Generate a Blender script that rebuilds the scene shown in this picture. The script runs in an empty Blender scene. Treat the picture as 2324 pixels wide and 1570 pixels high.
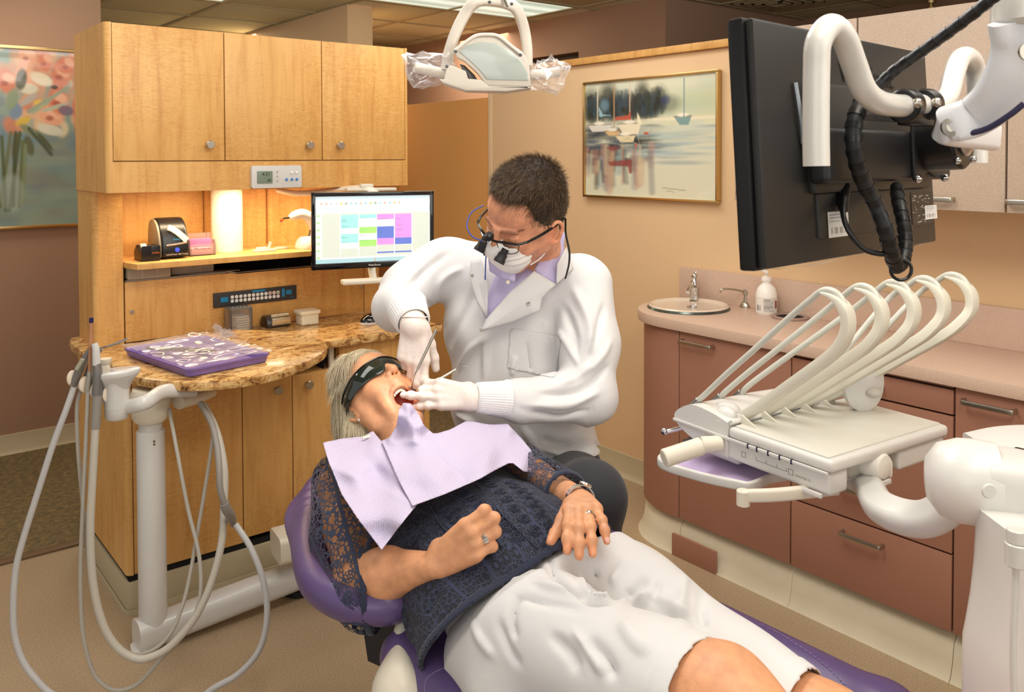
import bpy, bmesh, math, random
import numpy as np
from mathutils import Vector, Matrix
PI = math.pi
rnd = random.Random(7)
C = bpy.context.scene.collection
S = bpy.context.scene
# ---------------------------------------------------------------- camera (solved from the room's edges)
F, PY, YAW, PIT, ROLL, H = 1941.845, 404.543, .894328, .0258051, -.00257665, 1.5
_f = np.array([math.cos(YAW)*math.cos(PIT), math.sin(YAW)*math.cos(PIT), -math.sin(PIT)])
_r0 = np.array([math.sin(YAW), -math.cos(YAW), 0.]); _u0 = np.cross(_r0, _f)
_r = _r0*math.cos(ROLL)+_u0*math.sin(ROLL); _u = -_r0*math.sin(ROLL)+_u0*math.cos(ROLL)
EYE = np.array([0, 0, H])
cd = bpy.data.cameras.new('camera'); cam = bpy.data.objects.new('camera', cd); C.objects.link(cam)
cd.sensor_width = 36; cd.sensor_fit = 'HORIZONTAL'; cd.lens = F*36/2324
cd.shift_y = -(785-PY)/2324; cd.clip_start = .02; cd.clip_end = 60
cam.matrix_world = Matrix(((_r[0], _u[0], -_f[0], EYE[0]), (_r[1], _u[1], -_f[1], EYE[1]), (_r[2], _u[2], -_f[2], EYE[2]), (0, 0, 0, 1)))
cd.dof.use_dof = True; cd.dof.focus_distance = 1.95; cd.dof.aperture_fstop = 13
S.camera = cam
S.view_settings.view_transform = 'Standard'; S.view_settings.look = 'None'
S.view_settings.exposure = -0.22; S.view_settings.gamma = 1; S.view_settings.use_curve_mapping = False
# ---------------------------------------------------------------- light: even warm ambient of the open clinic behind the camera + unseen ceiling lamps and added fill lamps
w = bpy.data.worlds.new('world'); S.world = w; w.use_nodes = True
w.node_tree.nodes['Background'].inputs[0].default_value = (1.0, .975, .94, 1)
w.node_tree.nodes['Background'].inputs[1].default_value = .60
def area(name, loc, target, sx, sy, power, col=(1, .97, .93), spread=PI):
    l = bpy.data.lights.new(name, 'AREA'); l.shape = 'RECTANGLE'; l.size = sx; l.size_y = sy; l.energy = power; l.color = col; l.spread = spread
    o = bpy.data.objects.new(name, l); C.objects.link(o); o.location = loc
    o.rotation_euler = (Vector(target)-Vector(loc)).to_track_quat('-Z', 'Y').to_euler(); return o
area('unseen_ceiling_fill', (1.2, 1.5, 2.42), (1.2, 1.5, 0), 1.2, .6, 24)
area('unseen_ceiling_fill', (2.1, 2.7, 2.42), (2.2, 2.7, 0), 1.2, .6, 13)  # added above the dentist to brighten the right wall
area('unseen_ceiling_fill', (2.2, .2, 2.42), (2.2, .2, 0), 1.2, .6, 8)
area('unseen_ceiling_fill', (1.0, .2, 2.42), (1.1, 1.2, .6), 1.2, .6, 22)  # camera-side fill tilted at the chair; no fixture is built for it
area('unseen_ceiling_fill', (.3, 2.6, 2.42), (.3, 2.6, 0), 1.2, .6, 10)
area('unseen_fill_light', (1.3, -2.0, 2.1), (1.2, 1.8, .9), 2.2, 1.4, 24, (1, .95, .88))  # added key lamp behind the camera, out of view; no window is built
area('cabinet_strip_light', (1.35, 3.32, 1.37), (1.35, 3.36, 0), .9, .05, 6.8, (1, .80, .50))
area('added_hall_fill', (3.4, 5.2, 2.4), (3.4, 5.2, 0), 1.2, .6, 26, (1, .86, .68))  # added in the hall to brighten the far walls and ceiling
area('unseen_ceiling_fill', (.4, 4.25, 2.42), (.4, 4.25, 0), 1.2, .6, 16, (1, .9, .75))  # added lamp to brighten the left wall; no fixture is built here
area('unseen_ceiling_fill', (2.0, 6.5, 2.42), (2.0, 6.5, 0), 1.2, .6, 26, (1, .9, .72))  # added behind the cabinets to lift the dim background
area('bounced_flash', (.85, -.6, 1.8), (1.0, .0, 2.44), .35, .25, 60, (1, .97, .93), 1.8)
area('unseen_fill_light', (-2.0, -.9, 2.0), (2.5, 1.4, .8), 2.2, 1.6, 30, (1, .98, .95))  # added fill from the left, out of view, for the brown cabinet fronts
# ---------------------------------------------------------------- measuring helpers: a line of sight met with a real plane / distance
def ray(x, y): return _r*(x-1162)/F - _u*(y-PY)/F + _f
def on(x, y, ax, v):
    d = ray(x, y); return EYE+d*((v-EYE[ax])/d[ax])
def D(x, y, t): return EYE+ray(x, y)*t
def pz(x, y, z): return on(x, y, 2, z)
def V(*a): return np.array(a, float)
def unit(v): v = np.asarray(v, float); return v/np.linalg.norm(v)
# ---------------------------------------------------------------- colour and materials
def lin(c):
    out = []
    for v in c:
        v = v/255. if max(c) > 1 else v
        out.append(v/12.92 if v <= .04045 else ((v+.055)/1.055)**2.4)
    return tuple(out)+(1,)
MATS = {}
def nt(name):
    m = bpy.data.materials.new(name); m.use_nodes = True; t = m.node_tree; b = t.nodes['Principled BSDF']; return m, t, b
def N(t, typ, **k):
    n = t.nodes.new(typ)
    for a, v in k.items():
        if a.startswith('_'): setattr(n, a[1:], v)
        else: n.inputs[a.replace('__', ' ')].default_value = v
    return n
def mat(name, col, rough=.5, metal=0, bump=0, bscale=200, var=0, vscale=8, coat=0, spec=.5, sheen=0, sss=0, trans=0, ior=1.45, alpha=1, emit=None, estr=1, stretch=None):
    if name in MATS: return MATS[name]
    m, t, b = nt(name); c = lin(col)
    b.inputs['Base Color'].default_value = c; b.inputs['Roughness'].default_value = rough; b.inputs['Metallic'].default_value = metal
    b.inputs['Specular IOR Level'].default_value = spec; b.inputs['IOR'].default_value = ior
    if coat: b.inputs['Coat Weight'].default_value = coat; b.inputs['Coat Roughness'].default_value = .08
    if sheen: b.inputs['Sheen Weight'].default_value = sheen
    if sss:
        b.inputs['Subsurface Weight'].default_value = sss; b.inputs['Subsurface Radius'].default_value = (1, .35, .2); b.inputs['Subsurface Scale'].default_value = .012
    if trans: b.inputs['Transmission Weight'].default_value = trans
    if alpha < 1: b.inputs['Alpha'].default_value = alpha
    if emit: b.inputs['Emission Color'].default_value = lin(emit); b.inputs['Emission Strength'].default_value = estr
    tc = N(t, 'ShaderNodeTexCoord'); src = tc.outputs['Object']
    if stretch:
        mp = N(t, 'ShaderNodeMapping'); mp.inputs['Scale'].default_value = stretch; t.links.new(src, mp.inputs[0]); src = mp.outputs[0]
    if var:
        n = N(t, 'ShaderNodeTexNoise', Scale=vscale, Detail=4.); t.links.new(src, n.inputs['Vector'])
        r = N(t, 'ShaderNodeValToRGB'); r.color_ramp.elements[0].position = .3; r.color_ramp.elements[1].position = .7
        r.color_ramp.elements[0].color = tuple(v*(1-var) for v in c[:3])+(1,); r.color_ramp.elements[1].color = tuple(min(1, v*(1+var)) for v in c[:3])+(1,)
        t.links.new(n.outputs['Fac'], r.inputs[0]); t.links.new(r.outputs[0], b.inputs['Base Color'])
    if bump:
        n = N(t, 'ShaderNodeTexNoise', Scale=float(bscale), Detail=3.); t.links.new(src, n.inputs['Vector'])
        bp = N(t, 'ShaderNodeBump', Strength=bump, Distance=.002); t.links.new(n.outputs['Fac'], bp.inputs['Height']); t.links.new(bp.outputs[0], b.inputs['Normal'])
    MATS[name] = m; return m
def ramp(t, stops):
    r = N(t, 'ShaderNodeValToRGB'); e = r.color_ramp.elements
    while len(e) < len(stops): e.new(.5)
    for i, (p, c) in enumerate(stops): e[i].position = p; e[i].color = lin(c) if len(c) == 3 else c
    return r
def wood_mat():
    m, t, b = nt('maple'); tc = N(t, 'ShaderNodeTexCoord')
    mp = N(t, 'ShaderNodeMapping'); mp.inputs['Scale'].default_value = (9, 9, .9); t.links.new(tc.outputs['Object'], mp.inputs[0])
    n = N(t, 'ShaderNodeTexNoise', Scale=3., Detail=8., Roughness=.65, Distortion=.6); t.links.new(mp.outputs[0], n.inputs['Vector'])
    r = ramp(t, [(.25, (200, 145, 78)), (.5, (219, 169, 100)), (.75, (229, 183, 114))]); t.links.new(n.outputs['Fac'], r.inputs[0])
    mp2 = N(t, 'ShaderNodeMapping'); mp2.inputs['Scale'].default_value = (7, 7, 26); mp2.inputs['Rotation'].default_value = (0, .3, 0); t.links.new(tc.outputs['Object'], mp2.inputs[0])
    n2 = N(t, 'ShaderNodeTexNoise', Scale=5., Detail=5., Distortion=1.5); t.links.new(mp2.outputs[0], n2.inputs['Vector'])
    n3 = N(t, 'ShaderNodeTexNoise', Scale=2.2, Detail=2.); t.links.new(tc.outputs['Object'], n3.inputs['Vector'])
    mu = N(t, 'ShaderNodeMath', _operation='MULTIPLY'); t.links.new(n2.outputs['Fac'], mu.inputs[0]); t.links.new(n3.outputs['Fac'], mu.inputs[1])
    r2 = ramp(t, [(.2, (255, 255, 255)), (.33, (235, 225, 205)), (.45, (255, 250, 240))]); t.links.new(mu.outputs[0], r2.inputs[0])
    mx = N(t, 'ShaderNodeMix', _data_type='RGBA', _blend_type='MULTIPLY'); mx.inputs[0].default_value = .8
    t.links.new(r.outputs[0], mx.inputs[6]); t.links.new(r2.outputs[0], mx.inputs[7]); t.links.new(mx.outputs[2], b.inputs['Base Color'])
    b.inputs['Roughness'].default_value = .42; b.inputs['Specular IOR Level'].default_value = .4; return m
def granite_mat():
    m, t, b = nt('granite'); tc = N(t, 'ShaderNodeTexCoord')
    mp = N(t, 'ShaderNodeMapping'); mp.inputs['Scale'].default_value = (1, 1.9, 1.5); mp.inputs['Rotation'].default_value = (0, 0, .8); t.links.new(tc.outputs['Object'], mp.inputs[0])
    n = N(t, 'ShaderNodeTexNoise', Scale=15., Detail=9., Roughness=.72, Distortion=1.1); t.links.new(mp.outputs[0], n.inputs['Vector'])
    r = ramp(t, [(.30, (40, 28, 20)), (.37, (104, 72, 42)), (.43, (176, 130, 76)), (.50, (216, 174, 112)), (.6, (226, 194, 136)), (.70, (242, 226, 190))]); t.links.new(n.outputs['Fac'], r.inputs[0])
    n2 = N(t, 'ShaderNodeTexNoise', Scale=26., Detail=8., Roughness=.7, Distortion=2.2); t.links.new(mp.outputs[0], n2.inputs['Vector'])
    r2 = ramp(t, [(.33, (90, 70, 56)), (.40, (220, 184, 146)), (.5, (255, 255, 255))]); t.links.new(n2.outputs['Fac'], r2.inputs[0])
    mx = N(t, 'ShaderNodeMix', _data_type='RGBA', _blend_type='MULTIPLY'); mx.inputs[0].default_value = .85
    t.links.new(r.outputs[0], mx.inputs[6]); t.links.new(r2.outputs[0], mx.inputs[7]); t.links.new(mx.outputs[2], b.inputs['Base Color'])
    b.inputs['Roughness'].default_value = .18; return m
def speck_mat(name, base, dark, light, scale, rough=.6, bump=0.1, lo=.38, hi=.62):
    m, t, b = nt(name); tc = N(t, 'ShaderNodeTexCoord')
    n = N(t, 'ShaderNodeTexNoise', Scale=float(scale), Detail=4., Roughness=.8); t.links.new(tc.outputs['Object'], n.inputs['Vector'])
    r = ramp(t, [(lo, dark), ((lo+hi)/2, base), (hi, light)]); t.links.new(n.outputs['Fac'], r.inputs[0])
    t.links.new(r.outputs[0], b.inputs['Base Color']); b.inputs['Roughness'].default_value = rough
    if bump:
        bp = N(t, 'ShaderNodeBump', Strength=bump, Distance=.002); t.links.new(n.outputs['Fac'], bp.inputs['Height']); t.links.new(bp.outputs[0], b.inputs['Normal'])
    return m
def attr_mat(name, rough=.5, emit=0, coat=0):
    m, t, b = nt(name); a = N(t, 'ShaderNodeAttribute', _attribute_name='paint'); t.links.new(a.outputs['Color'], b.inputs['Base Color']); b.inputs['Roughness'].default_value = rough
    if coat: b.inputs['Coat Weight'].default_value = coat; b.inputs['Coat Roughness'].default_value = .03
    if emit:
        t.links.new(a.outputs['Color'], b.inputs['Emission Color']); b.inputs['Emission Strength'].default_value = emit
    return m
MAPLE = wood_mat(); GRAN = granite_mat()
WHITE = mat('white_plastic', (208, 206, 201), .28, coat=.25, bump=0)
WHITE2 = mat('cream_plastic', (226, 218, 200), .35)
GREYT = mat('grey_tubing', (178, 176, 170), .45)
GREYT2 = mat('grey_hose', (150, 146, 138), .5)
BLACK = mat('black_plastic', (22, 22, 24), .32)
BLACKM = mat('black_satin', (34, 34, 36), .45, bump=.05, bscale=900)
CHROME = mat('chrome', (200, 200, 200), .12, 1)
STEEL = mat('brushed_nickel', (186, 180, 168), .3, 1)
BRASS = mat('gilt_metal', (206, 178, 124), .28, 1)
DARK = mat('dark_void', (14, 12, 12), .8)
WALLP = mat('wall_paint', (226, 193, 150), .75, bump=.12, bscale=260)
WALLD = mat('wall_paint_dim', (166, 132, 108), .8, bump=.12, bscale=260)  # darker tan wall paint; the weaker light there is put into the colour
BASEM = mat('cove_base_rubber', (186, 172, 140), .5)
PINK = speck_mat('laminate_pink', (206, 178, 158), (200, 171, 150), (212, 185, 165), 260, .4, 0)
PINKC = speck_mat('laminate_speckled', (188, 166, 146), (172, 150, 130), (202, 182, 162), 420, .5, 0)
BROWN = mat('laminate_brown', (160, 113, 92), .5, var=.03, vscale=300)
CREAMK = mat('kick_cream', (214, 204, 178), .5, var=.06, vscale=6)
PURPLE = mat('purple_vinyl', (96, 78, 124), .34, bump=.12, bscale=500)
PURPLEP = mat('purple_plastic', (134, 110, 176), .35)
# ---------------------------------------------------------------- mesh helpers
class MB:
    def __init__(s): s.v = []; s.f = []; s.mi = []; s.sm = []
    def add(s, vs, fs, mi=0, smooth=True):
        o = len(s.v); s.v += [tuple(map(float, p)) for p in vs]
        for f in fs: s.f.append([i+o for i in f]); s.mi.append(mi); s.sm.append(smooth)
        return s
def box(mb, c, size, rot=None, bev=.0015, mi=0, seg=2):
    b = bmesh.new(); bmesh.ops.create_cube(b, size=1); hx = Matrix.Diagonal((*[max(1e-5, x) for x in size], 1))
    bmesh.ops.transform(b, matrix=hx, verts=b.verts)
    if bev: bmesh.ops.bevel(b, geom=b.edges[:], offset=min(bev, min(size)*.45), segments=seg, affect='EDGES', profile=.6)
    R = np.array(rot if rot is not None else np.eye(3)); c = np.asarray(c, float)
    vs = [R@np.array(v.co)+c for v in b.verts]; b.verts.index_update(); fs = [[v.index for v in f.verts] for f in b.faces]
    b.free(); return mb.add(vs, fs, mi, bool(bev) and seg > 1)
def bb(mb, x0, x1, y0, y1, z0, z1, bev=.0015, mi=0, seg=2):
    return box(mb, ((x0+x1)/2, (y0+y1)/2, (z0+z1)/2), (abs(x1-x0), abs(y1-y0), abs(z1-z0)), None, bev, mi, seg)
def frame_of(d):
    d = unit(d); a = V(0, 0, 1) if abs(d[2]) < .9 else V(1, 0, 0); x = unit(np.cross(a, d)); return x, np.cross(d, x), d
def smooth_path(P, n=8, closed=False):
    P = [np.asarray(p, float) for p in P]
    if len(P) < 3: return np.array(P)
    out = []; L = len(P)
    rng = range(L) if closed else range(L-1)
    for i in rng:
        p1, p2 = P[i], P[(i+1) % L]; p0 = P[(i-1) % L] if closed or i > 0 else 2*p1-p2; p3 = P[(i+2) % L] if closed or i+2 < L else 2*p2-p1
        for k in range(n):
            t = k/n; out.append(.5*((2*p1)+(-p0+p2)*t+(2*p0-5*p1+4*p2-p3)*t*t+(-p0+3*p1-3*p2+p3)*t**3))
    if not closed: out.append(P[-1])
    return np.array(out)
def sweep(mb, P, prof, up=None, scale=None, closed=False, caps=True, mi=0, smooth=True):
    """sweep a 2-D profile along P; up fixes the frame (profile x = side, y = up) else parallel transport"""
    P = np.asarray(P, float); n = len(P); prof = np.asarray(prof, float); m = len(prof)
    T = np.array([unit((P[(i+1) % n] if closed or i+1 < n else P[i])-(P[i-1] if closed or i > 0 else P[i])) for i in range(n)])
    vs = []; x, y, _ = frame_of(T[0])
    for i in range(n):
        if up is not None:
            u_ = np.asarray(up(i/(n-1)) if callable(up) else up, float); x = unit(np.cross(T[i], u_)); y = np.cross(x, T[i])
        else:
            x = unit(x-T[i]*(x@T[i])); y = np.cross(T[i], x)
        s = 1 if scale is None else (scale(i/(n-1)) if callable(scale) else scale[i])
        s = np.array([s, s] if np.isscalar(s) else s)
        for q in prof: vs.append(P[i]+x*q[0]*s[0]+y*q[1]*s[1])
    fs = []
    for i in range(n if closed else n-1):
        j = (i+1) % n
        for k in range(m):
            l = (k+1) % m; fs.append([i*m+k, i*m+l, j*m+l, j*m+k])
    if caps and not closed: fs.append(list(range(m))[::-1]); fs.append([(n-1)*m+k for k in range(m)])
    return mb.add(vs, fs, mi, smooth)
def circ(r, n=12, ry=None): return [(r*math.cos(2*PI*k/n), (ry or r)*math.sin(2*PI*k/n)) for k in range(n)]
def rrect(w, h, r, n=4):
    out = []
    for cx, cy, a in ((w/2-r, h/2-r, 0), (-w/2+r, h/2-r, 90), (-w/2+r, -h/2+r, 180), (w/2-r, -h/2+r, 270)):
        for k in range(n+1):
            t = math.radians(a+90*k/n); out.append((cx+r*math.cos(t), cy+r*math.sin(t)))
    return out
def tube(mb, P, r, n=12, sm=6, closed=False, mi=0, scale=None):
    if sm and len(P) > 2: P = smooth_path(P, sm, closed)
    return sweep(mb, P, circ(r, n), None, scale, closed, True, mi)
def rod(mb, a, b, r0, r1=None, n=16, mi=0, rnd_=0):
    """cylinder or cone with softened rims"""
    a = V(*a); b = V(*b); r1 = r0 if r1 is None else r1; L = np.linalg.norm(b-a); c = min(rnd_ or .12*min(r0, r1), L*.3)
    return lathe(mb, [(0, 0), (r0-c, 0), (r0, c), (r1, L-c), (r1-c, L), (0, L)], a, b-a, n, mi)
def lathe(mb, prof, o=(0, 0, 0), axis=(0, 0, 1), n=24, mi=0, sx=1, sy=1, smooth=True, xdir=None):
    x, y, z = frame_of(axis); o = np.asarray(o, float)
    if xdir is not None: x = unit(np.asarray(xdir)-z*(np.asarray(xdir)@z)); y = np.cross(z, x)
    vs = []; fs = []; m = len(prof)
    for r, h in prof:
        for k in range(n):
            t = 2*PI*k/n; vs.append(o+x*r*math.cos(t)*sx+y*r*math.sin(t)*sy+z*h)
    for i in range(m-1):
        for k in range(n):
            l = (k+1) % n; fs.append([i*n+k, i*n+l, (i+1)*n+l, (i+1)*n+k])
    return mb.add(vs, fs, mi, smooth)
def prism(mb, pts, th, o, x, y, bev=.0, mi=0, smooth=False, seg=2):
    """closed 2-D outline in plane (o, x, y), thickness th along x cross y; optional rounded rim"""
    o = np.asarray(o, float); x = np.asarray(x, float); y = np.asarray(y, float); z = unit(np.cross(x, y)); b = bmesh.new()
    vs = [b.verts.new(o+x*p[0]+y*p[1]) for p in pts]; f = b.faces.new(vs)
    e = bmesh.ops.extrude_face_region(b, geom=[f]); bmesh.ops.translate(b, vec=z*th, verts=[v for v in e['geom'] if isinstance(v, bmesh.types.BMVert)])
    bmesh.ops.recalc_face_normals(b, faces=b.faces)
    if bev:
        ed = [e for e in b.edges if len(e.link_faces) == 2 and e.calc_face_angle(0) > .9]
        bmesh.ops.bevel(b, geom=ed, offset=bev, segments=seg, affect='EDGES', profile=.6)
    b.verts.index_update(); r = mb.add([v.co for v in b.verts], [[v.index for v in f.verts] for f in b.faces], mi, smooth or bool(bev)); b.free(); return r
def ball(mb, c, r, n=16, m=10, mi=0, axes=None):
    c = np.asarray(c, float); r = np.array([r]*3 if np.isscalar(r) else r, float); A = np.eye(3) if axes is None else np.array(axes); vs = []; fs = []
    for i in range(m+1):
        a = PI*i/m
        for k in range(n):
            t = 2*PI*k/n; q = V(math.sin(a)*math.cos(t), math.sin(a)*math.sin(t), math.cos(a))*r; vs.append(c+q[0]*A[0]+q[1]*A[1]+q[2]*A[2])
    for i in range(m):
        for k in range(n):
            l = (k+1) % n; fs.append([i*n+k, (i+1)*n+k, (i+1)*n+l, i*n+l])
    return mb.add(vs, fs, mi)
ORG = {}
def base_of(parent):
    p = parent
    while p is not None and p.parent is not None: p = p.parent
    return ORG.get(p.name, V(0, 0, 0)) if p is not None else None
def tag(o, label=None, cat=None, group=None, kind=None):
    if label: o['label'] = label
    if cat: o['category'] = cat
    if group: o['group'] = group
    if kind: o['kind'] = kind
    return o
def thing(name, label, cat, loc, group=None, kind=None):
    o = bpy.data.objects.new(name, None); C.objects.link(o); o.location = tuple(map(float, loc)); o.empty_display_size = .02
    ORG[o.name] = np.asarray(loc, float); return tag(o, label, cat, group, kind)
def link_mesh(name, me, parent, org):
    o = bpy.data.objects.new(name, me); C.objects.link(o)
    if parent is not None: o.parent = parent
    else: o.location = tuple(org); ORG[o.name] = np.asarray(org, float)
    return o
def obj(name, mb, m, parent=None, label=None, cat=None, group=None, kind=None, flat=False, org=None):
    me = bpy.data.meshes.new(name)
    if parent is not None: org = base_of(parent)
    elif org is None:
        a = np.array(mb.v); org = V((a[:, 0].min()+a[:, 0].max())/2, (a[:, 1].min()+a[:, 1].max())/2, a[:, 2].min())
    vs = (np.array(mb.v)-org); me.from_pydata(vs.tolist(), [], mb.f)
    for x in (m if isinstance(m, (list, tuple)) else [m]): me.materials.append(x)
    me.polygons.foreach_set('material_index', mb.mi); me.polygons.foreach_set('use_smooth', [False]*len(mb.f) if flat else mb.sm)
    me.validate(); me.update()
    if not flat:
        try: me.set_sharp_from_angle(angle=math.radians(38))
        except Exception: pass
    return tag(link_mesh(name, me, parent, org), label, cat, group, kind)
def struct(name, mb, m, parent=None, **k): return obj(name, mb, m, parent, kind='structure' if parent is None else None, **k)
def dup(root, loc, label=None, group=None):
    r = root.copy(); C.objects.link(r); r.location = tuple(map(float, loc)); ORG[r.name] = np.asarray(loc, float)
    if label: r['label'] = label
    if group: r['group'] = group
    def rec(a, b):
        for ch in [q for q in bpy.data.objects if q.parent == a]:
            c = ch.copy(); C.objects.link(c); c.parent = b; rec(ch, c)
    rec(root, r); return r
def text(name, s, size, o, x, y, m, parent=None, lift=.0006, align='CENTER', xs=1, **k):
    cu = bpy.data.curves.new(name, 'FONT'); cu.body = s; cu.size = size; cu.align_x = align; cu.align_y = 'CENTER'; cu.extrude = .0002; cu.resolution_u = 3
    cu.materials.append(m); ob = bpy.data.objects.new(name, cu); C.objects.link(ob)
    x = unit(x); z = unit(np.cross(x, y)); y = np.cross(z, x); p = np.asarray(o, float)+z*lift
    if parent is not None: ob.parent = parent; p = p-base_of(parent)
    ob.matrix_local = Matrix(((x[0]*xs, y[0], z[0], p[0]), (x[1]*xs, y[1], z[1], p[1]), (x[2]*xs, y[2], z[2], p[2]), (0, 0, 0, 1)))
    return tag(ob, **k)
# ---------------------------------------------------------------- flat pictures painted in numpy and stored as vertex colours
class Cv:
    def __init__(s, w, h, c): s.w, s.h = w, h; s.a = np.ones((h, w, 3))*np.array(lin(c)[:3]); s.X, s.Y = np.meshgrid((np.arange(w)+.5)/w, (np.arange(h)+.5)/h)
    def put(s, m, c, a=1.): m = np.clip(m, 0, 1)[..., None]*a; s.a = s.a*(1-m)+np.array(lin(c)[:3])*m
    def rect(s, x0, y0, x1, y1, c, a=1.): s.put(((s.X >= x0) & (s.X < x1) & (s.Y >= y0) & (s.Y < y1)).astype(float), c, a)
    def ell(s, cx, cy, rx, ry, c, a=1., soft=.25, rot=0.):
        dx, dy = s.X-cx, s.Y-cy; u, v = dx*math.cos(rot)+dy*math.sin(rot), -dx*math.sin(rot)+dy*math.cos(rot)
        s.put((1-np.sqrt((u/rx)**2+(v/ry)**2))/soft+.5, c, a)
    def line(s, x0, y0, x1, y1, w_, c, a=1., soft=.5):
        dx, dy = x1-x0, y1-y0; t = np.clip(((s.X-x0)*dx+(s.Y-y0)*dy)/(dx*dx+dy*dy+1e-9), 0, 1)
        s.put((1-np.hypot(s.X-x0-t*dx, s.Y-y0-t*dy)/w_)/soft+.5, c, a)
    def poly(s, pts, c, a=1.):
        m = np.zeros_like(s.X, bool); n = len(pts)
        for i in range(n):
            x0, y0 = pts[i]; x1, y1 = pts[(i+1) % n]
            if y0 == y1: continue
            m ^= ((s.Y < y0) != (s.Y < y1)) & (s.X < (x1-x0)*(s.Y-y0)/(y1-y0)+x0)
        s.put(m.astype(float), c, a)
    def blur(s, n=1):
        for _ in range(n):
            p = np.pad(s.a, ((1, 1), (1, 1), (0, 0)), 'edge'); s.a = (p[1:-1, 1:-1]*4+p[:-2, 1:-1]+p[2:, 1:-1]+p[1:-1, :-2]+p[1:-1, 2:])/8
def picture(name, cv, tl, tr, bl, m, parent=None, **k):
    h, w_ = cv.h, cv.w; tl, tr, bl = (np.asarray(q, float) for q in (tl, tr, bl))
    gx = np.arange(w_+1)/w_; gy = np.arange(h+1)/h; P = tl+gy[:, None, None]*(bl-tl)+gx[None, :, None]*(tr-tl); P = P.reshape(-1, 3)
    i = np.arange(h)[:, None]*(w_+1)+np.arange(w_)[None]; fs = np.stack([i, i+w_+1, i+w_+2, i+1], -1).reshape(-1, 4)
    me = bpy.data.meshes.new(name); org = base_of(parent) if parent is not None else P.mean(0)
    me.vertices.add(len(P)); me.vertices.foreach_set('co', (P-org).ravel()); me.loops.add(fs.size); me.loops.foreach_set('vertex_index', fs.ravel())
    me.polygons.add(len(fs)); me.polygons.foreach_set('loop_start', np.arange(len(fs))*4); me.polygons.foreach_set('loop_total', np.full(len(fs), 4))
    me.materials.append(m); me.update(calc_edges=True); at = me.color_attributes.new('paint', 'FLOAT_COLOR', 'CORNER')
    col = np.concatenate([cv.a, np.ones((h, w_, 1))], -1).reshape(-1, 1, 4).repeat(4, 1); at.data.foreach_set('color', col.ravel())
    return tag(link_mesh(name, me, parent, org), **k)
# ================================================================ THE SETTING
CZ = 2.44
floor_m = speck_mat('vinyl_floor', (168, 145, 114), (138, 116, 88), (190, 168, 138), 260, .45, .05)
_c = N(floor_m.node_tree, 'ShaderNodeTexCoord')
m = MB(); bb(m, -3, 3.0, -3, 3.60, -.05, 0, 0); struct('floor', m, floor_m)
m = MB(); bb(m, -3, 7, 3.64, 9.5, -.05, 0.004, 0); bb(m, 3.0, 7, -3, 3.64, -.05, 0, 0)
struct('floor_carpet', m, speck_mat('carpet', (112, 96, 62), (76, 72, 54), (146, 118, 74), 38, .95, .6, .3, .7))
m = MB(); bb(m, -3, 3.0, 3.60, 3.645, -.01, .009, .003); struct('trim_1', m, mat('carpet_strip', (110, 84, 58), .5))
m = MB(); bb(m, -3, 1.16, 4.94, 5.06, 0, CZ+.02, .001); struct('wall_left', m, WALLD)
def cove(name, x0, x1, yw, n=(0, -1)):
    m = MB(); prof = [(0, 0), (.022, 0), (.014, .006), (.008, .02), (.006, .1), (0, .102)]
    sweep(m, [(x0, yw, 0), (x1, yw, 0)], [(p[0], p[1]) for p in prof], up=(0, 0, 1), smooth=False); struct(name, m, BASEM); return m
m = MB()
for a, b in ((-.6, .58), (.583, 1.16)):
    sweep(m, [(b, 4.94, 0), (a, 4.94, 0)], [(0, 0), (-.03, 0), (-.018, .006), (-.009, .02), (-.006, .1), (0, .102)], up=(0, 0, 1), smooth=False)
struct('baseboard_left', m, BASEM)
# wall with the harbour picture, lower mauve partition, far walls
m = MB(); bb(m, 2.905, 3.0, -3, 3.82, 0, 1.945, .002); struct('wall_right', m, WALLP)
m = MB(); bb(m, 2.9, 3.005, 3.795, 3.825, 0, 1.945, .003); struct('trim_2', m, mat('corner_bead', (222, 196, 160), .6))
m = MB(); bb(m, 2.878, 3.02, -1, 3.84, 1.946, 1.978, .003); struct('trim_3', m, MAPLE)
m = MB(); bb(m, 2.91, 2.99, 3.825, 6.0, 0, 1.83, .002); struct('wall_back', m, mat('wall_paint_rust', (216, 158, 90), .8, bump=.1, bscale=260))
m = MB(); sweep(m, [(2.905, 3.8, 0), (2.905, 2.44, 0)], [(0, 0), (.03, 0), (.018, .006), (.009, .02), (.006, .1), (0, .102)][::-1], up=(0, 0, 1), smooth=False); struct('baseboard_right', m, BASEM)
m = MB(); bb(m, 2.525, 2.70, 4.76, 9, 0, CZ+.02, .001); struct('wall_hall', m, WALLP)
m = MB(); bb(m, 3.9, 4.0, 3.4, 4.151, 0, CZ+.02, 0); bb(m, 3.9, 4.0, 4.151, 4.75, 2.19, CZ+.02, 0); bb(m, 3.9, 4.0, 4.75, 9.5, 0, CZ+.02, 0); struct('wall_far', m, WALLD)
m = MB(); bb(m, 3.96, 3.99, 4.151, 4.75, 0, 2.19, .001); struct('doorway_dark', m, mat('doorway_shade', (58, 42, 28), .6))  # dark sheet in place of the unlit doorway opening
m = MB(); bb(m, 4.0, 5.4, 3.4, 3.5, 0, CZ+.02, 0); bb(m, 5.3, 5.4, -3, 3.4, 0, CZ+.02, 0); struct('wall_far_right', m, WALLD)
m = MB(); bb(m, -3, 7, 9.4, 9.5, 0, CZ+.02, 0); struct('wall_far_left', m, WALLD)
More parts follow.
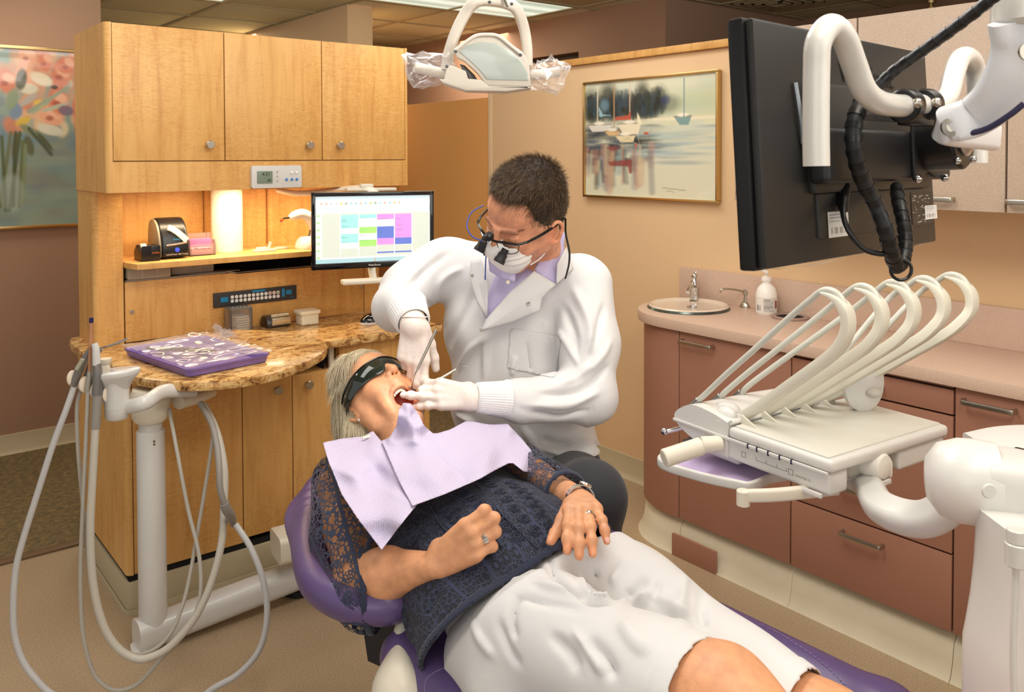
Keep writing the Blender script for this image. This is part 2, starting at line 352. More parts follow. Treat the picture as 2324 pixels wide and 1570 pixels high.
# suspended ceiling: slab above, one object per acoustic tile, T-bar grid
tile_m = speck_mat('ceiling_tile', (216, 212, 180), (198, 194, 162), (224, 220, 190), 300, .9, .3)
m = MB(); bb(m, -1.2, 7, -2.2, 9.5, CZ+.03, CZ+.08, 0); ceil = struct('ceiling', m, mat('ceiling_slab', (150, 140, 118), .9))
X0, Y0, G = .70, 3.36, .61
m = MB()
for i in range(-1, 12): bb(m, X0+i*G-.012, X0+i*G+.012, 1.5, 9.4, CZ-.003, CZ+.02, 0)
for j in range(-3, 11): bb(m, -.5, 7, Y0+j*G-.012, Y0+j*G+.012, CZ-.0025, CZ+.02, 0)
obj('grid', m, mat('t_bar', (176, 162, 128), .6), ceil)
lights = {(0, 2), (1, 2), (3, 1), (4, 1)}
tm = None
for i in range(0, 8):
    for j in range(-2, 8):
        if (i, j) in lights: continue
        if tm is None:
            m = MB(); bb(m, X0+.014, X0+G-.014, Y0+.014, Y0+G-.014, CZ+.004, CZ+.018, .004); tm = obj('ceiling_tile', m, tile_m, ceil); tm.location = (i*G, j*G, 0)
        else:
            c = tm.copy(); C.objects.link(c); c.location = (i*G, j*G, 0)
em = bpy.data.materials.new('troffer_lens'); em.use_nodes = True; t = em.node_tree; b = t.nodes['Principled BSDF']
tc = N(t, 'ShaderNodeTexCoord'); wv = N(t, 'ShaderNodeTexWave', Scale=1.65, Distortion=0.); wv.bands_direction = 'Y'; t.links.new(tc.outputs['Object'], wv.inputs[0])
r = ramp(t, [(0, (176, 190, 170)), (1, (236, 244, 226))]); t.links.new(wv.outputs['Fac'], r.inputs[0]); t.links.new(r.outputs[0], b.inputs['Emission Color']); b.inputs['Emission Strength'].default_value = 1.15
b.inputs['Base Color'].default_value = (.5, .5, .5, 1)
for x0, j, lab in ((X0+3*G, 1, 'fluorescent ceiling light with ribbed lens above the surgical lamp'), (X0, 2, 'fluorescent ceiling light at the top edge above the maple wall cabinet')):
    y0 = Y0+j*G; t_ = thing('ceiling_light', lab, 'ceiling light', (x0+G, y0+G/2, CZ))
    m = MB()
    for a in ((x0+.012, x0+2*G-.012, y0+.012, y0+.03), (x0+.012, x0+2*G-.012, y0+G-.03, y0+G-.012), (x0+.012, x0+.03, y0+.03, y0+G-.03), (x0+2*G-.03, x0+2*G-.012, y0+.03, y0+G-.03)): bb(m, *a, CZ-.002, CZ+.02, .001)
    obj('frame', m, mat('lamp_frame', (190, 180, 150), .5), t_)
    m = MB(); bb(m, x0+.03, x0+2*G-.03, y0+.03, y0+G-.03, CZ+.004, CZ+.008, 0); obj('lens', m, em, t_)
# return-air vent in ceiling by the right wall, sprinkler head
p = pz(1765, 6, CZ); t_ = thing('ceiling_vent', 'square ceiling vent above the black monitor', 'vent', (p[0], p[1], CZ))
m = MB()
for k in range(4):
    s_ = .2-.045*k
    for a in ((-s_, s_, -s_, -s_+.02), (-s_, s_, s_-.02, s_), (-s_, -s_+.02, -s_, s_), (s_-.02, s_, -s_, s_)): bb(m, p[0]+a[0], p[0]+a[1], p[1]+a[2], p[1]+a[3], CZ-.006-.003*k, CZ+.004, .001)
obj('louvre', m, mat('t_bar', (176, 162, 128)), t_)
p = pz(2113, 8, 2.35); m = MB(); lathe(m, [(0, -.03), (.018, -.03), (.02, -.02), (.012, -.018), (.012, .0), (.026, .002), (.03, .09), (0, .09)], p); obj('sprinkler_head', m, BRASS, None, 'small brass sprinkler head on ceiling above the right wall cabinets', 'sprinkler')

# ---------------------------------------------------------------- pictures
pm = attr_mat('painted_print', .35, coat=.5)
def frame_pic(label, cv, y_or_x, plane, a0, a1, z0, z1, fw=.014, dep=.03, fm=BRASS):
    if plane == 'x':
        X = y_or_x; t_ = thing('framed_picture', label, 'picture', (X, (a0+a1)/2, z0)); P = lambda a, z, d: V(X-d, a, z)
    else:
        Y = y_or_x; t_ = thing('framed_picture', label, 'picture', ((a0+a1)/2, Y, z0)); P = lambda a, z, d: V(a, Y-d, z)
    m = MB()
    for (u0, u1, v0, v1) in ((a0, a1, z0, z0+fw), (a0, a1, z1-fw, z1), (a0, a0+fw, z0+fw, z1-fw), (a1-fw, a1, z0+fw, z1-fw)):
        p, q = P(u0, v0, .002), P(u1, v1, dep); bb(m, min(p[0], q[0]), max(p[0], q[0]), min(p[1], q[1]), max(p[1], q[1]), v0, v1, .003)
    obj('frame', m, fm, t_)
    l, r_ = (a1, a0) if plane == 'x' else (a0, a1)
    picture('print', cv, P(l, z1-fw, dep*.6), P(r_, z1-fw, dep*.6), P(l, z0+fw, dep*.6), pm, t_)
# harbour watercolour
R2 = random.Random(3); cv = Cv(220, 160, (222, 222, 196))
for k in range(60): cv.ell(R2.uniform(0, 1), R2.uniform(.05, .5), R2.uniform(.05, .2), R2.uniform(.03, .1), R2.choice([(232, 228, 196), (200, 214, 200), (226, 222, 180), (180, 205, 200)]), .35, 1.2)
cv.ell(.85, .22, .3, .1, (160, 190, 160), .5, 1.4)
for x, y, rx, ry in ((.05, .2, .09, .14), (.2, .14, .07, .13), (.27, .22, .1, .12), (.36, .2, .06, .1), (.47, .16, .055, .14), (.52, .22, .09, .1), (.6, .17, .06, .1), (.14, .26, .16, .08), (.44, .27, .16, .07), (.66, .22, .08, .07)):
    cv.ell(x, y, rx, ry, R2.choice([(34, 44, 46), (40, 56, 60), (30, 38, 36)]), .85 if x < .55 else .5, .8)
for k in range(120):
    x = R2.uniform(0, .62); cv.line(x, R2.uniform(.08, .3), x+R2.uniform(-.02, .02), R2.uniform(.12, .34), R2.uniform(.006, .02), R2.choice([(28, 34, 36), (50, 80, 96), (44, 60, 50)]), .5, 1)
cv.ell(.17, .2, .035, .05, (120, 160, 176), .6, .9); cv.ell(.64, .19, .03, .04, (40, 64, 110), .7, .9)
cv.rect(.55, .33, 1, .36, (226, 222, 196), .6); cv.ell(.75, .345, .3, .012, (240, 232, 200), .9, .6)
for k in range(60):
    x = R2.uniform(-.05, .55); y = R2.uniform(.4, .72); cv.ell(x, y, R2.uniform(.04, .14), R2.uniform(.01, .035), R2.choice([(36, 42, 50), (52, 62, 76), (80, 96, 112), (30, 32, 36)]), .65, .7)
for k in range(50): cv.ell(R2.uniform(.45, 1), R2.uniform(.4, .72), R2.uniform(.08, .2), R2.uniform(.008, .02), R2.choice([(216, 220, 200), (170, 196, 198), (120, 150, 165), (206, 212, 190)]), .5, .9)
for k in range(46):
    x = R2.uniform(0, .55); cv.line(x, R2.uniform(.55, .7), x+R2.uniform(-.02, .02), R2.uniform(.7, .98), R2.uniform(.008, .03), R2.choice([(90, 110, 120), (150, 176, 176), (214, 200, 160), (200, 150, 130), (40, 48, 56)]), .45, 1)
for x0, y0, x1, y1, c in ((.03, .37, .23, .43, (228, 226, 214)), (.28, .37, .46, .46, (240, 230, 200)), (.17, .43, .3, .47, (224, 190, 130)), (.26, .47, .42, .53, (236, 222, 176)), (.7, .33, .82, .4, (120, 160, 160))):
    cv.poly([(x0, y0), (x1, y0), (x1-.02, y1), (x0+.04, y1)], c, .95); cv.line(x0, y0, x1, y0, .004, (120, 70, 50), .8); cv.ell((x0+x1)/2, y0-.012, .04, .016, (250, 245, 225), .9, .5)
for x, y0, y1, c in ((.115, .03, .35, (230, 224, 196)), (.25, .02, .4, (190, 150, 110)), (.375, .0, .36, (224, 200, 170)), (.77, .02, .34, (90, 130, 150)), (.4, .12, .34, (60, 60, 66))): cv.line(x, y0, x, y1, .004, c, .95)
cv.poly([(.26, .31), (.36, .3), (.38, .26), (.385, .34), (.26, .335)], (190, 88, 70)); cv.poly([(.43, .27), (.47, .37), (.435, .38)], (240, 232, 200)); cv.poly([(.12, .2), (.13, .3), (.23, .29), (.16, .28)], (150, 190, 200))
cv.poly([(.2, .7), (.39, .68), (.39, .8), (.37, .8), (.36, .74), (.22, .735)], (150, 66, 60), .85); cv.ell(.5, .46, .02, .01, (200, 90, 70)); cv.ell(.42, .56, .008, .02, (200, 90, 70)); cv.ell(.24, .58, .05, .02, (150, 80, 80), .7)
for k in range(26): cv.line(R2.uniform(.05, .6), R2.uniform(.38, .6), R2.uniform(.05, .6), R2.uniform(.38, .6), .002, R2.choice([(240, 236, 214), (60, 50, 46)]), .35) if k % 3 == 0 else None
cv.line(.62, .915, .78, .93, .003, (90, 90, 80), .7); cv.line(.65, .94, .7, .945, .003, (90, 90, 80), .6)
cv.blur(1)
frame_pic('gilt framed watercolour of moored sailboats on the tan wall', cv, 2.905, 'x', 2.226, 3.033, 1.302, 1.857, fw=.011, dep=.03)
# flower painting (px units of the frame's own face: 1 unit = 2 mm)
cv = Cv(220, 220, (128, 150, 140)); fx = lambda a: (a+135)/361; fy = lambda b: (b-105)/412
def dab(a, b, ra, rb, c, al=.9, so=.35, ro=0.): cv.ell(fx(a), fy(b), ra/361, rb/412, c, al, so, ro)
for k in range(90): dab(R2.uniform(-130, 225), R2.uniform(300, 517), R2.uniform(20, 60), R2.uniform(8, 30), R2.choice([(98, 128, 140), (124, 150, 138), (104, 134, 136), (128, 130, 116), (96, 118, 140), (140, 156, 140)]), .5, .9)
for k in range(110): dab(R2.uniform(-130, 225), R2.uniform(100, 300), R2.uniform(8, 26), R2.uniform(8, 22), R2.choice([(206, 150, 116), (214, 168, 130), (196, 120, 88), (214, 196, 160), (190, 150, 120), (150, 160, 150), (120, 134, 140), (204, 140, 104)]), .85, .5, R2.uniform(0, 3))
for a, b, r_ in ((12, 180, 27), (52, 165, 26), (135, 160, 30), (150, 135, 24), (112, 258, 30), (128, 222, 30), (60, 120, 22), (100, 130, 20), (-30, 150, 30), (-60, 220, 30), (180, 240, 28), (-80, 140, 24)):
    dab(a, b, r_, r_*.85, R2.choice([(204, 116, 84), (210, 134, 100), (222, 160, 128)]), .92, .4, R2.uniform(0, 3)); dab(a+6, b-7, r_*.55, r_*.4, (228, 176, 146), .9, .6, .4); dab(a-4, b+6, r_*.3, r_*.2, (150, 70, 54), .8, .8)
for a, b, ra, rb, c, ro in ((90, 172, 26, 14, (222, 212, 186), .3), (60, 196, 22, 12, (206, 204, 184), 0), (45, 175, 12, 26, (76, 84, 66), .2), (120, 190, 8, 5, (50, 46, 40), 0), (90, 235, 30, 6, (150, 168, 146), -.6), (120, 238, 34, 5, (172, 182, 160), -.3), (32, 250, 14, 20, (110, 132, 158), .4), (84, 230, 12, 9, (216, 180, 70), 0), (48, 272, 18, 9, (206, 172, 64), -.4), (24, 222, 12, 26, (128, 146, 116), .3), (60, 222, 22, 8, (170, 166, 160), -.6), (110, 292, 30, 12, (206, 206, 186), .2), (146, 245, 18, 12, (112, 98, 120), .1), (70, 300, 34, 10, (120, 132, 98), .5), (96, 320, 26, 6, (70, 82, 62), .8), (60, 330, 10, 24, (84, 92, 66), -.3), (30, 330, 8, 30, (96, 88, 62), .2)): dab(a, b, ra, rb, c, .92, .35, ro)
for a0, b0, a1, b1, c in ((40, 300, 14, 480, (70, 84, 50)), (46, 320, 36, 470, (92, 104, 62)), (30, 300, 22, 470, (60, 74, 46)), (52, 330, 44, 460, (116, 132, 100)), (20, 300, -6, 470, (96, 104, 70)), (0, 310, 6, 480, (70, 84, 50)), (60, 290, 110, 350, (64, 78, 66)), (60, 250, 150, 190, (140, 156, 136))): cv.line(fx(a0), fy(b0), fx(a1), fy(b1), .011, c, .9, .5)
dab(20, 440, 28, 44, (168, 184, 172), .4, .3)
cv.blur(1)
frame_pic('painting of orange flowers in a glass vase on the dark left wall', cv, 4.935, 'y', .42, 1.14, 1.14, 2.06, fw=.016, dep=.03)
# ================================================================ LEFT MAPLE CABINETRY
def knob(parent, p, n=(0, -1, 0), r=.0155):
    m = MB(); lathe(m, [(0, 0), (.009, 0), (.0075, .004), (.0065, .014), (r-.003, .017), (r, .02), (r, .027), (r-.002, .029), (0, .029)], p, n, 20); return obj('knob', m, STEEL, parent)
def cab_door(parent, x0, x1, z0, z1, y, kp=None, g=.0018, bev=.002):
    m = MB(); bb(m, x0+g, x1-g, y-.018, y, z0+g, z1-g, bev); d = obj('door', m, MAPLE, parent)
    if kp is not None: knob(d, (kp[0], y-.018, kp[1]))
    return d
XL, XR, YU = .747, 1.947, 3.14
t_ = thing('wall_cabinet', 'maple upper cabinet with three doors above the lit shelf niche', 'cabinet', (1.347, 3.36, 1.377))
m = MB()
def rp(x0, x1, y0, y1, r, n=6):   # plan outline with rounded front-left corner
    pts = [(x0+r-r*math.sin(math.radians(90*k/n)), y0+r-r*math.cos(math.radians(90*k/n))) for k in range(n+1)][::-1]
    return pts[::1]+[(x1, y0), (x1, y1), (x0, y1)]
o_ = [(XL, 3.59), (XL, YU+.022)]+[(XL+.022-.022*math.cos(math.radians(15*k)), YU+.022-.022*math.sin(math.radians(15*k))) for k in range(1, 7)]+[(.768, YU), (.768, YU+.02), (XR-.011, YU+.02), (XR-.011, YU), (XR, YU), (XR, 3.59)]
prism(m, o_[::-1], .478, (0, 0, 1.484), (1, 0, 0), (0, 1, 0), 0)
o2 = o_[:8]+[(XR, YU), (XR, 3.59)]
prism(m, o2[::-1], .107, (0, 0, 1.377), (1, 0, 0), (0, 1, 0), 0)
obj('body', m, MAPLE, t_, flat=True)
for x0, x1, kx in ((.769, 1.1575, 1.096), (1.1575, 1.55, 1.488), (1.55, 1.936, 1.621)):
    cab_door(t_, x0, x1, 1.4855, 1.962, YU+.018, (kx, 1.545))
# hutch below: end post, back, panel, shelf
t_ = thing('storage_hutch', 'maple hutch with open lit niche and shelf under the wall cabinet', 'cabinet', (1.347, 3.48, .81))
m = MB(); r_ = .02; prism(m, [(XL+.004, 3.59), (XL+.004, 3.36+r_)]+[(XL+.004+r_-r_*math.cos(math.radians(15*k)), 3.36+r_-r_*math.sin(math.radians(15*k))) for k in range(1, 7)]+[(.853, 3.36), (.853, 3.59)], -.567, (0, 0, 1.377), (1, 0, 0), (0, 1, 0), 0); obj('side_post', m, MAPLE, t_, flat=True)
m = MB(); bb(m, .853, 1.93, 3.585, 3.60, .811, 1.377, 0); obj('back_panel', m, MAPLE, t_)
for xx in (1.225, 1.50): m = MB(); bb(m, xx, xx+.003, 3.577, 3.586, 1.12, 1.377, 0); obj('seam_strip', m, mat('dark_maple', (150, 100, 50)), t_)
m = MB(); bb(m, .858, 1.853, 3.36, 3.38, .812, 1.036, .0015); fp = obj('front_panel', m, MAPLE, t_)
m = MB(); bb(m, 1.856, 1.93, 3.36, 3.38, .812, 1.09, .0015); obj('front_panel', m, MAPLE, t_)
for x, z in ((.881, .924), (1.838, .924)): m = MB(); lathe(m, [(0, 0), (.0085, 0), (.0085, .003), (.004, .0035), (.003, .002), (0, .002)], (x, 3.36, z), (0, -1, 0), 16); obj('screw_cap', m, STEEL, fp)
m = MB(); sweep(m, smooth_path([(.86, 3.372, 1.04), (1.2, 3.372, 1.04), (1.24, 3.372, 1.043), (1.285, 3.372, 1.034), (1.35, 3.372, 1.034), (1.85, 3.372, 1.034)], 4), [(-.012, -.003), (.012, -.003), (.012, .003), (-.012, .003)], up=(0, 0, 1)); obj('bin_lip', m, mat('pewter', (150, 140, 128), .35, .6), t_)
m = MB(); prism(m, [(1.17, 3.375), (1.30, 3.375), (1.2, 3.46), (1.1, 3.5), (.9, 3.5), (.9, 3.45)], .003, (0, 0, 1.042), (1, 0, 0), (0, 1, 0)); obj('liner', m, mat('pewter', (150, 140, 128)), t_)
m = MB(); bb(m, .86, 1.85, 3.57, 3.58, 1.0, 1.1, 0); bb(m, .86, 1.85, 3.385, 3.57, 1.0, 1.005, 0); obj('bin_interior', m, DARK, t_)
m = MB(); prism(m, [(.855, 3.32), (.872, 3.25), (1.93, 3.25), (1.93, 3.585), (.855, 3.585)], .021, (0, 0, 1.092), (1, 0, 0), (0, 1, 0), .0015); obj('shelf', m, MAPLE, t_)
# counter
t_ = None
m = MB(); edge = smooth_path([(.72, 3.58), (.70, 3.5), (.70, 3.2), (.705, 3.0), (.74, 2.93), (.85, 2.915), (1.1, 2.915), (1.5, 2.915), (1.93, 2.91), (1.955, 2.93), (1.96, 3.0)], 5)
prism(m, [tuple(p) for p in edge]+[(1.96, 3.36), (.853, 3.36), (.853, 3.6), (.72, 3.6)], .031, (0, 0, .78), (1, 0, 0), (0, 1, 0), .007)
obj('countertop', m, GRAN, None, 'brown granite countertop running along the maple hutch', 'countertop')
# base cabinet
t_ = thing('base_cabinet', 'maple base cabinet with knobbed doors under the granite counter', 'cabinet', (1.34, 3.2, 0))
YB = 2.968
m = MB(); r_ = .02
prism(m, [(XL, 3.6), (XL, 2.95+r_)]+[(XL+r_-r_*math.cos(math.radians(15*k)), 2.95+r_-r_*math.sin(math.radians(15*k))) for k in range(1, 7)]+[(.768, 2.95), (.768, 2.97), (.790, 2.97), (.790, 3.6)], .655, (0, 0, .125), (1, 0, 0), (0, 1, 0)); obj('end_panel', m, MAPLE, t_, flat=True)
m = MB(); bb(m, .79, 1.325, 2.972, 3.58, .125, .779, 0); bb(m, 1.519, 1.93, 2.972, 3.58, .125, .779, 0); bb(m, 1.14, 1.52, 2.972, 3.58, .125, .69, 0); obj('carcass', m, MAPLE, t_)
m = MB(); bb(m, 1.325, 1.52, 3.2, 3.4, .69, .779, 0); bb(m, 1.47, 1.472, 2.98, 3.2, .69, .779, 0); obj('opening', m, mat('dark_blue_void', (40, 42, 58), .7), t_)
m = MB(); bb(m, 1.487, 1.505, 2.965, 2.98, .693, .779, .001); obj('rail', m, WHITE2, t_)
cab_door(t_, .769, 1.139, .125, .775, YB); cab_door(t_, 1.139, 1.328, .14, .699, YB, (1.266, .655)); cab_door(t_, 1.328, 1.5185, .16, .697, YB, (1.385, .655))
cab_door(t_, 1.5185, 1.93, .14, .786-.008, YB)
m = MB(); bb(m, .755, 1.93, 2.955, 2.97, .1, .124, 0); bb(m, .755, .77, 2.96, 3.58, .105, .124, 0); obj('shadow_gap', m, DARK, t_)
m = MB(); prism(m, [(.745, 3.58), (.745, 2.96), (.752, 2.948), (.765, 2.942), (1.93, 2.942), (1.93, 3.58)], .104, (0, 0, 0), (1, 0, 0), (0, 1, 0), .002); sweep(m, [(.742, 3.58, 0), (.742, 2.955, 0), (.75, 2.942, 0), (.765, 2.938, 0), (1.93, 2.938, 0)], [(-.012, 0), (.004, 0), (.004, .016), (0, .016)], up=(0, 0, 1)); obj('toe_kick', m, BASEM, t_)
# controller on the wall cabinet rail
a, b = on(567, 376, 1, YU), on(681, 426, 1, YU); t_ = thing('wall_controller', 'white digital controller with grey display on the cabinet rail', 'controller', ((a[0]+b[0])/2, YU, b[2]))
x0, x1, z0, z1 = a[0], b[0], b[2]+.002, a[2]; W, Hh = x1-x0, z1-z0
m = MB(); prism(m, [(p[0]+(x0+x1)/2, p[1]+(z0+z1)/2) for p in rrect(W, Hh, .01)], .018, (0, YU, 0), (1, 0, 0), (0, 0, 1), .003); obj('case', m, WHITE, t_)
for pts in (): pass
m = MB(); bb(m, x0+W*.10, x0+W*.40, YU-.0215, YU-.012, z0+Hh*.22, z0+Hh*.76, .001); sc = obj('display', m, mat('lcd', (120, 134, 118), .3), t_)
inkm = mat('lcd_ink', (44, 54, 50), .5)
text('digits', '4:21', .019, (x0+W*.27, YU-.0215, z0+Hh*.62), (1, 0, 0), (0, 0, 1), inkm, sc); text('digits', '00', .015, (x0+W*.33, YU-.0215, z0+Hh*.35), (1, 0, 0), (0, 0, 1), inkm, sc)
def button(x, z, r, mm, name='button'):
    m = MB(); lathe(m, [(r, 0), (r, .002), (r*.8, .003), (0, .003)], (x, YU-.0195, z), (0, -1, 0), 14); obj(name, m, mm, t_)
for k in range(3): button(x0+W*.5, z0+Hh*(.74-.2*k), .0042, mat('button_grey', (196, 190, 176), .5))
for fx, fz, c in ((.68, .37, 'b'), (.79, .37, 'b'), (.89, .37, 'b'), (.79, .68, 'w'), (.89, .68, 'w')): button(x0+W*fx, z0+Hh*fz, .0055, mat('button_blue', (70, 128, 196), .4) if c == 'b' else mat('button_white', (240, 236, 226), .4))
# ================================================================ RIGHT LAMINATE CABINETRY
def pull(parent, x, y0, y1, z, out=.03, r=.006, mm=STEEL):
    m = MB(); P = smooth_path([(x, y0, z), (x-out*.75, y0, z), (x-out, y0+(y1-y0)*.06, z), (x-out, (y0+y1)/2, z), (x-out, y1-(y1-y0)*.06, z), (x-out*.75, y1, z), (x, y1, z)], 5)
    sweep(m, P, rrect(.007, .015, .003, 2), up=(0, 0, 1)); return obj('handle', m, mm, parent)
XD = 2.48
# upper cabinets
XU = 2.575
def upper(label, y0, y1, hy):
    t_ = thing('wall_cabinet', label, 'cabinet', (2.74, (y0+y1)/2, 1.338)); g = .0015
    m = MB(); bb(m, XU+.019, 2.90, y0+g, y1-g, 1.34, 1.936, 0); obj('body', m, PINKC, t_)
    m = MB(); bb(m, XU, XU+.0185, y0+g, y1-g, 1.338, 1.938, .0015); d = obj('door', m, PINKC, t_)
    pull(d, XU, hy-.06, hy+.06, 1.37, .026); return t_
m = MB(); bb(m, XU, 2.9, 1.893, 1.915, 1.337, 1.936, .001); obj('filler_strip', m, PINKC, None, 'narrow speckled laminate strip closing the left end of wall cabinets', 'panel')
upper('speckled wall cabinet directly behind the black monitor', 1.448, 1.89, 1.83)
upper('speckled wall cabinet right of the black monitor', 1.002, 1.445, 1.2)
upper('speckled wall cabinet cut by the right edge of the picture', .4, .999, .93)
m = MB(); bb(m, XU+.1, 2.9, .4, 1.89, 1.30, 1.337, 0)
# countertop with rounded left end
def end_round(x, ye, r, n=10): return [(x+r-r*math.cos(a), ye-r+r*math.sin(a)) for a in [math.radians(90*k/n) for k in range(n+1)]]
t_ = thing('laminate_countertop', 'pinkish laminate countertop with rounded end and low backsplash', 'countertop', (2.68, 1.2, .848))
m = MB(); prism(m, [(2.9, -1), (2.462, -1)]+end_round(2.462, 2.432, .26)+[(2.9, 2.432)], .04, (0, 0, .848), (1, 0, 0), (0, 1, 0), .004); obj('top', m, PINK, t_)
m = MB(); bb(m, 2.886, 2.903, -1, 2.436, .888, 1.02, .002); obj('backsplash', m, PINK, t_)
# base cabinets
t_ = thing('base_cabinet', 'brown laminate curved end cabinet below the sink', 'cabinet', (2.7, 2.25, 0))
m = MB(); prism(m, [(2.9, 2.094)]+[(2.48, 2.094)]+end_round(2.48, 2.415, .26)+[(2.9, 2.415)], .71, (0, 0, .137), (1, 0, 0), (0, 1, 0), .001); obj('curved_panel', m, BROWN, t_, flat=False)
def kick(parent, y0, y1, rounded=False):
    m = MB()
    if rounded: P = [(p[0], p[1], 0) for p in end_round(2.50, 2.38, .2)][::-1]+[(2.50, y0, 0)]; P = [(2.9, 2.38, 0)]+P
    else: P = [(2.50, y1, 0), (2.50, y0, 0)]
    sweep(m, P, [(-.02, 0), (.036, 0), (.026, .012), (.014, .05), (.006, .1), (-.02, .136)], up=(0, 0, 1)); obj('toe_kick', m, CREAMK, parent)
kick(t_, 2.094, 2.38, True)
def base(label, y0, y1, fronts, extra=None):
    t_ = thing('base_cabinet', label, 'cabinet', (2.7, (y0+y1)/2, 0)); g = .002
    m = MB(); bb(m, XD+.019, 2.9, y0, y1, .137, .846, 0); obj('carcass', m, DARK, t_)
    for nm, z0, z1, hh in fronts:
        m = MB(); bb(m, XD, XD+.018, y0+g, y1-g, z0+g, z1-g, .0012); d = obj(nm, m, BROWN, t_)
        if hh: pull(d, XD, hh[0], hh[1], hh[2])
    kick(t_, y0, y1); return t_
b1 = base('brown base cabinet with one tall door between sink end and drawers', 1.616, 2.092, [('door', .137, .846, (1.93, 2.07, .814))])
m = MB(); bb(m, 2.459, 2.47, 1.906, 2.108, .0, .082, .001); obj('vent_panel', m, BROWN, b1)
base('brown base cabinet stacked with wide drawers behind the white delivery unit', 1.093, 1.615, [('rail', .838, .846, None), ('drawer', .762, .836, (1.30, 1.42, .80)), ('drawer', .364, .76, (1.29, 1.43, .464)), ('drawer', .137, .362, (1.295, 1.425, .318))])
base('brown base cabinet with tall door at the right edge', .5, 1.091, [('door', .137, .846, (.93, 1.062, .814))])
base('brown base cabinet with tall door outside the right edge', -.6, .498, [('door', .137, .846, (-.2, -.06, .814))])
# ---- things on the counter
ZC = .888
porc = mat('sink_porcelain', (222, 204, 184), .15, coat=.4); rimm = mat('sink_rim', (92, 100, 94), .25, .7)
c0 = pz(1573, 690, ZC); t_ = thing('wash_basin', 'oval undermounted wash basin with dark metal rim in the laminate counter', 'sink', (2.70, 2.235, ZC))
cs = V(2.705, 2.235, ZC)
def orim(mb, rx, ry, z, r, n=48, mi=0): tube(mb, [(cs[0]+rx*math.cos(2*PI*k/n), cs[1]+ry*math.sin(2*PI*k/n), z) for k in range(n)], r, 8, 0, True, mi)
def ell_lathe(mb, prof, c, kx, ky): lathe(mb, prof, c, (0, 0, 1), 48, 0, kx, ky, xdir=(1, 0, 0))
kx, ky = .155, .155
m = MB(); ell_lathe(m, [(1.0, .002), (.97, .01), (.9, .011), (.87, .006), (.86, .003)], cs, .165, .165); obj('rim', m, rimm, t_)
m = MB(); ell_lathe(m, [(.97, .0095), (.93, .015), (.88, .012), (.84, .006), (.78, .004), (.6, .0015), (.3, .001), (0, .001)], cs, .165, .165); obj('bowl', m, porc, t_)
m = MB(); lathe(m, [(.02, 0), (.02, .003), (.013, .003), (.012, .001), (0, .001)], cs+V(.01, -.01, .002), (0, 0, 1), 18); obj('drain', m, CHROME, t_)
p = V(2.835, 2.31, ZC); t_ = thing('faucet', 'chrome faucet behind the oval wash basin', 'faucet', p)
m = MB(); lathe(m, [(0, 0), (.026, 0), (.026, .004), (.019, .01), (.018, .05), (.022, .056), (.022, .062), (.017, .068), (.016, .08), (.012, .09), (.008, .1), (0, .102)], p); obj('body', m, CHROME, t_)
m = MB(); tube(m, [p+V(0, 0, .062), p+V(-.03, -.012, .072), p+V(-.06, -.025, .068), p+V(-.085, -.035, .052)], .009, 12); obj('spout', m, CHROME, t_)
m = MB(); ball(m, p+V(0, 0, .108), .013); rod(m, p+V(0, 0, .1), p+V(.01, .0, .128), .005); obj('lever', m, CHROME, t_)
p = pz(1693, 697, ZC); t_ = thing('soap_pump', 'nickel soap pump with long thin spout beside the wash basin', 'soap dispenser', p)
m = MB(); lathe(m, [(0, 0), (.024, 0), (.024, .006), (.019, .016), (.016, .02), (.01, .022), (.008, .05), (.012, .052), (.012, .068), (.006, .074), (0, .075)], p); obj('base', m, STEEL, t_)
q = D(1640, 656, (p-EYE)@_f-.02); q2 = D(1634, 664, (p-EYE)@_f-.02); m = MB(); tube(m, [p+V(0, 0, .062), p+(q-p)*.5+V(0, 0, .035), q, q2], .0042, 10, 5); obj('spout', m, STEEL, t_)
p = pz(1746, 704, ZC); p = V(2.83, 1.955, ZC); t_ = thing('soap_bottle', 'round white foam soap bottle with pump under the black monitor', 'bottle', p)
m = MB(); lathe(m, [(0, 0), (.036, 0), (.04, .006), (.041, .05), (.040, .08), (.034, .1), (.022, .114), (.016, .118), (.016, .128), (.02, .129), (.02, .142), (.012, .146), (.006, .148), (.006, .162), (0, .162)], p); obj('bottle', m, mat('soap_white', (240, 236, 228), .3), t_)
m = MB(); box(m, p+V(-.006, .004, .165), (.045, .014, .01), np.array([[.6, .8, 0], [-.8, .6, 0], [0, 0, 1.]]).T, .003); obj('pump_head', m, mat('soap_white', (240, 236, 228)), t_)
dv = unit(V(-p[0], -p[1], 0)); sv = V(-dv[1], dv[0], 0)*-1
cv = Cv(60, 52, (222, 216, 204)); cv.rect(.04, .1, .3, .9, (226, 222, 214)); cv.rect(.38, .08, .82, .95, (206, 202, 194)); cv.rect(.86, .2, 1, .7, (150, 70, 60))
for k in range(10): cv.rect(.4, .12+k*.08, .4+R2.uniform(.25, .4), .15+k*.08, (110, 108, 104))
for k in range(9): cv.rect(.06+k*.024, .5, .07+k*.024, .85, (60, 60, 60))
def wrap_pic(name, cv, c, r, a0, a1, z0, z1, m_, parent, **k):
    h, w_ = cv.h, cv.w; o = picture(name, cv, (0, 0, 0), (1, 0, 0), (0, 1, 0), m_, parent, **k); org = base_of(parent); me = o.data; n = len(me.vertices); co = np.empty(n*3); me.vertices.foreach_get('co', co); co = co.reshape(-1, 3)+org
    a = a0+(a1-a0)*co[:, 0]; P = np.stack([c[0]+r*np.cos(a), c[1]+r*np.sin(a), z1+(z0-z1)*co[:, 1]], -1)-org; me.vertices.foreach_set('co', P.ravel()); me.update()
A0 = math.atan2(dv[1], dv[0])
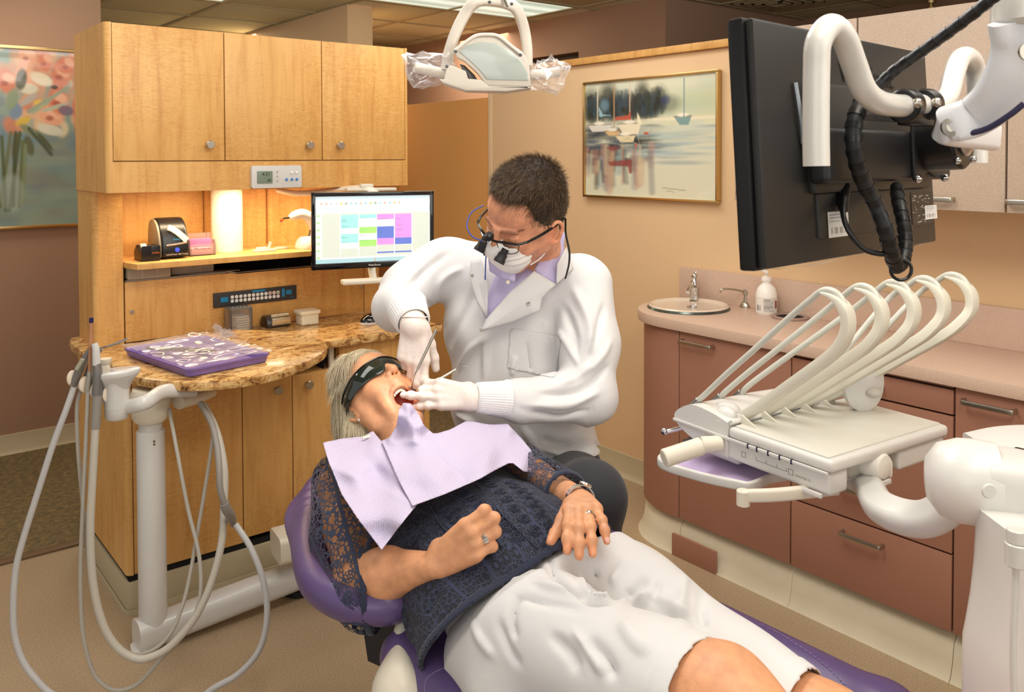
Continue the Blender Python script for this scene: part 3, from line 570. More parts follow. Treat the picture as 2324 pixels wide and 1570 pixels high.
wrap_pic('label_print', cv, p, .0416, A0-1.15, A0+1.15, p[2]+.008, p[2]+.068, attr_mat('label_paint'), t_)
c1 = pz(1793, 721, ZC); t_ = thing('waste_hole', 'round countertop waste chute ring beside the soap bottle', 'waste chute', c1)
m = MB(); lathe(m, [(.068, .001), (.068, .007), (.062, .01), (.052, .008), (.05, .003)], c1, (0, 0, 1), 40); obj('ring', m, mat('ring_mauve', (160, 132, 122), .3), t_)
m = MB(); lathe(m, [(.05, .004), (.03, .002), (0, .0015)], c1, (0, 0, 1), 40); obj('hole', m, DARK, t_)
# ================================================================ THINGS IN AND ON THE MAPLE HUTCH
ZS = 1.1135; ZG = .8115
ink = mat('ink_white', (230, 228, 222), .5); inkb = mat('ink_black', (30, 28, 28), .6); inkc = mat('ink_cyan', (40, 150, 200), .4); inko = mat('ink_orange', (220, 120, 40), .5)
# label printer
c = V(1.035, 3.42, ZS); t_ = thing('label_printer', 'black rounded label printer with pale window on the lit shelf', 'printer', c)
m = MB(); prof = [(-.085, .004), (-.088, .03), (-.082, .06), (-.066, .1), (-.045, .13), (-.012, .15), (.03, .15), (.06, .13), (.072, .08), (.075, .004)]
pp = smooth_path([V(*q, 0) for q in prof], 3)[:, :2]
prism(m, [tuple(q) for q in pp], .104, c+V(-.052, 0, 0), (0, 1, 0), (0, 0, 1), .012, seg=3); obj('body', m, BLACK, t_)
m = MB(); prism(m, [(q[0]*.94, q[1]*.94+.004) for q in pp], .008, c+V(-.058, 0, 0), (0, 1, 0), (0, 0, 1), .002); obj('side_cover', m, mat('warm_grey', (140, 130, 110), .4), t_)
m = MB()
sweep(m, [c+V(x, *q) for x, q in zip((-.02, -.006, .012, .03, .042), ((-.060, .1175), (-.064, .112), (-.0725, .098), (-.081, .08), (-.0855, .066)))], [(-.003, -.012), (.003, -.012), (.003, .012), (-.003, .012)], up=(1, 0, 0)); obj('window', m, mat('cream_gloss', (214, 208, 180), .2), t_)
m = MB(); tube(m, [c+V(-.036, -.090, .052), c+V(.0, -.092, .055), c+V(.04, -.091, .06)], .004, 8, 4); obj('label_slot', m, mat('pewter', (150, 140, 128)), t_)
m = MB(); lathe(m, [(0, 0), (.0085, 0), (.0085, .003), (.005, .004), (0, .004)], c+V(.005, -.088, .034), (0, -1, .05), 18); bt = obj('button', m, mat('blue_led', (70, 90, 230), .3, emit=(60, 90, 255), estr=.6), t_)
text('lettering', 'LabelWriter 450 Turbo', .0085, c+V(.004, -.0885, .017), (1, 0, 0), (0, 0, 1), ink, t_); text('lettering', 'DYMO', .009, c+V(.004, -.0845, .072), (1, 0, 0), (0, .25, 1), inkc, t_, lift=.002)
# tape dispenser
c = V(.925, 3.365, ZS); t_ = thing('tape_dispenser', 'small black tape dispenser left of the label printer', 'tape dispenser', c)
m = MB(); prism(m, [(-.05, 0), (.05, 0), (.05, .035), (.02, .058), (.0, .05), (-.02, .03), (-.05, .058)], .046, c+V(-.02, 0, 0), (0, 1, 0), (0, 0, 1), .005); obj('body', m, BLACK, t_)
m = MB(); bb(m, c[0]+.012, c[0]+.05, c[1]-.052, c[1]+.02, c[2], c[2]+.058, .006); obj('block', m, BLACK, t_)
m = MB(); lathe(m, [(0, -.01), (.024, -.01), (.024, .01), (0, .01)], c+V(.0, .005, .038), (1, 0, 0), 20); obj('tape_roll', m, mat('tape_clear', (226, 214, 186), .3), t_)
text('lettering', 'DYMO', .009, c+V(.031, -.0525, .03), (1, 0, 0), (0, 0, 1), inko, t_)
# pink card box
c = V(1.15, 3.40, ZS); t_ = thing('card_box', 'clear acrylic box holding pink cards beside the white column', 'box', c)
acr = mat('acrylic', (240, 225, 225), .08, trans=.85, ior=1.3); m = MB()
bb(m, c[0]-.05, c[0]+.05, c[1]-.03, c[1]-.026, ZS, ZS+.045, .001); bb(m, c[0]-.05, c[0]+.05, c[1]+.026, c[1]+.03, ZS, ZS+.085, .001); bb(m, c[0]-.05, c[0]-.047, c[1]-.026, c[1]+.026, ZS, ZS+.06, .001); bb(m, c[0]+.047, c[0]+.05, c[1]-.026, c[1]+.026, ZS, ZS+.06, .001); bb(m, c[0]-.05, c[0]+.05, c[1]-.03, c[1]+.03, ZS, ZS+.003, 0)
obj('holder', m, acr, t_)
m = MB(); bb(m, c[0]-.04, c[0]+.04, c[1]-.02, c[1]+.02, ZS+.004, ZS+.03, .002); obj('paper_stack', m, mat('pale_pink', (240, 200, 210), .6), t_)
m = MB(); bb(m, c[0]-.044, c[0]+.042, c[1]-.005, c[1]+.022, ZS+.03, ZS+.064, .001); obj('cards', m, mat('pink_card', (236, 110, 160), .6), t_)
text('lettering', 'Microbrush', .014, c+V(0, -.0305, .028), (1, 0, 0), (0, .0, 1), inkb, t_)
m = MB(); lathe(m, [(0, 0), (.062, 0), (.062, .262), (0, .262)], (1.285, 3.475, ZS), (0, 0, 1), 40); obj('duct_column', m, mat('column_white', (240, 232, 214), .45), None, 'smooth white round column standing in the lit niche', 'column')
c = V(1.40, 3.37, ZS); t_ = thing('dispensing_tray', 'small white tray with a stub handle in front of the white column', 'tray', c)
m = MB(); box(m, c+V(0, 0, .004), (.085, .05, .008), None, .003); box(m, c+V(-.01, 0, .012), (.04, .03, .01), None, .003); obj('base', m, WHITE, t_)
m = MB(); rod(m, c+V(.02, 0, .008), c+V(.028, .0, .036), .006); obj('stub', m, mat('stub_grey', (196, 186, 170), .4), t_)
m = MB(); lathe(m, [(0, 0), (.03, 0), (.03, .004), (.026, .005), (0, .004)], (1.50, 3.43, ZS), (0, 0, 1), 28); obj('lid_disc', m, WHITE, None, 'flat white round lid lying on the shelf left of the curing lamp', 'lid')
# curing light
c = V(1.585, 3.36, ZS); t_ = thing('curing_light', 'white dental curing gun with orange tip standing in its round dock', 'curing light', c)
m = MB(); lathe(m, [(0, 0), (.052, 0), (.054, .006), (.052, .02), (.042, .04), (.03, .05), (0, .052)], c, (0, 0, 1), 32, 0, 1.15, .9); obj('dock', m, WHITE, t_)
m = MB(); tube(m, [c+V(.02, 0, .035), c+V(.028, 0, .06), c+V(.03, 0, .085)], .018, 14, 5, scale=lambda s: 1.15-.25*s); obj('grip', m, mat('gunmetal', (90, 94, 104), .3, .5), t_)
m = MB(); tube(m, [c+V(.03, 0, .075), c+V(.022, -.002, .105), c+V(.0, -.004, .135), c+V(-.03, -.004, .146), c+V(-.065, -.004, .138), c+V(-.08, -.004, .132)], .02, 16, 6, scale=lambda s: [(.8+.35*math.sin(PI*min(1, s*1.15)))*(1-.35*max(0, s-.8)*5)]*2); obj('barrel', m, WHITE, t_)
m = MB(); tube(m, [c+V(-.078, -.004, .133), c+V(-.105, -.004, .131), c+V(-.117, -.006, .126), c+V(-.122, -.008, .118)], .0035, 8, 4); obj('light_guide', m, BLACK, t_)
m = MB(); box(m, c+V(-.116, -.006, .124), (.012, .012, .012), None, .003); obj('eye_shield', m, mat('orange_tip', (230, 80, 40), .3), t_)
m = MB(); ball(m, c+V(.036, -.018, .062), .004, 10, 6); obj('indicator', m, mat('blue_led2', (60, 90, 240), .3, emit=(60, 90, 255), estr=1), t_)
# drawer organizers under the shelf
orgm = mat('organizer_plastic', (186, 176, 158), .25, trans=.25, ior=1.2); bits = mat('organizer_bits', (70, 80, 100), .6)
for x0, x1, lab in ((.865, 1.02, 'smoky plastic parts box at the left end under the shelf'), (1.035, 1.2, 'smoky plastic parts box second from the left under the shelf')):
    t_ = thing('parts_box', lab, 'box', ((x0+x1)/2, 3.41, 1.006)); m = MB(); bb(m, x0, x1, 3.345 if x0 < .9 else 3.39, 3.47, 1.045, 1.083, .006); obj('case', m, orgm, t_)
    m = MB(); bb(m, x0-.002, x1+.002, 3.342 if x0 < .9 else 3.387, 3.475, 1.0825, 1.089, .002); obj('lid', m, orgm, t_)
    for k in (1, 2):
        m = MB(); xx = x0+(x1-x0)*k/3; bb(m, xx-.001, xx+.001, 3.3435 if x0 < .9 else 3.3885, 3.46, 1.047, 1.081, 0); obj('divider', m, mat('divider', (190, 180, 164), .4), t_)
# membrane keypad
x0, x1, z0, z1 = 1.183, 1.533, .904, .963; W, Hh = x1-x0, z1-z0; YP = 3.36
t_ = thing('control_keypad', 'black control panel strip with two rows of white buttons on the maple hutch', 'keypad', ((x0+x1)/2, YP, z0))
m = MB(); bb(m, x0, x1, YP-.006, YP, z0, z1, .002); obj('panel', m, mat('panel_grey', (56, 54, 54), .35), t_)
wb = mat('key_white', (228, 226, 220), .35); kb = None
cols = {(0, 9): (214, 60, 50), (0, 10): (236, 150, 40), (0, 11): (90, 130, 80)}
for i in range(12):
    for j in range(2):
        x = x0+W*(.215+.05*i*1.0); z = z0+Hh*(.62-.27*j)
        if kb is None: m = MB(); prism(m, rrect(.0135, .0135, .005, 3), .0025, (x, YP-.006, z), (1, 0, 0), (0, 0, 1), .001); kb = obj('key', m, wb, t_); k0 = (x, z)
        else: c_ = kb.copy(); C.objects.link(c_); c_.location = Vector(kb.location)+Vector((x-k0[0], 0, z-k0[1]))
for (j, i), cc in cols.items():
    m = MB(); lathe(m, [(0, 0), (.0035, 0), (.0035, .0006), (0, .0006)], (x0+W*(.215+.05*i), YP-.0085, z0+Hh*.62), (0, -1, 0), 10); obj('key_mark', m, mat('mark%d' % i, cc, .4), t_)
blue = mat('key_blue', (30, 130, 180), .4)
for fx, fz, w_, h_ in ((.125, .5, .03, .02), (.90, .55, .025, .018), (.83, .55, .012, .034), (.53, .86, .055, .008)):
    m = MB(); bb(m, x0+W*fx-w_/2, x0+W*fx+w_/2, YP-.008, YP-.005, z0+Hh*fz-h_/2, z0+Hh*fz+h_/2, .001); obj('blue_key', m, blue, t_)
text('lettering', 'A-dec', .007, (x0+W*.94, YP-.0063, z0+Hh*.2), (1, 0, 0), (0, 0, 1), inkc, t_)
# gauze box, chrome dispenser, white pot, mouse
c = pz(530, 746, ZG); c = V(1.262, 3.30, ZG); t_ = thing('gauze_box', 'clear acrylic box of white gauze squares below the keypad', 'box', c)
m = MB(); w_, d_, h_ = .085, .075, .092
for a in ((-w_/2, -w_/2+.003, -d_/2, d_/2), (w_/2-.003, w_/2, -d_/2, d_/2), (-w_/2, w_/2, d_/2-.003, d_/2), (-w_/2, w_/2, -d_/2, -d_/2+.003)): bb(m, c[0]+a[0], c[0]+a[1], c[1]+a[2], c[1]+a[3], ZG, ZG+h_, .0008)
obj('case', m, mat('acrylic2', (235, 232, 226), .06, trans=.92, ior=1.3), t_)
m = MB(); bb(m, c[0]-w_/2-.001, c[0]+w_/2+.001, c[1]-d_/2-.001, c[1]+d_/2+.001, ZG+h_, ZG+h_+.006, .001); obj('lid', m, mat('acrylic_smoke', (150, 150, 140), .1, trans=.5), t_)
m = MB(); 
for k in range(7): box(m, c+V(rnd.uniform(-.003, .003)+.008, 0, .005+k*.009), (.055, .055, .0075), None, .003)
g_ = obj('gauze_stack', m, mat('gauze', (242, 236, 226), .9), t_); g_['kind'] = 'stuff'
c = V(1.42, 3.31, ZG); t_ = thing('floss_dispenser', 'chrome and black roll dispenser between gauze box and white pot', 'dispenser', c)
m = MB(); prism(m, [(-.04, 0), (.04, 0), (.04, .03), (.02, .045), (-.015, .045), (-.035, .025)], .10, c+V(-.05, 0, 0), (0, 1, 0), (0, 0, 1), .006); obj('body', m, mat('dark_brown_plastic', (46, 34, 28), .3), t_)
m = MB(); box(m, c+V(.008, -.035, .024), (.08, .014, .03), None, .005); rod(m, c+V(-.03, -.02, .045), c+V(.045, -.02, .045), .009); obj('chrome_cover', m, mat('chrome_warm', (214, 206, 180), .2, .85), t_)
c = V(1.545, 3.28, ZG); t_ = thing('cotton_pot', 'square cream pot with lid on the granite counter', 'pot', c)
m = MB(); s = 1
for (z0_, z1_, w0, w1) in ((0, .042, .038, .045),): prism(m, rrect(w0*2, w0*1.7, .008), .042, c, (1, 0, 0), (0, 1, 0), .002)
obj('pot', m, mat('pot_cream', (234, 226, 200), .35), t_)
m = MB(); prism(m, rrect(.09, .078, .01), .014, c+V(0, 0, .042), (1, 0, 0), (0, 1, 0), .003); obj('lid', m, mat('pot_cream', (234, 226, 200)), t_)
c = V(1.755, 3.11, ZG); t_ = thing('computer_mouse', 'black and white computer mouse on the granite counter', 'mouse', c)
m = MB(); ball(m, c+V(0, 0, .008), (.056, .034, .034), 28, 14); m.v = [(a, b, max(z, ZG+.008)) for a, b, z in m.v]; obj('shell', m, mat('piano_black', (12, 12, 14), .08, coat=.6), t_)
m = MB(); lathe(m, [(0, 0), (1, 0), (1.02, .004), (1.0, .009), (0, .009)], c, (0, 0, 1), 32, 0, .056, .034, xdir=(1, 0, 0)); obj('base', m, WHITE, t_)
# monitor with schedule
def quadframe(TL, TR, BL): x = unit(TR-TL); y = unit((TL-BL)-x*((TL-BL)@x)); return x, y, np.cross(x, y), np.linalg.norm(TR-TL), np.linalg.norm(TL-BL)
TL, TR, BL = D(706, 437, 3.27), D(984, 433, 3.46), D(697, 614, 3.27)
x, y, n, W, Hh = quadframe(TL, TR, BL); BLc = TL-y*Hh
t_ = thing('computer_monitor', 'black flat monitor showing a coloured appointment schedule', 'monitor', BLc+x*W/2); R3 = np.array([x, y, n]).T
m = MB(); bz = .016
def lb(mb, u0, u1, v0, v1, w0, w1, bev=.002, mi=0): box(mb, BLc+x*(u0+u1)/2+y*(v0+v1)/2+n*(w0+w1)/2, (u1-u0, v1-v0, w1-w0), R3, bev, mi)
lb(m, 0, W, 0, bz*1.5, -.012, .004); lb(m, 0, W, Hh-bz, Hh, -.012, .004); lb(m, 0, bz, 0, Hh, -.012, .004); lb(m, W-bz, W, 0, Hh, -.012, .004); obj('bezel', m, mat('piano_black', (12, 12, 14)), t_)
m = MB(); lb(m, .01, W-.01, .01, Hh-.01, -.035, -.0125, .006); obj('back_shell', m, BLACKM, t_)
sx, sy = W-2*bz, Hh-2.5*bz; cv = Cv(240, 132, (214, 226, 222))
cv.rect(0, 0, 1, .05, (196, 216, 226)); cv.rect(0, .05, 1, .17, (240, 244, 240)); cv.rect(0, .17, 1, .24, (206, 220, 228)); cv.rect(0, .94, 1, 1, (170, 206, 214))
for k in range(17): cv.ell(.05+k*.042, .11, .012, .02, R2.choice([(220, 180, 60), (120, 150, 120), (90, 160, 90), (200, 160, 140), (180, 190, 190), (120, 190, 200)]), .8, .6)
cv.rect(.05, .25, 1, .94, (240, 242, 236))
for k in range(6): a = .055+k*.157; cv.rect(a, .26, a+.15, .92, (206, 214, 202))
for k in range(7): cv.rect(.012, .28+k*.105, .035, .295+k*.105, (140, 220, 60))
def ap(k, a, b, c_): q = .055+k*.157; cv.rect(q, .28+a*.62, q+.15, .28+b*.62, c_)
T_, Gn, Mg, Bl, Wh = (160, 224, 220), (166, 230, 120), (222, 150, 224), (104, 124, 206), (244, 246, 242)
for a in ((1, 0, .33, T_), (1, .33, .47, Wh), (1, .47, .68, T_), (1, .68, .82, Wh), (2, 0, .1, T_), (2, .1, .31, Wh), (2, .31, .47, Gn), (2, .47, .62, Wh), (2, .62, .78, Gn), (3, 0, .14, Mg), (3, .14, .3, Wh), (3, .3, .6, Bl), (3, .6, .76, Mg), (3, .93, .97, Bl), (4, 0, .6, Mg), (4, .6, .76, Bl), (4, .93, .97, Bl)): ap(*a)
for k in range(40): a = R2.choice([1, 2, 3, 4]); q = .06+a*.157; v = .29+R2.uniform(0, .45); cv.rect(q, v, q+R2.uniform(.03, .09), v+.009, (70, 110, 120), .35)
o_ = BLc+x*bz+y*bz*1.5-n*.001; scr = attr_mat('screen_glow', .2, emit=.62); bsdf = scr.node_tree.nodes['Principled BSDF']
picture('screen', cv, o_+y*sy, o_+y*sy+x*sx, o_, scr, t_)
text('lettering', 'ViewSonic', .012, BLc+x*W*.5+y*.011+n*.0045, x, y, ink, t_)
m = MB(); tube(m, [BLc+x*W*.5-n*.03+y*.06, BLc+x*W*.49-n*.02-y*.01, BLc+x*W*.50-n*.01-y*.05], .022, 14, 5, scale=lambda s: (1.3-.3*s, .5)); obj('neck', m, WHITE2, t_)
m = MB(); q = BLc+x*W*.5-y*.052; box(m, q+x*.05, (.36, .02, .05), np.array([x, y, n]).T, .009, seg=4); obj('arm_bar', m, WHITE2, t_)
m = MB(); a_ = on(650, 432, 1, 3.22); tube(m, [V(a_[0]-.0, 3.3, 1.365), V(a_[0]+.06, 3.25, 1.352), V(a_[0]+.18, 3.22, 1.358), TL+x*W*.45-n*.05+y*.012, TL+x*W*.6-n*.04-y*.03], .02, 12, 6, scale=lambda s: (1.2, .6)); obj('mount_arm', m, WHITE2, t_)
m = MB(); box(m, TL+x*W*.5-n*.05+y*.008, (.2, .012, .04), R3, .004); box(m, TL+x*W*.46-n*.05+y*.02, (.05, .02, .04), R3, .004); obj('mount_clip', m, WHITE2, t_)

# ================================================================ ROUND TABLE + INSTRUMENT TRAY
px = [(250, 812), (258, 832), (290, 848), (345, 860), (420, 866), (500, 863), (580, 853), (640, 839), (700, 817), (735, 797), (742, 782), (725, 768), (680, 757), (600, 749), (500, 747), (420, 756), (335, 776), (275, 796)]
ZT = .842; P = np.array([pz(a, b, ZT) for a, b in px]); P = smooth_path(P, 5, True); cT = P.mean(0)
t_ = thing('round_table_top', 'round brown granite table top holding the wrapped purple tray', 'table top', (cT[0], cT[1], ZT-.03))
m = MB(); n_ = len(P)
rings = [(.0, ZT), (.0, ZT-.004), (-.0, ZT-.01)]
rr = [(.985, ZT), (.997, ZT-.003), (1.0, ZT-.009), (1.002, ZT-.02), (.994, ZT-.028), (.975, ZT-.031)]
vs = [cT*V(1, 1, 0)+(p-cT)*V(k, k, 0)+V(0, 0, z) for k, z in rr for p in P]; fs = []
for i in range(len(rr)-1):
    for k in range(n_): l = (k+1) % n_; fs.append([i*n_+k, (i+1)*n_+k, (i+1)*n_+l, i*n_+l])
fs.append(list(range(n_))); fs.append([(len(rr)-1)*n_+k for k in range(n_)][::-1])
m.add(vs, fs); obj('slab', m, GRAN, t_)
TLt, TRt, BLt, BRt = [pz(a, b, ZT+.027) for a, b in ((285, 793), (450, 757), (437, 845), (607, 797))]
t_ = thing('instrument_tray', 'purple plastic tray wrapped in clear film on the round table', 'tray', ((TLt+BRt)/2)*V(1, 1, 0)+V(0, 0, ZT))
cc = (TLt+TRt+BLt+BRt)/4; ux = unit(BLt-TLt); uy = unit(TRt-TLt-ux*((TRt-TLt)@ux)); LX = np.linalg.norm(BLt-TLt); LY = np.linalg.norm(TRt-TLt)
m = MB(); lev = [(-.0, .0265, 0), (.0, .0235, 0), (-.004, .022, .0), (-.010, .004, 0), (-.016, .0005, 0), (-.018, .003, 0), (-.012, .018, 0), (-.007, .0245, 0), (-.002, .0268, 0)]
fr = []
for d_, z, _ in lev: fr.append([cc*V(1, 1, 0)+ux*p[0]+uy*p[1]+V(0, 0, ZT+z) for p in rrect(LX+2*d_, LY+2*d_, .03+d_, 5)])
k_ = len(fr[0]); vs = sum(fr, []); fs = []
for i in range(len(fr)-1):
    for k in range(k_): l = (k+1) % k_; fs.append([i*k_+k, (i+1)*k_+k, (i+1)*k_+l, i*k_+l])
fs.append([4*k_+k for k in range(k_)][::-1]); m.add(vs, fs); fs = [list(range(5*k_, 6*k_))]; m.add([vs[i] for i in fs[0]], [list(range(k_))])
obj('tray_body', m, PURPLEP, t_)
def T(u, v, z): return cc*V(1, 1, 0)+ux*u*LX/2+uy*v*LY/2+V(0, 0, ZT+z)
m = MB()
for v in (-.3, .25):
    sweep(m, [T(-.85, v, .006), T(.1, v, .006)], rrect(.006, .012, .002, 2), up=(0, 0, 1))
obj('divider', m, PURPLEP, t_)
hand = mat('instrument_handle', (44, 34, 26), .3, .4)
for k in range(7):
    u0, v0 = -.8+.02*k, -.66+.2*k if k < 4 else -.62+.2*k
    a_ = T(-.82+.1*k, -.55+.11*k, .023); b_ = T(-.3+.1*k, .05+.11*k-.35, .024)
    o_t = thing('dental_instrument', 'black-handled instrument under film, '+['nearest the left corner of the purple tray', 'second from the left corner of the purple tray', 'third from the left corner of the purple tray', 'fourth from the left corner, mid row on the tray', 'fifth from the left corner of the purple tray', 'sixth from the left corner of the purple tray', 'farthest from the left corner of the purple tray'][k], 'dental instrument', a_, 'wrapped hand instruments'); d_ = unit(b_-a_)
    m = MB(); lathe(m, [(0, 0), (.002, 0), (.0045, .006), (.0045, .03), (.0038, .032), (.0045, .034), (.0045, .07), (.0038, .072), (.0045, .075), (.004, .1), (.0015, .105), (0, .106)], a_, d_, 12); obj('handle', m, hand, o_t)
    m = MB(); tube(m, [a_+d_*.1, a_+d_*.118, a_+d_*.126+V(0, 0, .004)], .001, 6, 3); tube(m, [a_, a_-d_*.012, a_-d_*.018+V(0, 0, .004)], .001, 6, 3); obj('tip', m, STEEL, o_t)
m = MB(); lathe(m, [(0, 0), (.011, 0), (.011, .003), (0, .003)], T(-.55, .5, .022), (.1, -.3, 1), 20); tube(m, [T(-.5, .45, .022), T(.1, .1, .018)], .002, 8, 1); obj('dental_mirror', m, STEEL, None, 'small round dental mirror lying under film on purple tray', 'dental mirror')
# cling film over the tray
R4 = np.random.RandomState(5)
def film_sheet(fn, nu, nv, name, parent, mm, **k):
    m = MB(); vs = [fn(i/(nu-1), j/(nv-1)) for j in range(nv) for i in range(nu)]; fs = [[j*nu+i, j*nu+i+1, (j+1)*nu+i+1, (j+1)*nu+i] for j in range(nv-1) for i in range(nu-1)]; m.add(vs, fs); return obj(name, m, mm, parent, **k)
film = bpy.data.materials.new('cling_film'); film.use_nodes = True; t = film.node_tree; t.nodes.clear()
out = N(t, 'ShaderNodeOutputMaterial'); tr = N(t, 'ShaderNodeBsdfTransparent'); gl = N(t, 'ShaderNodeBsdfGlossy', Roughness=.14); df = N(t, 'ShaderNodeBsdfDiffuse'); df.inputs[0].default_value = (.9, .85, .85, 1)
a1 = N(t, 'ShaderNodeMixShader'); a1.inputs[0].default_value = .5; t.links.new(gl.outputs[0], a1.inputs[1]); t.links.new(df.outputs[0], a1.inputs[2])
a2 = N(t, 'ShaderNodeMixShader'); lw = N(t, 'ShaderNodeLayerWeight', Blend=.35); ma = N(t, 'ShaderNodeMath', _operation='MULTIPLY_ADD'); ma.inputs[1].default_value = .34; ma.inputs[2].default_value = .15; t.links.new(lw.outputs['Facing'], ma.inputs[0]); t.links.new(ma.outputs[0], a2.inputs[0]); t.links.new(tr.outputs[0], a2.inputs[1]); t.links.new(a1.outputs[0], a2.inputs[2]); t.links.new(a2.outputs[0], out.inputs[0])
ph = R4.rand(12)*6.28; fq = R4.rand(12)*30+14; an_ = R4.rand(12)*.9-.2
def wr(u, v, s=1):
    z = 0
    for k in range(12): z += abs(math.sin(fq[k]*(u*math.cos(an_[k])+v*math.sin(an_[k]))+ph[k]))**3*.0011
    return z*s
film_sheet(lambda u, v: T(2.02*u-1.01, 2.02*v-1.01, .0285+wr(u, v, 1.5)+.002*math.sin(3*u)), 90, 70, 'film', t_, film)
film_sheet(lambda u, v: T(-.55+.5*u+.08*math.sin(9*v), .8+.22*v, .03+.03*math.sin(PI*v)*(.6+.4*math.sin(7*u))+wr(u, v, 3)), 40, 20, 'film_tuft', t_, film)
# ================================================================ ASSISTANT COLUMN (left foreground)
t_ = thing('assistant_column', 'white floor-standing post with keypad arm under the round table', 'dental unit', (.757, 2.70, 0)); PC = V(.757, 2.70, 0)
m = MB(); lathe(m, [(.041, .06), (.041, .668), (.039, .673), (.034, .674), (.034, .705), (.0, .705)], PC, (0, 0, 1), 40); obj('post', m, WHITE, t_)
m = MB(); lathe(m, [(0, 0), (.0035, 0), (.0035, .002), (0, .002)], PC+V(-.002, -.0405, .648), (0, -1, 0), 12); s1 = obj('screw', m, STEEL, t_); s2 = s1.copy(); C.objects.link(s2); s2.location = Vector(s1.location)+Vector((0, 0, -.009))
m = MB(); e_ = pz(655, 1296, .10); d_ = unit(e_*V(1, 1, 0)-PC); s_ = V(-d_[1], d_[0], 0)
sweep(m, [PC-d_*.05+V(0, 0, .055), PC+d_*.02+V(0, 0, .055), e_*V(1, 1, 0)+d_*.3+V(0, 0, .09)], [(a, b) for a, b in rrect(.09, .09, .03, 5)], up=(0, 0, 1), scale=lambda s: 1-.06*s); obj('floor_tube', m, WHITE, t_)
m = MB(); prism(m, [(-.07, -.03), (-.05, -.05), (-.02, -.05), (.02, -.0), (.02, .02), (-.03, .05), (-.06, .03)], .02, PC+V(0, 0, 0.001), d_, s_, .004); obj('foot', m, WHITE, t_)
m = MB(); lathe(m, [(0, .70), (.044, .70), (.052, .712), (.055, .74), (.06, .775), (.05, .80), (0, .80)], PC, (0, 0, 1), 36)
sweep(m, smooth_path([PC+V(-.02, .02, .76), PC+V(.08, .06, .775), PC+V(.17, .1, .785), PC+V(.22, .13, .785)], 5), rrect(.09, .075, .025, 5), up=(0, 0, 1), scale=lambda s: 1-.25*s); obj('head', m, WHITE2, t_)
m = MB(); q1, q2 = on(400, 910, 1, 2.70), on(470, 890, 1, 2.76); tube(m, [q1+V(0, -.02, 0), (q1+q2)/2+V(0, -.02, .0), q2, q2+V(.01, .03, -.01)], .026, 14, 5, scale=lambda s: (1.0+.15*math.sin(PI*s), .8)); obj('elbow_knuckle', m, WHITE2, t_)
# keypad pod on arm
pc = D(265, 905, 2.36); pc = V(pc[0], pc[1], 0); zt = D(265, 857, 2.36)[2]; zb = D(265, 950, 2.36)[2]
m = MB(); lathe(m, [(0, zb), (.026, zb), (.031, zb+.006), (.032, zb+.03), (.0315, zb+.0305), (.0325, zb+.031), (.0325, zt-.02), (.034, zt-.004), (.0, zt-.004)], pc, (0, 0, 1), 36); obj('pod_cylinder', m, WHITE, t_)
pr_ = unit(_r*V(1, 1, 0)); pf = unit(_f*V(1, 1, 0)); m = MB()
lev = [(.55, -.03), (.7, -.012), (.96, .006), (1.0, .012), (.98, .019), (.9, .0215), (0, .022)]
vs = []; nn = 40
for k_, z in lev:
    for k in range(nn):
        a = 2*PI*k/nn; cx = math.cos(a); vs.append(pc+V(0, 0, zt+z)+pr_*(.064*k_*np.sign(cx)*abs(cx)**.8-.0*(1-k_))+pf*(.045*k_*math.sin(a))+V(0, 0, .007*cx*min(1, k_*1.2)))
fs = [[i*nn+k, i*nn+(k+1) % nn, (i+1)*nn+(k+1) % nn, (i+1)*nn+k] for i in range(len(lev)-1) for k in range(nn)]; m.add(vs, fs); obj('pod_top', m, WHITE, t_)
m = MB(); R5 = random.Random(2)
for k in range(12): lathe(m, [(0, 0), (.003, 0), (.003, .0006), (0, .0006)], pc+V(0, 0, zt+.0215)+pr_*R5.uniform(-.045, .035)+pf*R5.uniform(-.02, .02), (0, 0, 1), 8)
k_ = obj('pod_icons', m, mat('icon_blue', (130, 160, 200), .5), t_); k_['kind'] = 'stuff'
m = MB(); ball(m, pc+V(0, 0, zt+.024)+pr_*.04, .003, 10, 6); obj('pod_led', m, mat('violet_led', (150, 130, 255), .3, emit=(150, 130, 255), estr=1.5), t_)
m = MB(); q2 = on(440, 885, 1, 2.62); tube(m, [pc+V(0, 0, zb+.03)+pr_*.02, pc+V(0, 0, zb+.045)+pr_*.08, q2*.5+(pc+V(0, 0, zb+.05)+pr_*.04)*.5+V(0, 0, .01), q2], .02, 14, 6, scale=lambda s: (.7, 1.0+.1*s)); obj('pod_arm', m, WHITE, t_)
m = MB()
tube(m, [D(170, 865, 2.36), D(200, 885, 2.36), D(235, 905, 2.36), D(262, 915, 2.36)], .011, 12, 5); obj('holder_bar', m, WHITE2, t_)
for x_, y_ in ((163, 866), (190, 880), (214, 892), (242, 902)):
    m = MB(); q = D(x_+2, y_-8, 2.34); lathe(m, [(0, -.006), (.011, -.006), (.016, -.002), (.016, .004), (.012, .007), (0, .007)], q, unit(pr_*.8-pf*.6), 22, 0, 1, 1.35); obj('holder_cup', m, mat('ivory', (232, 218, 196), .4), t_)
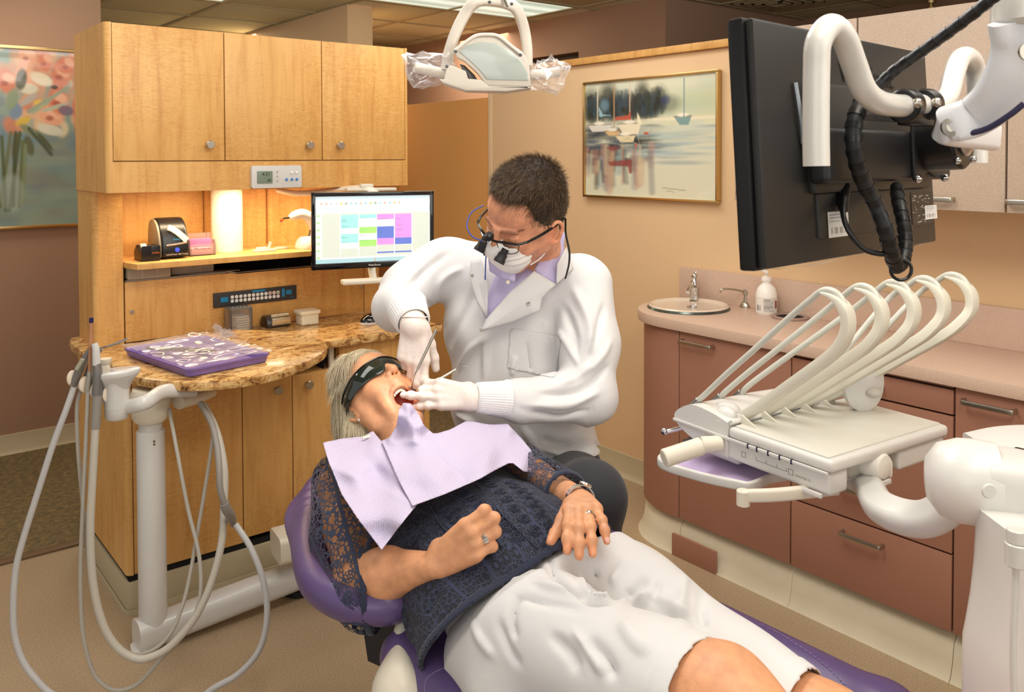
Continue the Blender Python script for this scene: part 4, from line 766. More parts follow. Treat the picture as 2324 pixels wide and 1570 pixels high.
# handpieces parked in the holders
def dp(pts, t=2.34): return [D(a, b, t) for a, b in pts]
gm = mat('syringe_grey', (126, 122, 118), .3, .4)
t1 = thing('suction_valve', 'grey high-volume suction valve hanging leftmost in the white holder', 'dental handpiece', dp([(170, 870)])[0])
m = MB(); tube(m, dp([(166, 872), (180, 840), (196, 808), (212, 785)]), .012, 14, 5, scale=lambda s: 1-.35*s); obj('body', m, gm, t1)
m = MB(); tube(m, dp([(174, 838), (184, 822), (188, 815)], 2.325), .006, 10, 4); obj('lever', m, mat('lever_green', (170, 168, 148), .4), t1)
t1 = thing('saliva_straw', 'copper-tinted plastic suction straw with dark blue cap', 'suction straw', dp([(204, 850)])[0])
m = MB(); tube(m, dp([(203, 845), (205, 790), (207, 730)], 2.33), .0045, 10, 1); obj('straw', m, mat('straw_copper', (206, 150, 112), .15, trans=.3), t1)
m = MB(); tube(m, dp([(207, 732), (207, 727), (207.4, 721)], 2.33), .0056, 12, 2); obj('cap', m, mat('navy_cap', (30, 26, 84), .35), t1)
m = MB(); tube(m, dp([(200, 885), (203, 860), (204, 842)], 2.33), .009, 12, 4, scale=lambda s: 1-.25*s); obj('valve', m, mat('valve_metal', (176, 170, 158), .3, .6), t1)
t1 = thing('air_water_syringe', 'grey air-water syringe with slim metal nozzle pointing right', 'dental handpiece', dp([(195, 880)])[0])
m = MB(); tube(m, dp([(188, 880), (200, 845), (214, 808), (228, 790)], 2.36), .009, 12, 5); obj('body', m, gm, t1)
m = MB(); tube(m, dp([(226, 791), (236, 788), (262, 780), (291, 768)], 2.36), .003, 8, 3, scale=lambda s: 1.0 if s < .6 else 1.5-.9*abs(s-.8)*4); obj('nozzle', m, CHROME, t1)
t1 = thing('suction_tip', 'white suction tip standing upright beside the copper straw', 'suction tip', dp([(222, 830)])[0])
m = MB(); tube(m, dp([(219, 828), (218, 800), (217, 790), (214, 779)], 2.32), .0105, 14, 4, scale=lambda s: 1-.2*s); obj('tip', m, WHITE, t1)
m = MB(); tube(m, dp([(221, 895), (222, 860), (221, 838), (219, 824)], 2.32), .0125, 14, 4, scale=lambda s: 1.1-.3*s); obj('body', m, gm, t1)
m = MB(); lathe(m, [(0, 0), (.013, 0), (.012, .02), (.011, .024), (.016, .034), (.016, .042), (0, .042)], D(240, 846, 2.5), (0, 0, 1), 24); obj('cup_stub', m, WHITE2, None, 'short white plastic fitting between the handpieces and round table', 'fitting')
# hoses
def hose(name, label, pts, r, t0, t1_, mm, sleeve=None, tm=None):
    n = len(pts); P = [D(a, b, t0+(t1_-t0)*i/(n-1)-(.12*math.sin(PI*i/(n-1)))) for i, (a, b) in enumerate(pts)]
    P = smooth_path(P, 8); o_t = thing(name, label, 'hose', P[0]); m = MB(); tube(m, P, r, 12, 0); obj('hose_tube', m, mm, o_t)
    if sleeve:
        for (i0, i1, rr_, mm_) in sleeve: m = MB(); tube(m, P[i0:i1], rr_, 12, 0); obj('sleeve', m, mm_, o_t)
HG = mat('hose_light', (186, 184, 182), .42); HB = mat('hose_beige', (174, 168, 156), .45); HD = mat('hose_dark', (140, 134, 126), .5)
hose('suction_hose', 'thick pale hose looping widest at far left of the column', [(168, 878), (150, 930), (120, 1010), (88, 1110), (55, 1215), (36, 1290), (30, 1370), (33, 1440), (52, 1500), (85, 1545), (125, 1580), (240, 1650), (380, 1640), (480, 1565), (540, 1530), (588, 1475), (606, 1400), (598, 1320), (570, 1245), (535, 1190)], .0085, 2.34, 2.45, HG)
hose('syringe_hose', 'thin beige hose hanging straight then crossing behind the white post', [(184, 882), (175, 920), (176, 1000), (186, 1120), (197, 1230), (207, 1330), (225, 1400), (255, 1452), (300, 1484), (345, 1476), (385, 1440), (412, 1380), (430, 1310), (446, 1220), (465, 1110), (484, 985), (480, 945)], .0055, 2.36, 2.6, HB)
hose('saliva_hose', 'thin grey hose making the deepest loop by the frame bottom', [(200, 885), (198, 940), (194, 1028), (188, 1156), (183, 1300), (188, 1433), (209, 1519), (239, 1557), (273, 1566), (316, 1549), (367, 1493), (412, 1446), (444, 1391), (456, 1330), (450, 1250), (427, 1156), (403, 1030), (390, 960), (384, 928)], .0058, 2.33, 2.6, HB)
hose('vacuum_hose', 'thickest beige hose looping low in front of the white post', [(221, 895), (217, 960), (211, 1071), (205, 1199), (211, 1320), (232, 1412), (265, 1468), (307, 1494), (345, 1490), (390, 1463), (444, 1399), (480, 1320), (503, 1230), (508, 1150), (510, 1071), (498, 1000), (482, 955), (462, 918)], .0105, 2.32, 2.6, mat('hose_thick', (188, 182, 168), .45), [(0, 10, .0125, HD)])
hose('branch_hose', 'grey twin branch hose with swollen joint right of the post', [(455, 915), (480, 960), (492, 1010), (497, 1060), (500, 1110), (512, 1150), (523, 1170), (530, 1190)], .009, 2.58, 2.46, HD, [(38, 52, .0135, HD)])

# ================================================================ DELIVERY UNIT (right foreground)
an = math.radians(-5.3); A_ = V(math.cos(an), math.sin(an), 0); B_ = V(-math.sin(an), math.cos(an), 0); Q = V(1.565, 1.177, .90); RU = np.array([A_, B_, V(0, 0, 1)]).T
def U(u, v, w=0): return Q+A_*u+B_*v+V(0, 0, w)
def ub(mb, u0, u1, v0, v1, w0, w1, bev=.008, seg=3, mi=0): box(mb, U((u0+u1)/2, (v0+v1)/2, (w0+w1)/2), (u1-u0, v1-v0, w1-w0), RU, bev, mi, seg)
t_ = thing('delivery_unit', 'white dental delivery unit with five curved whip arms above the tray', 'dental unit', U(.2, -.1, -.075))
WH = mat('unit_white', (218, 216, 211), .3, coat=.2)
m = MB(); ub(m, -.004, .414, -.27, .0, -.03, -.004, .012, 4); obj('lid', m, WH, t_)
m = MB(); ub(m, .006, .404, -.255, -.012, -.0065, -.0005, .003, 2); obj('top_pad', m, mat('pad_grey', (214, 212, 202), .42), t_)
m = MB(); ub(m, -.008, -.0035, -.262, .17, -.034, -.027, .002); obj('lid_seam', m, WH, t_); m = MB(); ub(m, .41, .4155, -.262, 0, -.034, -.029, .002); obj('lid_seam', m, WH, t_)
m = MB(); ub(m, 0, .06, -.262, .05, -.078, -.031, .009, 4); ub(m, .06, .34, -.23, .05, -.078, -.031, .004); ub(m, .235, .41, -.262, 0, -.074, -.031, .009, 4); obj('body', m, WH, t_)
m = MB(); ub(m, .10, .225, -.235, -.20, -.075, -.012, .012); obj('knob_recess', m, mat('recess_grey', (196, 192, 182), .5), t_)
# nose
m = MB(); prof = smooth_path([V(0, -.075, 0), V(.05, -.072, 0), (.11, -.06, 0), (.155, -.04, 0), (.168, -.02, 0), (.15, .0, 0), (.11, .018, 0), (.05, .015, 0), (0, .004, 0)], 4)[:, :2]
sweep(m, [U(-.004, 0), U(.10, 0.0), U(.2, 0), U(.30, -.01), U(.34, -.03)], [(-a, b) for a, b in prof][::-1], up=(0, 0, 1), scale=lambda s: 1-.12*s); obj('nose', m, WH, t_)
m = MB(); ball(m, U(.055, .055, .008), (.026, .034, .022)); obj('nose_bump', m, WH, t_); m = MB(); ball(m, U(.03, .035, .008), (.018, .026, .02)); obj('nose_bump', m, WH, t_)
m = MB(); tube(m, [U(.0, .03, -.0), U(.004, .0, .004), U(.02, -.006, .005), U(.2, -.007, .005), U(.40, -.006, .005)], .005, 8, 6); obj('ridge', m, WH, t_)
# whips
whip = [(0, 0, .012), (-.05, .0, .048), (-.133, 0, .115), (-.215, 0, .182), (-.245, 0, .212), (-.263, 0, .245), (-.265, 0, .278), (-.250, 0, .302), (-.228, 0, .314), (-.205, 0, .318)]
BW = mat('whip_plastic', (216, 212, 196), .35)
for k in range(5):
    ub_, ut = .055+.068*k, .05+.108*k
    P = smooth_path([U(ub_+(ut-ub_)*min(1, (w-.012)/.24), v-.004*k, w) for v, _, w in whip], 5)
    m = MB(); sc = lambda s: (1.0 if s < .5 else 1.0-.1*s, 1) if s < .72 else ((1.0-(s-.72)*2.9)*.93, 1-(s-.72)*1.2)
    sweep(m, P, rrect(.022, .030, .005, 2), up=A_, scale=sc); o_w = obj('whip_arm', m, BW, t_)
    m = MB(); prism(m, [(-.03, 0), (.02, 0), (.02, .022)], .006, U(ub_-.028, -.03, -.002), B_, V(0, 0, 1), .001); obj('fin', m, BW, o_w)
    m = MB(); lathe(m, [(0, 0), (.006, 0), (.006, .003), (0, .004)], U(ub_+.02, .0, .012), (0, 0, 1), 12); obj('pivot', m, BW, o_w)
for k, (cu, uu) in enumerate(((0.03, .052), (.10, .16), (.168, .268), (.27, .376), (.33, .484))):
    n0 = U(cu, .125-.004*k, .018)
    P = [n0, U(cu, .10, .04), U(cu*.7+uu*.3, .04, .10), U(cu*.35+uu*.65, -.04, .175), U(uu, -.12, .252), U(uu, -.17, .295), U(uu, -.205, .322), U(uu, -.235, .322), U(uu, -.256, .300), U(uu, -.262, .27)]
    P = [p-B_*.004*k for p in P]
    if k >= 3: P = [U(.20+.07*(k-3), -.07, .06)]+P[4:]
    o_h = thing('handpiece_tube', ['pale tube', 'pale tube second in row', 'pale tube third in row', 'pale tube fourth in row', 'pale tube farthest in row'][k]+[' nearest the viewer on the delivery unit', ' from the nearest on the delivery unit', ' from the nearest on the delivery unit', ' over the fourth whip arm', ' over the rightmost whip arm'][k], 'tube', P[0], 'tubes draped over the whip arms')
    m = MB(); tube(m, P, .0068, 12, 6); obj('tube', m, mat('clear_grey_tube', (196, 196, 186), .3, coat=.2), o_h)
    if k < 3: m = MB(); rod(m, n0-unit(P[1]-n0)*.03, n0+unit(P[1]-n0)*.006, .0085, .0085, 18); obj('coupling', m, mat('coupling_steel', (150, 148, 144), .2, .9), o_h)
m = MB(); tube(m, [U(.02, .155, -.05), U(.0, .18, -.062), U(-.01, .19, -.066)], .0055, 12, 4); ball(m, U(-.012, .193, -.066), .009); obj('bur_holder', m, CHROME, t_)
m = MB(); tube(m, [U(.03, .125, -.06), U(.015, .14, -.08), U(.01, .15, -.084)], .007, 12, 4); obj('bur_holder', m, mat('dark_steel', (90, 88, 90), .3, .8), t_)
# side controls, icons, knob
m = MB()
for v in (-.06, -.085, -.115, -.145, -.175): ub(m, -.0085, -.0035, v-.002, v+.002, -.036, -.026, .0005, 1)
q_ = obj('side_slots', m, mat('slot_blue', (30, 30, 60), .5), t_); q_['kind'] = 'stuff'
icon = mat('icon_grey', (120, 120, 116), .5); m = MB()
for v in (-.05, -.175, ):
    for a in ((-.006, .006, .005, .006), (-.006, .006, -.006, -.005), (-.006, -.005, -.006, .006), (.005, .006, -.006, .006)): ub(m, -.0092, -.0085, v+a[0], v+a[1], -.052+a[2], -.052+a[3], 0, 1)
ub(m, -.0092, -.0085, -.165, -.085, -.0545, -.0535, 0, 1)
for v in (-.085, -.112, -.14, -.165): ub(m, -.0092, -.0085, v, v+.001, -.0535, -.047, 0, 1)
q_ = obj('side_icons', m, icon, t_); q_['kind'] = 'stuff'
text('lettering', 'I MASTER O', .0075, U(-.0092, -.205, -.055), -B_, V(0, 0, 1), icon, t_)
m = MB(); box(m, U(-.008, -.225, -.078), (.008, .05, .01), RU, .003); obj('lock_tab', m, WH, t_)
m = MB(); k0 = U(.165, -.245, -.047); lathe(m, [(0, -.012), (.03, -.012), (.031, 0), (.03, .02), (.024, .03), (.010, .034), (0, .034)], k0, -B_, 28)
for k in range(4):
    a = math.radians(-20+k*22); q = k0+A_*.024*math.cos(a)*.9-B_*.022+V(0, 0, .012*math.sin(a)-.004); box(m, q-V(0, 0, .004), (.004, .02, .026), RU, .0015)
obj('knob', m, mat('knob_white', (238, 234, 226), .3), t_)
m = MB(); ub(m, .15, .19, -.275, -.25, -.088, -.075, .004); obj('knob_skirt', m, WH, t_)
# oval head behind the whips
m = MB(); oc = D(1958, 868, 2.02); lathe(m, [(0, -.014), (.9, -.014), (1.0, -.008), (1.02, 0), (1.0, .008), (.86, .013), (0, .016)], oc, unit(-pf+pr_*.15), 44, 0, .050, .068, xdir=pr_); obj('rear_cap', m, WH, t_)
m = MB(); ball(m, oc+pr_*.02-V(0, 0, .02)-pf*.012, (.02, .02, .012)); obj('rear_hub', m, mat('recess_grey', (196, 192, 182)), t_)
# swing arm of the unit
ARM = mat('arm_white', (214, 213, 209), .32, coat=.15)
m = MB(); P = smooth_path([U(.16, -.12, -.085), U(.17, -.22, -.095), D(2000, 1150, 1.62), D(2085, 1178, 1.52), D(2150, 1150, 1.46), D(2172, 1090, 1.44), D(2175, 1040, 1.43)], 7)
sweep(m, P, rrect(.062, .040, .017, 6), up=lambda s: unit(V(0, 0, 1)*(1-s)-pr_*s*1.0+V(.001, 0, 0)), scale=lambda s: (.9+.2*s, .9+.35*math.sin(PI*min(1, s*1.1)))); obj('gooseneck', m, ARM, t_)
m = MB(); kc = D(2182, 1090, 1.42); ax = unit(pr_*.95-pf*.3)
lathe(m, [(0, -.055), (.035, -.052), (.058, -.035), (.068, -.005), (.069, .02), (.066, .05), (0, .05)], kc-V(0, 0, .0), ax, 44); obj('shoulder_cap', m, ARM, t_)
m = MB(); P = smooth_path([kc+ax*.03, kc+ax*.1-V(0, 0, .003), kc+ax*.2-V(0, 0, .012), kc+ax*.38-V(0, 0, .02)], 5)
sweep(m, P, rrect(.12, .105, .035, 6), up=(0, 0, 1), scale=lambda s: 1.05-.05*s); oa = obj('forearm_beam', m, mat('arm_grey', (208, 206, 202), .35), t_)
m = MB(); sweep(m, [p-V(0, 0, .03)-pf*.0 for p in P[6:]], rrect(.128, .075, .03, 6), up=(0, 0, 1)); obj('beam_cover', m, ARM, t_)
m = MB(); bq = D(2243, 1113, 1.30); lathe(m, [(0, 0), (.011, 0), (.0115, .002), (.010, .004), (0, .004)], bq, -pf, 28); obj('beam_cap', m, ARM, t_)
m = MB(); qa = D(2250, 1020, 1.55); sweep(m, smooth_path([qa-pr_*.02, qa+pr_*.04+V(0, 0, .012), qa+pr_*.12+V(0, 0, .015), qa+pr_*.25+V(0, 0, .012)], 4), rrect(.12, .03, .013, 4), up=(0, 0, 1)); obj('top_cover', m, mat('arm_grey', (208, 206, 202)), t_)
m = MB(); box(m, D(2322, 1028, 1.42), (.02, .03, .012), None, .004); obj('latch', m, BLACK, t_)
# pedestal + cord
t_ = thing('unit_pedestal', 'tall white curved pedestal at the lower right corner', 'pedestal', pz(2400, 1640, .3)*V(1, 1, 0))
def pedx(z): return 0
P0 = D(2330, 1300, 1.28); m = MB(); vs = []; prof = [(2268, 1190), (2266, 1260), (2262, 1330), (2254, 1400), (2244, 1460), (2236, 1500), (2234, 1620), (2234, 1800)]
outl = [D(a, b, 1.30) for a, b in prof]
rings = [];
for p in outl: rings.append([p+pr_*(.085+a)+pf*b for a, b in rrect(.17, .2, .045, 6)])
k_ = len(rings[0]); vs = sum(rings, []); fs = [[i*k_+k, (i+1)*k_+k, (i+1)*k_+(k+1) % k_, i*k_+(k+1) % k_] for i in range(len(rings)-1) for k in range(k_)]; fs.append(list(range(k_))); m.add(vs, fs); obj('column', m, ARM, t_)
m = MB(); rod(m, D(2308, 1200, 1.12), D(2308, 1232, 1.12), .0125, .0125, 20); rod(m, D(2308, 1232, 1.12), D(2306, 1285, 1.12), .0145, .013, 20); cp = obj('strain_relief', m, WHITE, t_)
m = MB(); tube(m, [D(2306, 1280, 1.12), D(2303, 1350, 1.12), D(2299, 1480, 1.12), D(2302, 1600, 1.12)], .0045, 10, 5); obj('cord', m, WHITE, t_)
# tray holder under the unit
ZR = .79; t_ = thing('tray_holder', 'white rounded tray frame with lilac liner below the delivery unit', 'tray', U(.04, .03, -.12))
c4 = [pz(a, b, ZR) for a, b in ((1480, 1048), (1697, 1106), (1790, 1068), (1612, 985))]
cc = sum(c4)/4; vx = unit(c4[1]-c4[0]+c4[2]-c4[3]); vy = unit(np.cross(V(0, 0, 1), vx)); LX = (np.linalg.norm(c4[1]-c4[0])+np.linalg.norm(c4[2]-c4[3]))/2; LY = np.linalg.norm(c4[3]-c4[0])*.92
pts = [c4[0]*.9+c4[1]*.05+c4[3]*.05, c4[0]*.55+c4[1]*.45+V(0, 0, -.004), c4[1]*.9+c4[0]*.1, c4[1]*.93+c4[2]*.07, c4[1]*.5+c4[2]*.5, c4[2], c4[2]*.4+c4[3]*.6, c4[3], c4[3]*.5+c4[0]*.5]
P = smooth_path(pts, 8, True); m = MB(); sweep(m, P, rrect(.012, .022, .005, 3), up=(0, 0, 1), closed=True, caps=False); obj('rim', m, WH, t_)
m = MB(); inn = [cc+(p-cc)*.97-V(0, 0, .004) for p in P]; m.add(inn, [list(range(len(inn)))], 0, False); m.add([p-V(0, 0, .004) for p in inn], [list(range(len(inn)))[::-1]], 0, False); m.add([p+V(0, 0, -.002) for p in inn], [], 0)
obj('liner', m, mat('lilac_paper', (196, 176, 214), .7), t_)
m = MB(); rod(m, D(1506, 1040, 1.84), D(1592, 1012, 1.86), .0195, .0195, 28); rod(m, D(1592, 1010, 1.93), D(1640, 1005, 1.93), .019, .017, 28); obj('handle', m, WHITE2, t_)
m = MB(); ub(m, .03, .12, .0, .12, -.1, -.078, .008); obj('bracket', m, WH, t_)
m = MB(); sp = D(1687, 1125, 1.76); rod(m, sp-V(0, 0, .02), sp+V(0, 0, .012), .014, .014, 24); sweep(m, smooth_path([sp+V(0, 0, 0), D(1770, 1122, 1.74), D(1900, 1108, 1.76)], 4), rrect(.018, .026, .006, 3), up=(0, 0, 1)); obj('support_arm', m, WHITE2, t_)

# ================================================================ BLACK MONITOR seen from behind (right foreground)
TL, TR, BL, BR = D(1688, 30, .98), D(2085, 118, 1.32), D(1752, 612, 1.0), D(2146, 545, 1.345)
x = unit((TR-TL)+(BR-BL)); y = unit((TL-BL)+(TR-BR)); y = unit(y-x*(x@y)); n = np.cross(x, y); n = n if n@(EYE-TL) > 0 else -n
cM = (TL+TR+BL+BR)/4; W = (np.linalg.norm(TR-TL)+np.linalg.norm(BR-BL))/2; Hh = (np.linalg.norm(TL-BL)+np.linalg.norm(TR-BR))/2
RM = np.array([x, y, np.cross(x, y)]).T; sg = 1 if np.cross(x, y)@n > 0 else -1
def Mp(u, v, w=0): return cM+x*u*W/2+y*v*Hh/2+n*w
t_ = thing('overhead_monitor', 'black monitor seen from behind with white looped handle bar', 'monitor', cM-y*Hh/2)
def mbx(mb, u0, u1, v0, v1, w0, w1, bev=.003, seg=2): box(mb, Mp((u0+u1)/2, (v0+v1)/2, (w0+w1)/2), ((u1-u0)*W/2, (v1-v0)*Hh/2, w1-w0), RM, bev, 0, seg)
MBK = mat('monitor_black', (40, 39, 38), .38, bump=.05, bscale=1200)
m = MB(); mbx(m, -1, 1, -1, 1, -.034, -.012, .004); obj('bezel', m, BLACK, t_)
m = MB(); lev = [(1.0, -.012), (.985, -.006), (.9, .004), (.6, .012), (0, .012)]
mbx(m, -.985, .985, -.985, .985, -.012, .0, .005); obj('back_shell', m, MBK, t_)
m = MB(); mbx(m, -.56, .86, -.42, .52, -.002, .010, .006); mbx(m, -.50, .80, -.80, -.42, -.002, .004, .003); obj('raised_panel', m, mat('monitor_black2', (50, 49, 47), .42, bump=.05, bscale=1200), t_)
m = MB(); mbx(m, -.62, .9, -.34, .12, .008, .035, .008, 3); obj('adapter_box', m, BLACKM, t_)
m = MB()
for r_ in range(3):
    for k in range(26): q = Mp(-.05+.028*k, .27-.02*r_, .0102); box(m, q, (.0035, .0018, .0008), RM, 0)
q_ = obj('vent_slots', m, DARK, t_); q_['kind'] = 'stuff'
text('lettering', 'ViewSonic', .034, Mp(.1, .56, .001), x*sg, y, mat('emboss', (22, 22, 22), .5), t_) if False else None
lx = x if np.cross(x, y)@n > 0 else -x
text('lettering', 'ViewSonic', .040, Mp(.16, .62, .0105) if False else Mp(.16, .64, .0008), lx, y, mat('emboss', (20, 20, 20), .6), t_)
m = MB(); tube(m, [Mp(-.66, .5, .004), Mp(-.64, .2, .006), Mp(-.62, -.0, .004)], .003, 8, 4); obj('side_slit', m, mat('slit_shine', (120, 124, 128), .2, .6), t_)
for (u0, u1, v0, v1, kind) in ((-.42, -.2, -.80, -.58, 'a'), (.78, .96, -.74, -.60, 'b')):
    cv = Cv(44, 36, (232, 232, 228)); cv.rect(.1, .1, .7, .14, (90, 120, 170)); cv.rect(.1, .22, .8, .26, (90, 110, 150)); cv.rect(.1, .36, .6, .4, (140, 150, 160))
    for k in range(14): cv.rect(.14+k*.05, .62, .16+k*.05, .86, (50, 50, 60))
    picture('sticker', cv, Mp(u0, v1, .0052), Mp(u1, v1, .0052), Mp(u0, v0, .0052), attr_mat('sticker_'+kind, .4), t_)
cv = Cv(60, 60, (44, 43, 41)); R6 = random.Random(4)
for k in range(34): a_, b_ = R6.uniform(0, .8), R6.uniform(.02, .95); cv.rect(a_, b_, a_+R6.uniform(.04, .18), b_+.03, (190, 190, 186), .8)
picture('rating_plate', cv, Mp(.60, -.46, .0046), Mp(.90, -.46, .0046), Mp(.60, -.78, .0046), attr_mat('plate', .4), t_)
for u, v in ((.30, -.84), (.42, -.90)): m = MB(); lathe(m, [(0, 0), (.006, 0), (.005, .001), (0, .001)], Mp(u, v, .0), n, 12); obj('hole', m, DARK, t_)
# pivot, bracket
m = MB(); hub = on(2048, 330, 1, D(2048, 330, 1.14)[1]); hub = Mp(.52, .02, .035)
prism(m, [(-.05, -.055), (-.03, -.05), (0, -.042), (.03, -.05), (.05, -.055), (.045, .05), (-.045, .05)], .006, hub, lx, y, .003); obj('mount_plate', m, BLACKM, t_)
m = MB(); lathe(m, [(0, 0), (.042, 0), (.042, .046), (.038, .050), (0, .050)], hub+n*.004, n, 36); hb = obj('pivot_drum', m, BLACK, t_)
m = MB(); lathe(m, [(0, 0), (.022, 0), (.024, .004), (.016, .012), (.009, .014), (.009, .04), (0, .04)], hub+n*.053, n, 24); obj('pivot_pin', m, mat('satin_steel', (206, 206, 204), .3, .8), t_)
for u, v in ((.03, .028), (.03, -.028), (-.028, -.03), (-.03, .03)): m = MB(); ball(m, hub+lx*u+y*v+n*.054, .005, 10, 6); obj('bolt', m, CHROME, t_)
for u in (-.048, .048): m = MB(); ball(m, hub+lx*u-y*.052+n*.008, .006, 10, 6); obj('bolt', m, CHROME, t_)
# white looped handle bar, held in black clamps
t_ = thing('handle_bar', 'white looped steering bar clamped on the black monitor', 'handle', D(2050, 245, 1.08))
hp = [(1853, 377, .90), (1852, 300, .90), (1853, 160, .90), (1858, 95, .90), (1885, 60, .915), (1915, 85, .93), (1940, 150, .95), (1962, 205, .965), (1995, 232, .99), (2040, 240, 1.03), (2085, 238, 1.09), (2125, 240, 1.14), (2152, 215, 1.17), (2165, 170, 1.19), (2178, 135, 1.21), (2196, 128, 1.24), (2212, 150, 1.27), (2218, 210, 1.28), (2219, 300, 1.28), (2219, 370, 1.28)]
m = MB(); tube(m, [D(*q) for q in hp], .0138, 18, 6); obj('bar', m, WHITE, t_)
for q in ((2056, 240, 1.05), (2100, 238, 1.105)):
    m = MB(); a_, b_ = D(*q), D(q[0]+10, q[1], q[2]+.014); d_ = unit(D(2100, 238, 1.105)-D(2056, 240, 1.05)); rod(m, a_-d_*.012, a_+d_*.012, .021, .021, 26); obj('clamp', m, BLACK, t_)
    m = MB(); ball(m, a_-pf*.02+V(0, 0, .002)+pr_*.004, (.0065, .0065, .0065), 12, 8); obj('clamp_screw', m, STEEL, t_)
m = MB(); box(m, D(2078, 268, 1.09), (.07, .02, .02), RM, .004); obj('clamp_base', m, BLACK, t_)
# monitor support arm
t_ = thing('monitor_arm', 'white curved ceiling arm reaching the black monitor from upper right', 'monitor arm', D(2330, 120, .95))
hd = hub+n*.09; P = smooth_path([hd, D(2150, 288, 1.02), D(2210, 265, 1.0), D(2260, 225, .98), D(2300, 160, .96), D(2318, 100, .95), D(2315, 40, .94)], 7)
m = MB(); sweep(m, P, rrect(.042, .022, .008, 4), up=-pf, scale=lambda s: (.9+.75*s, 1.0)); obj('link', m, mat('arm_bluewhite', (226, 228, 234), .3, coat=.2), t_)
m = MB(); lathe(m, [(.0, 0), (.03, 0), (.036, .006), (.036, .05), (.032, .06), (.032, .1), (0, .1)], D(2330, 60, .95), (0, 0, 1), 32); obj('collar', m, WHITE, t_)
m = MB(); q = D(2155, 288, 1.0); lathe(m, [(0, 0), (.011, 0), (.011, .004), (.006, .005), (.006, .002), (0, .002)], q-pf*.0, -pf, 24); obj('joint_bolt', m, STEEL, t_)
m = MB(); lathe(m, [(0, 0), (.01, 0), (.01, .004), (0, .004)], D(2318, 120, .93)-pf*.01, -pf, 20); obj('joint_bolt', m, STEEL, t_)
m = MB(); tube(m, [D(2324, 235, .95), D(2290, 262, .96), D(2240, 292, .98), D(2190, 305, 1.0)], .0035, 8, 6); obj('edge_trim', m, mat('navy_rubber', (50, 48, 80), .5), t_)
# cables
def cable(label, pts, r, mm, spiral=True, grp=None):
    P = smooth_path([D(*q) for q in pts], 8); o_t = thing('cable', label, 'cable', P[0], grp); m = MB(); tube(m, P, r, 12, 0); obj('sheath', m, mm, o_t)
    if spiral:
        m = MB(); L = len(P); k = 3
        while k < L-2:
            d_ = unit(P[k+1]-P[k]); a_ = P[k]; lathe(m, [(r*.9, 0), (r*1.1, .0), (r*1.1, .008), (r*.9, .008)], a_, d_, 12); k += 4
        q_ = obj('spiral_wrap', m, BLACK, o_t); q_['kind'] = 'stuff'
    return o_t
cable('black wrapped cable rising from the monitor to the upper right corner', [(1992, 195, 1.04), (2030, 160, 1.03), (2090, 118, 1.0), (2150, 75, .97), (2210, 30, .94), (2260, -10, .92), (2330, -60, .9)], .0065, BLACKM)
cable('thick spiral-wrapped black cable hanging down the back of the monitor', [(1990, 200, 1.08), (1955, 235, 1.04), (1938, 285, 1.03), (1940, 345, 1.03), (1955, 400, 1.04), (1985, 460, 1.05), (2010, 520, 1.05), (2022, 570, 1.06), (2036, 608, 1.08)], .0095, BLACKM)
cable('shorter wrapped black cable plugged right of the thick spiral cable', [(2035, 425, 1.17), (2040, 460, 1.13), (2050, 500, 1.11), (2056, 540, 1.1), (2052, 580, 1.09), (2040, 606, 1.08)], .0085, BLACKM)
cable('thin black power cord curling under the plug behind the monitor', [(1912, 440, 1.1), (1914, 490, 1.07), (1930, 530, 1.06), (1960, 565, 1.06), (2000, 576, 1.06), (2014, 570, 1.06)], .0035, BLACK, False)
m = MB(); tube(m, [D(1912, 425, 1.12), D(1912, 455, 1.1), D(1915, 478, 1.09)], .0095, 10, 4, scale=lambda s: 1.1-.5*s); obj('power_plug', m, BLACK, None, 'black power plug in the underside of the monitor adapter box', 'plug')
m = MB(); cr = D(2045, 612, 1.07); tube(m, [cr+pr_*.013*math.cos(a)+V(0, 0, 1)*.013*math.sin(a) for a in np.linspace(0, 2*PI, 20)[:-1]], .0022, 8, 2, True); obj('cable_ring', m, BLACK, None, 'black ring clip at the bottom of the hanging cables', 'ring')
m = MB(); film_sheet(lambda u, v: BL+(BR-BL)*(.03+.8*u)+V(0, 0, -.001-.005*v*math.sin(PI*u)*(1+.5*math.sin(9*u)))-n*.012*v, 50, 8, 'protective_film', None, film, label='clear film strip sagging from the lower edge of the monitor', cat='film')

# ================================================================ SURGICAL LAMP (top centre)
t_ = thing('operating_lamp', 'white dental operating lamp with film-wrapped handles above the dentist', 'dental lamp', D(1100, 150, 1.75))
LT = 1.75; LW = mat('lamp_white', (208, 200, 188), .35)
def lp(x_, y_, dt=0): return D(x_, y_, LT+dt)
f3 = unit(_f)
def lsweep(name, pts, w_, th, mm=LW, sc=None):
    m = MB(); P = smooth_path([lp(*p) for p in pts], 6); sweep(m, P, rrect(w_, th, min(w_, th)*.3, 3), up=-f3, scale=sc); return obj(name, m, mm, t_)
lsweep('yoke', [(1013, 160, .03), (1018, 125, .03), (1034, 75, .02), (1058, 28, .01), (1078, 6, .0), (1105, 0, 0), (1145, 6, 0), (1172, 22, .02), (1188, 60, .05), (1196, 105, .06), (1197, 150, .06)], .022, .03)
def lprism(name, pts, dt, th, mm=LW, bev=.003): # outline in the lamp's own plane, facing back towards the room
    m = MB(); o = lp(1100, 150, dt); P2 = [((q-o)@_r, (q-o)@_u) for q in [lp(a, b, dt) for a, b in pts]]; prism(m, P2, th, o, _r, _u, bev); return obj(name, m, mm, t_)
lprism('lower_shell', [(1000, 185), (1012, 187), (1018, 160), (1028, 155), (1060, 168), (1065, 185), (1095, 187), (1110, 200), (1200, 202), (1205, 205), (1150, 213), (1060, 211), (1010, 195)][::-1], .02, .05)
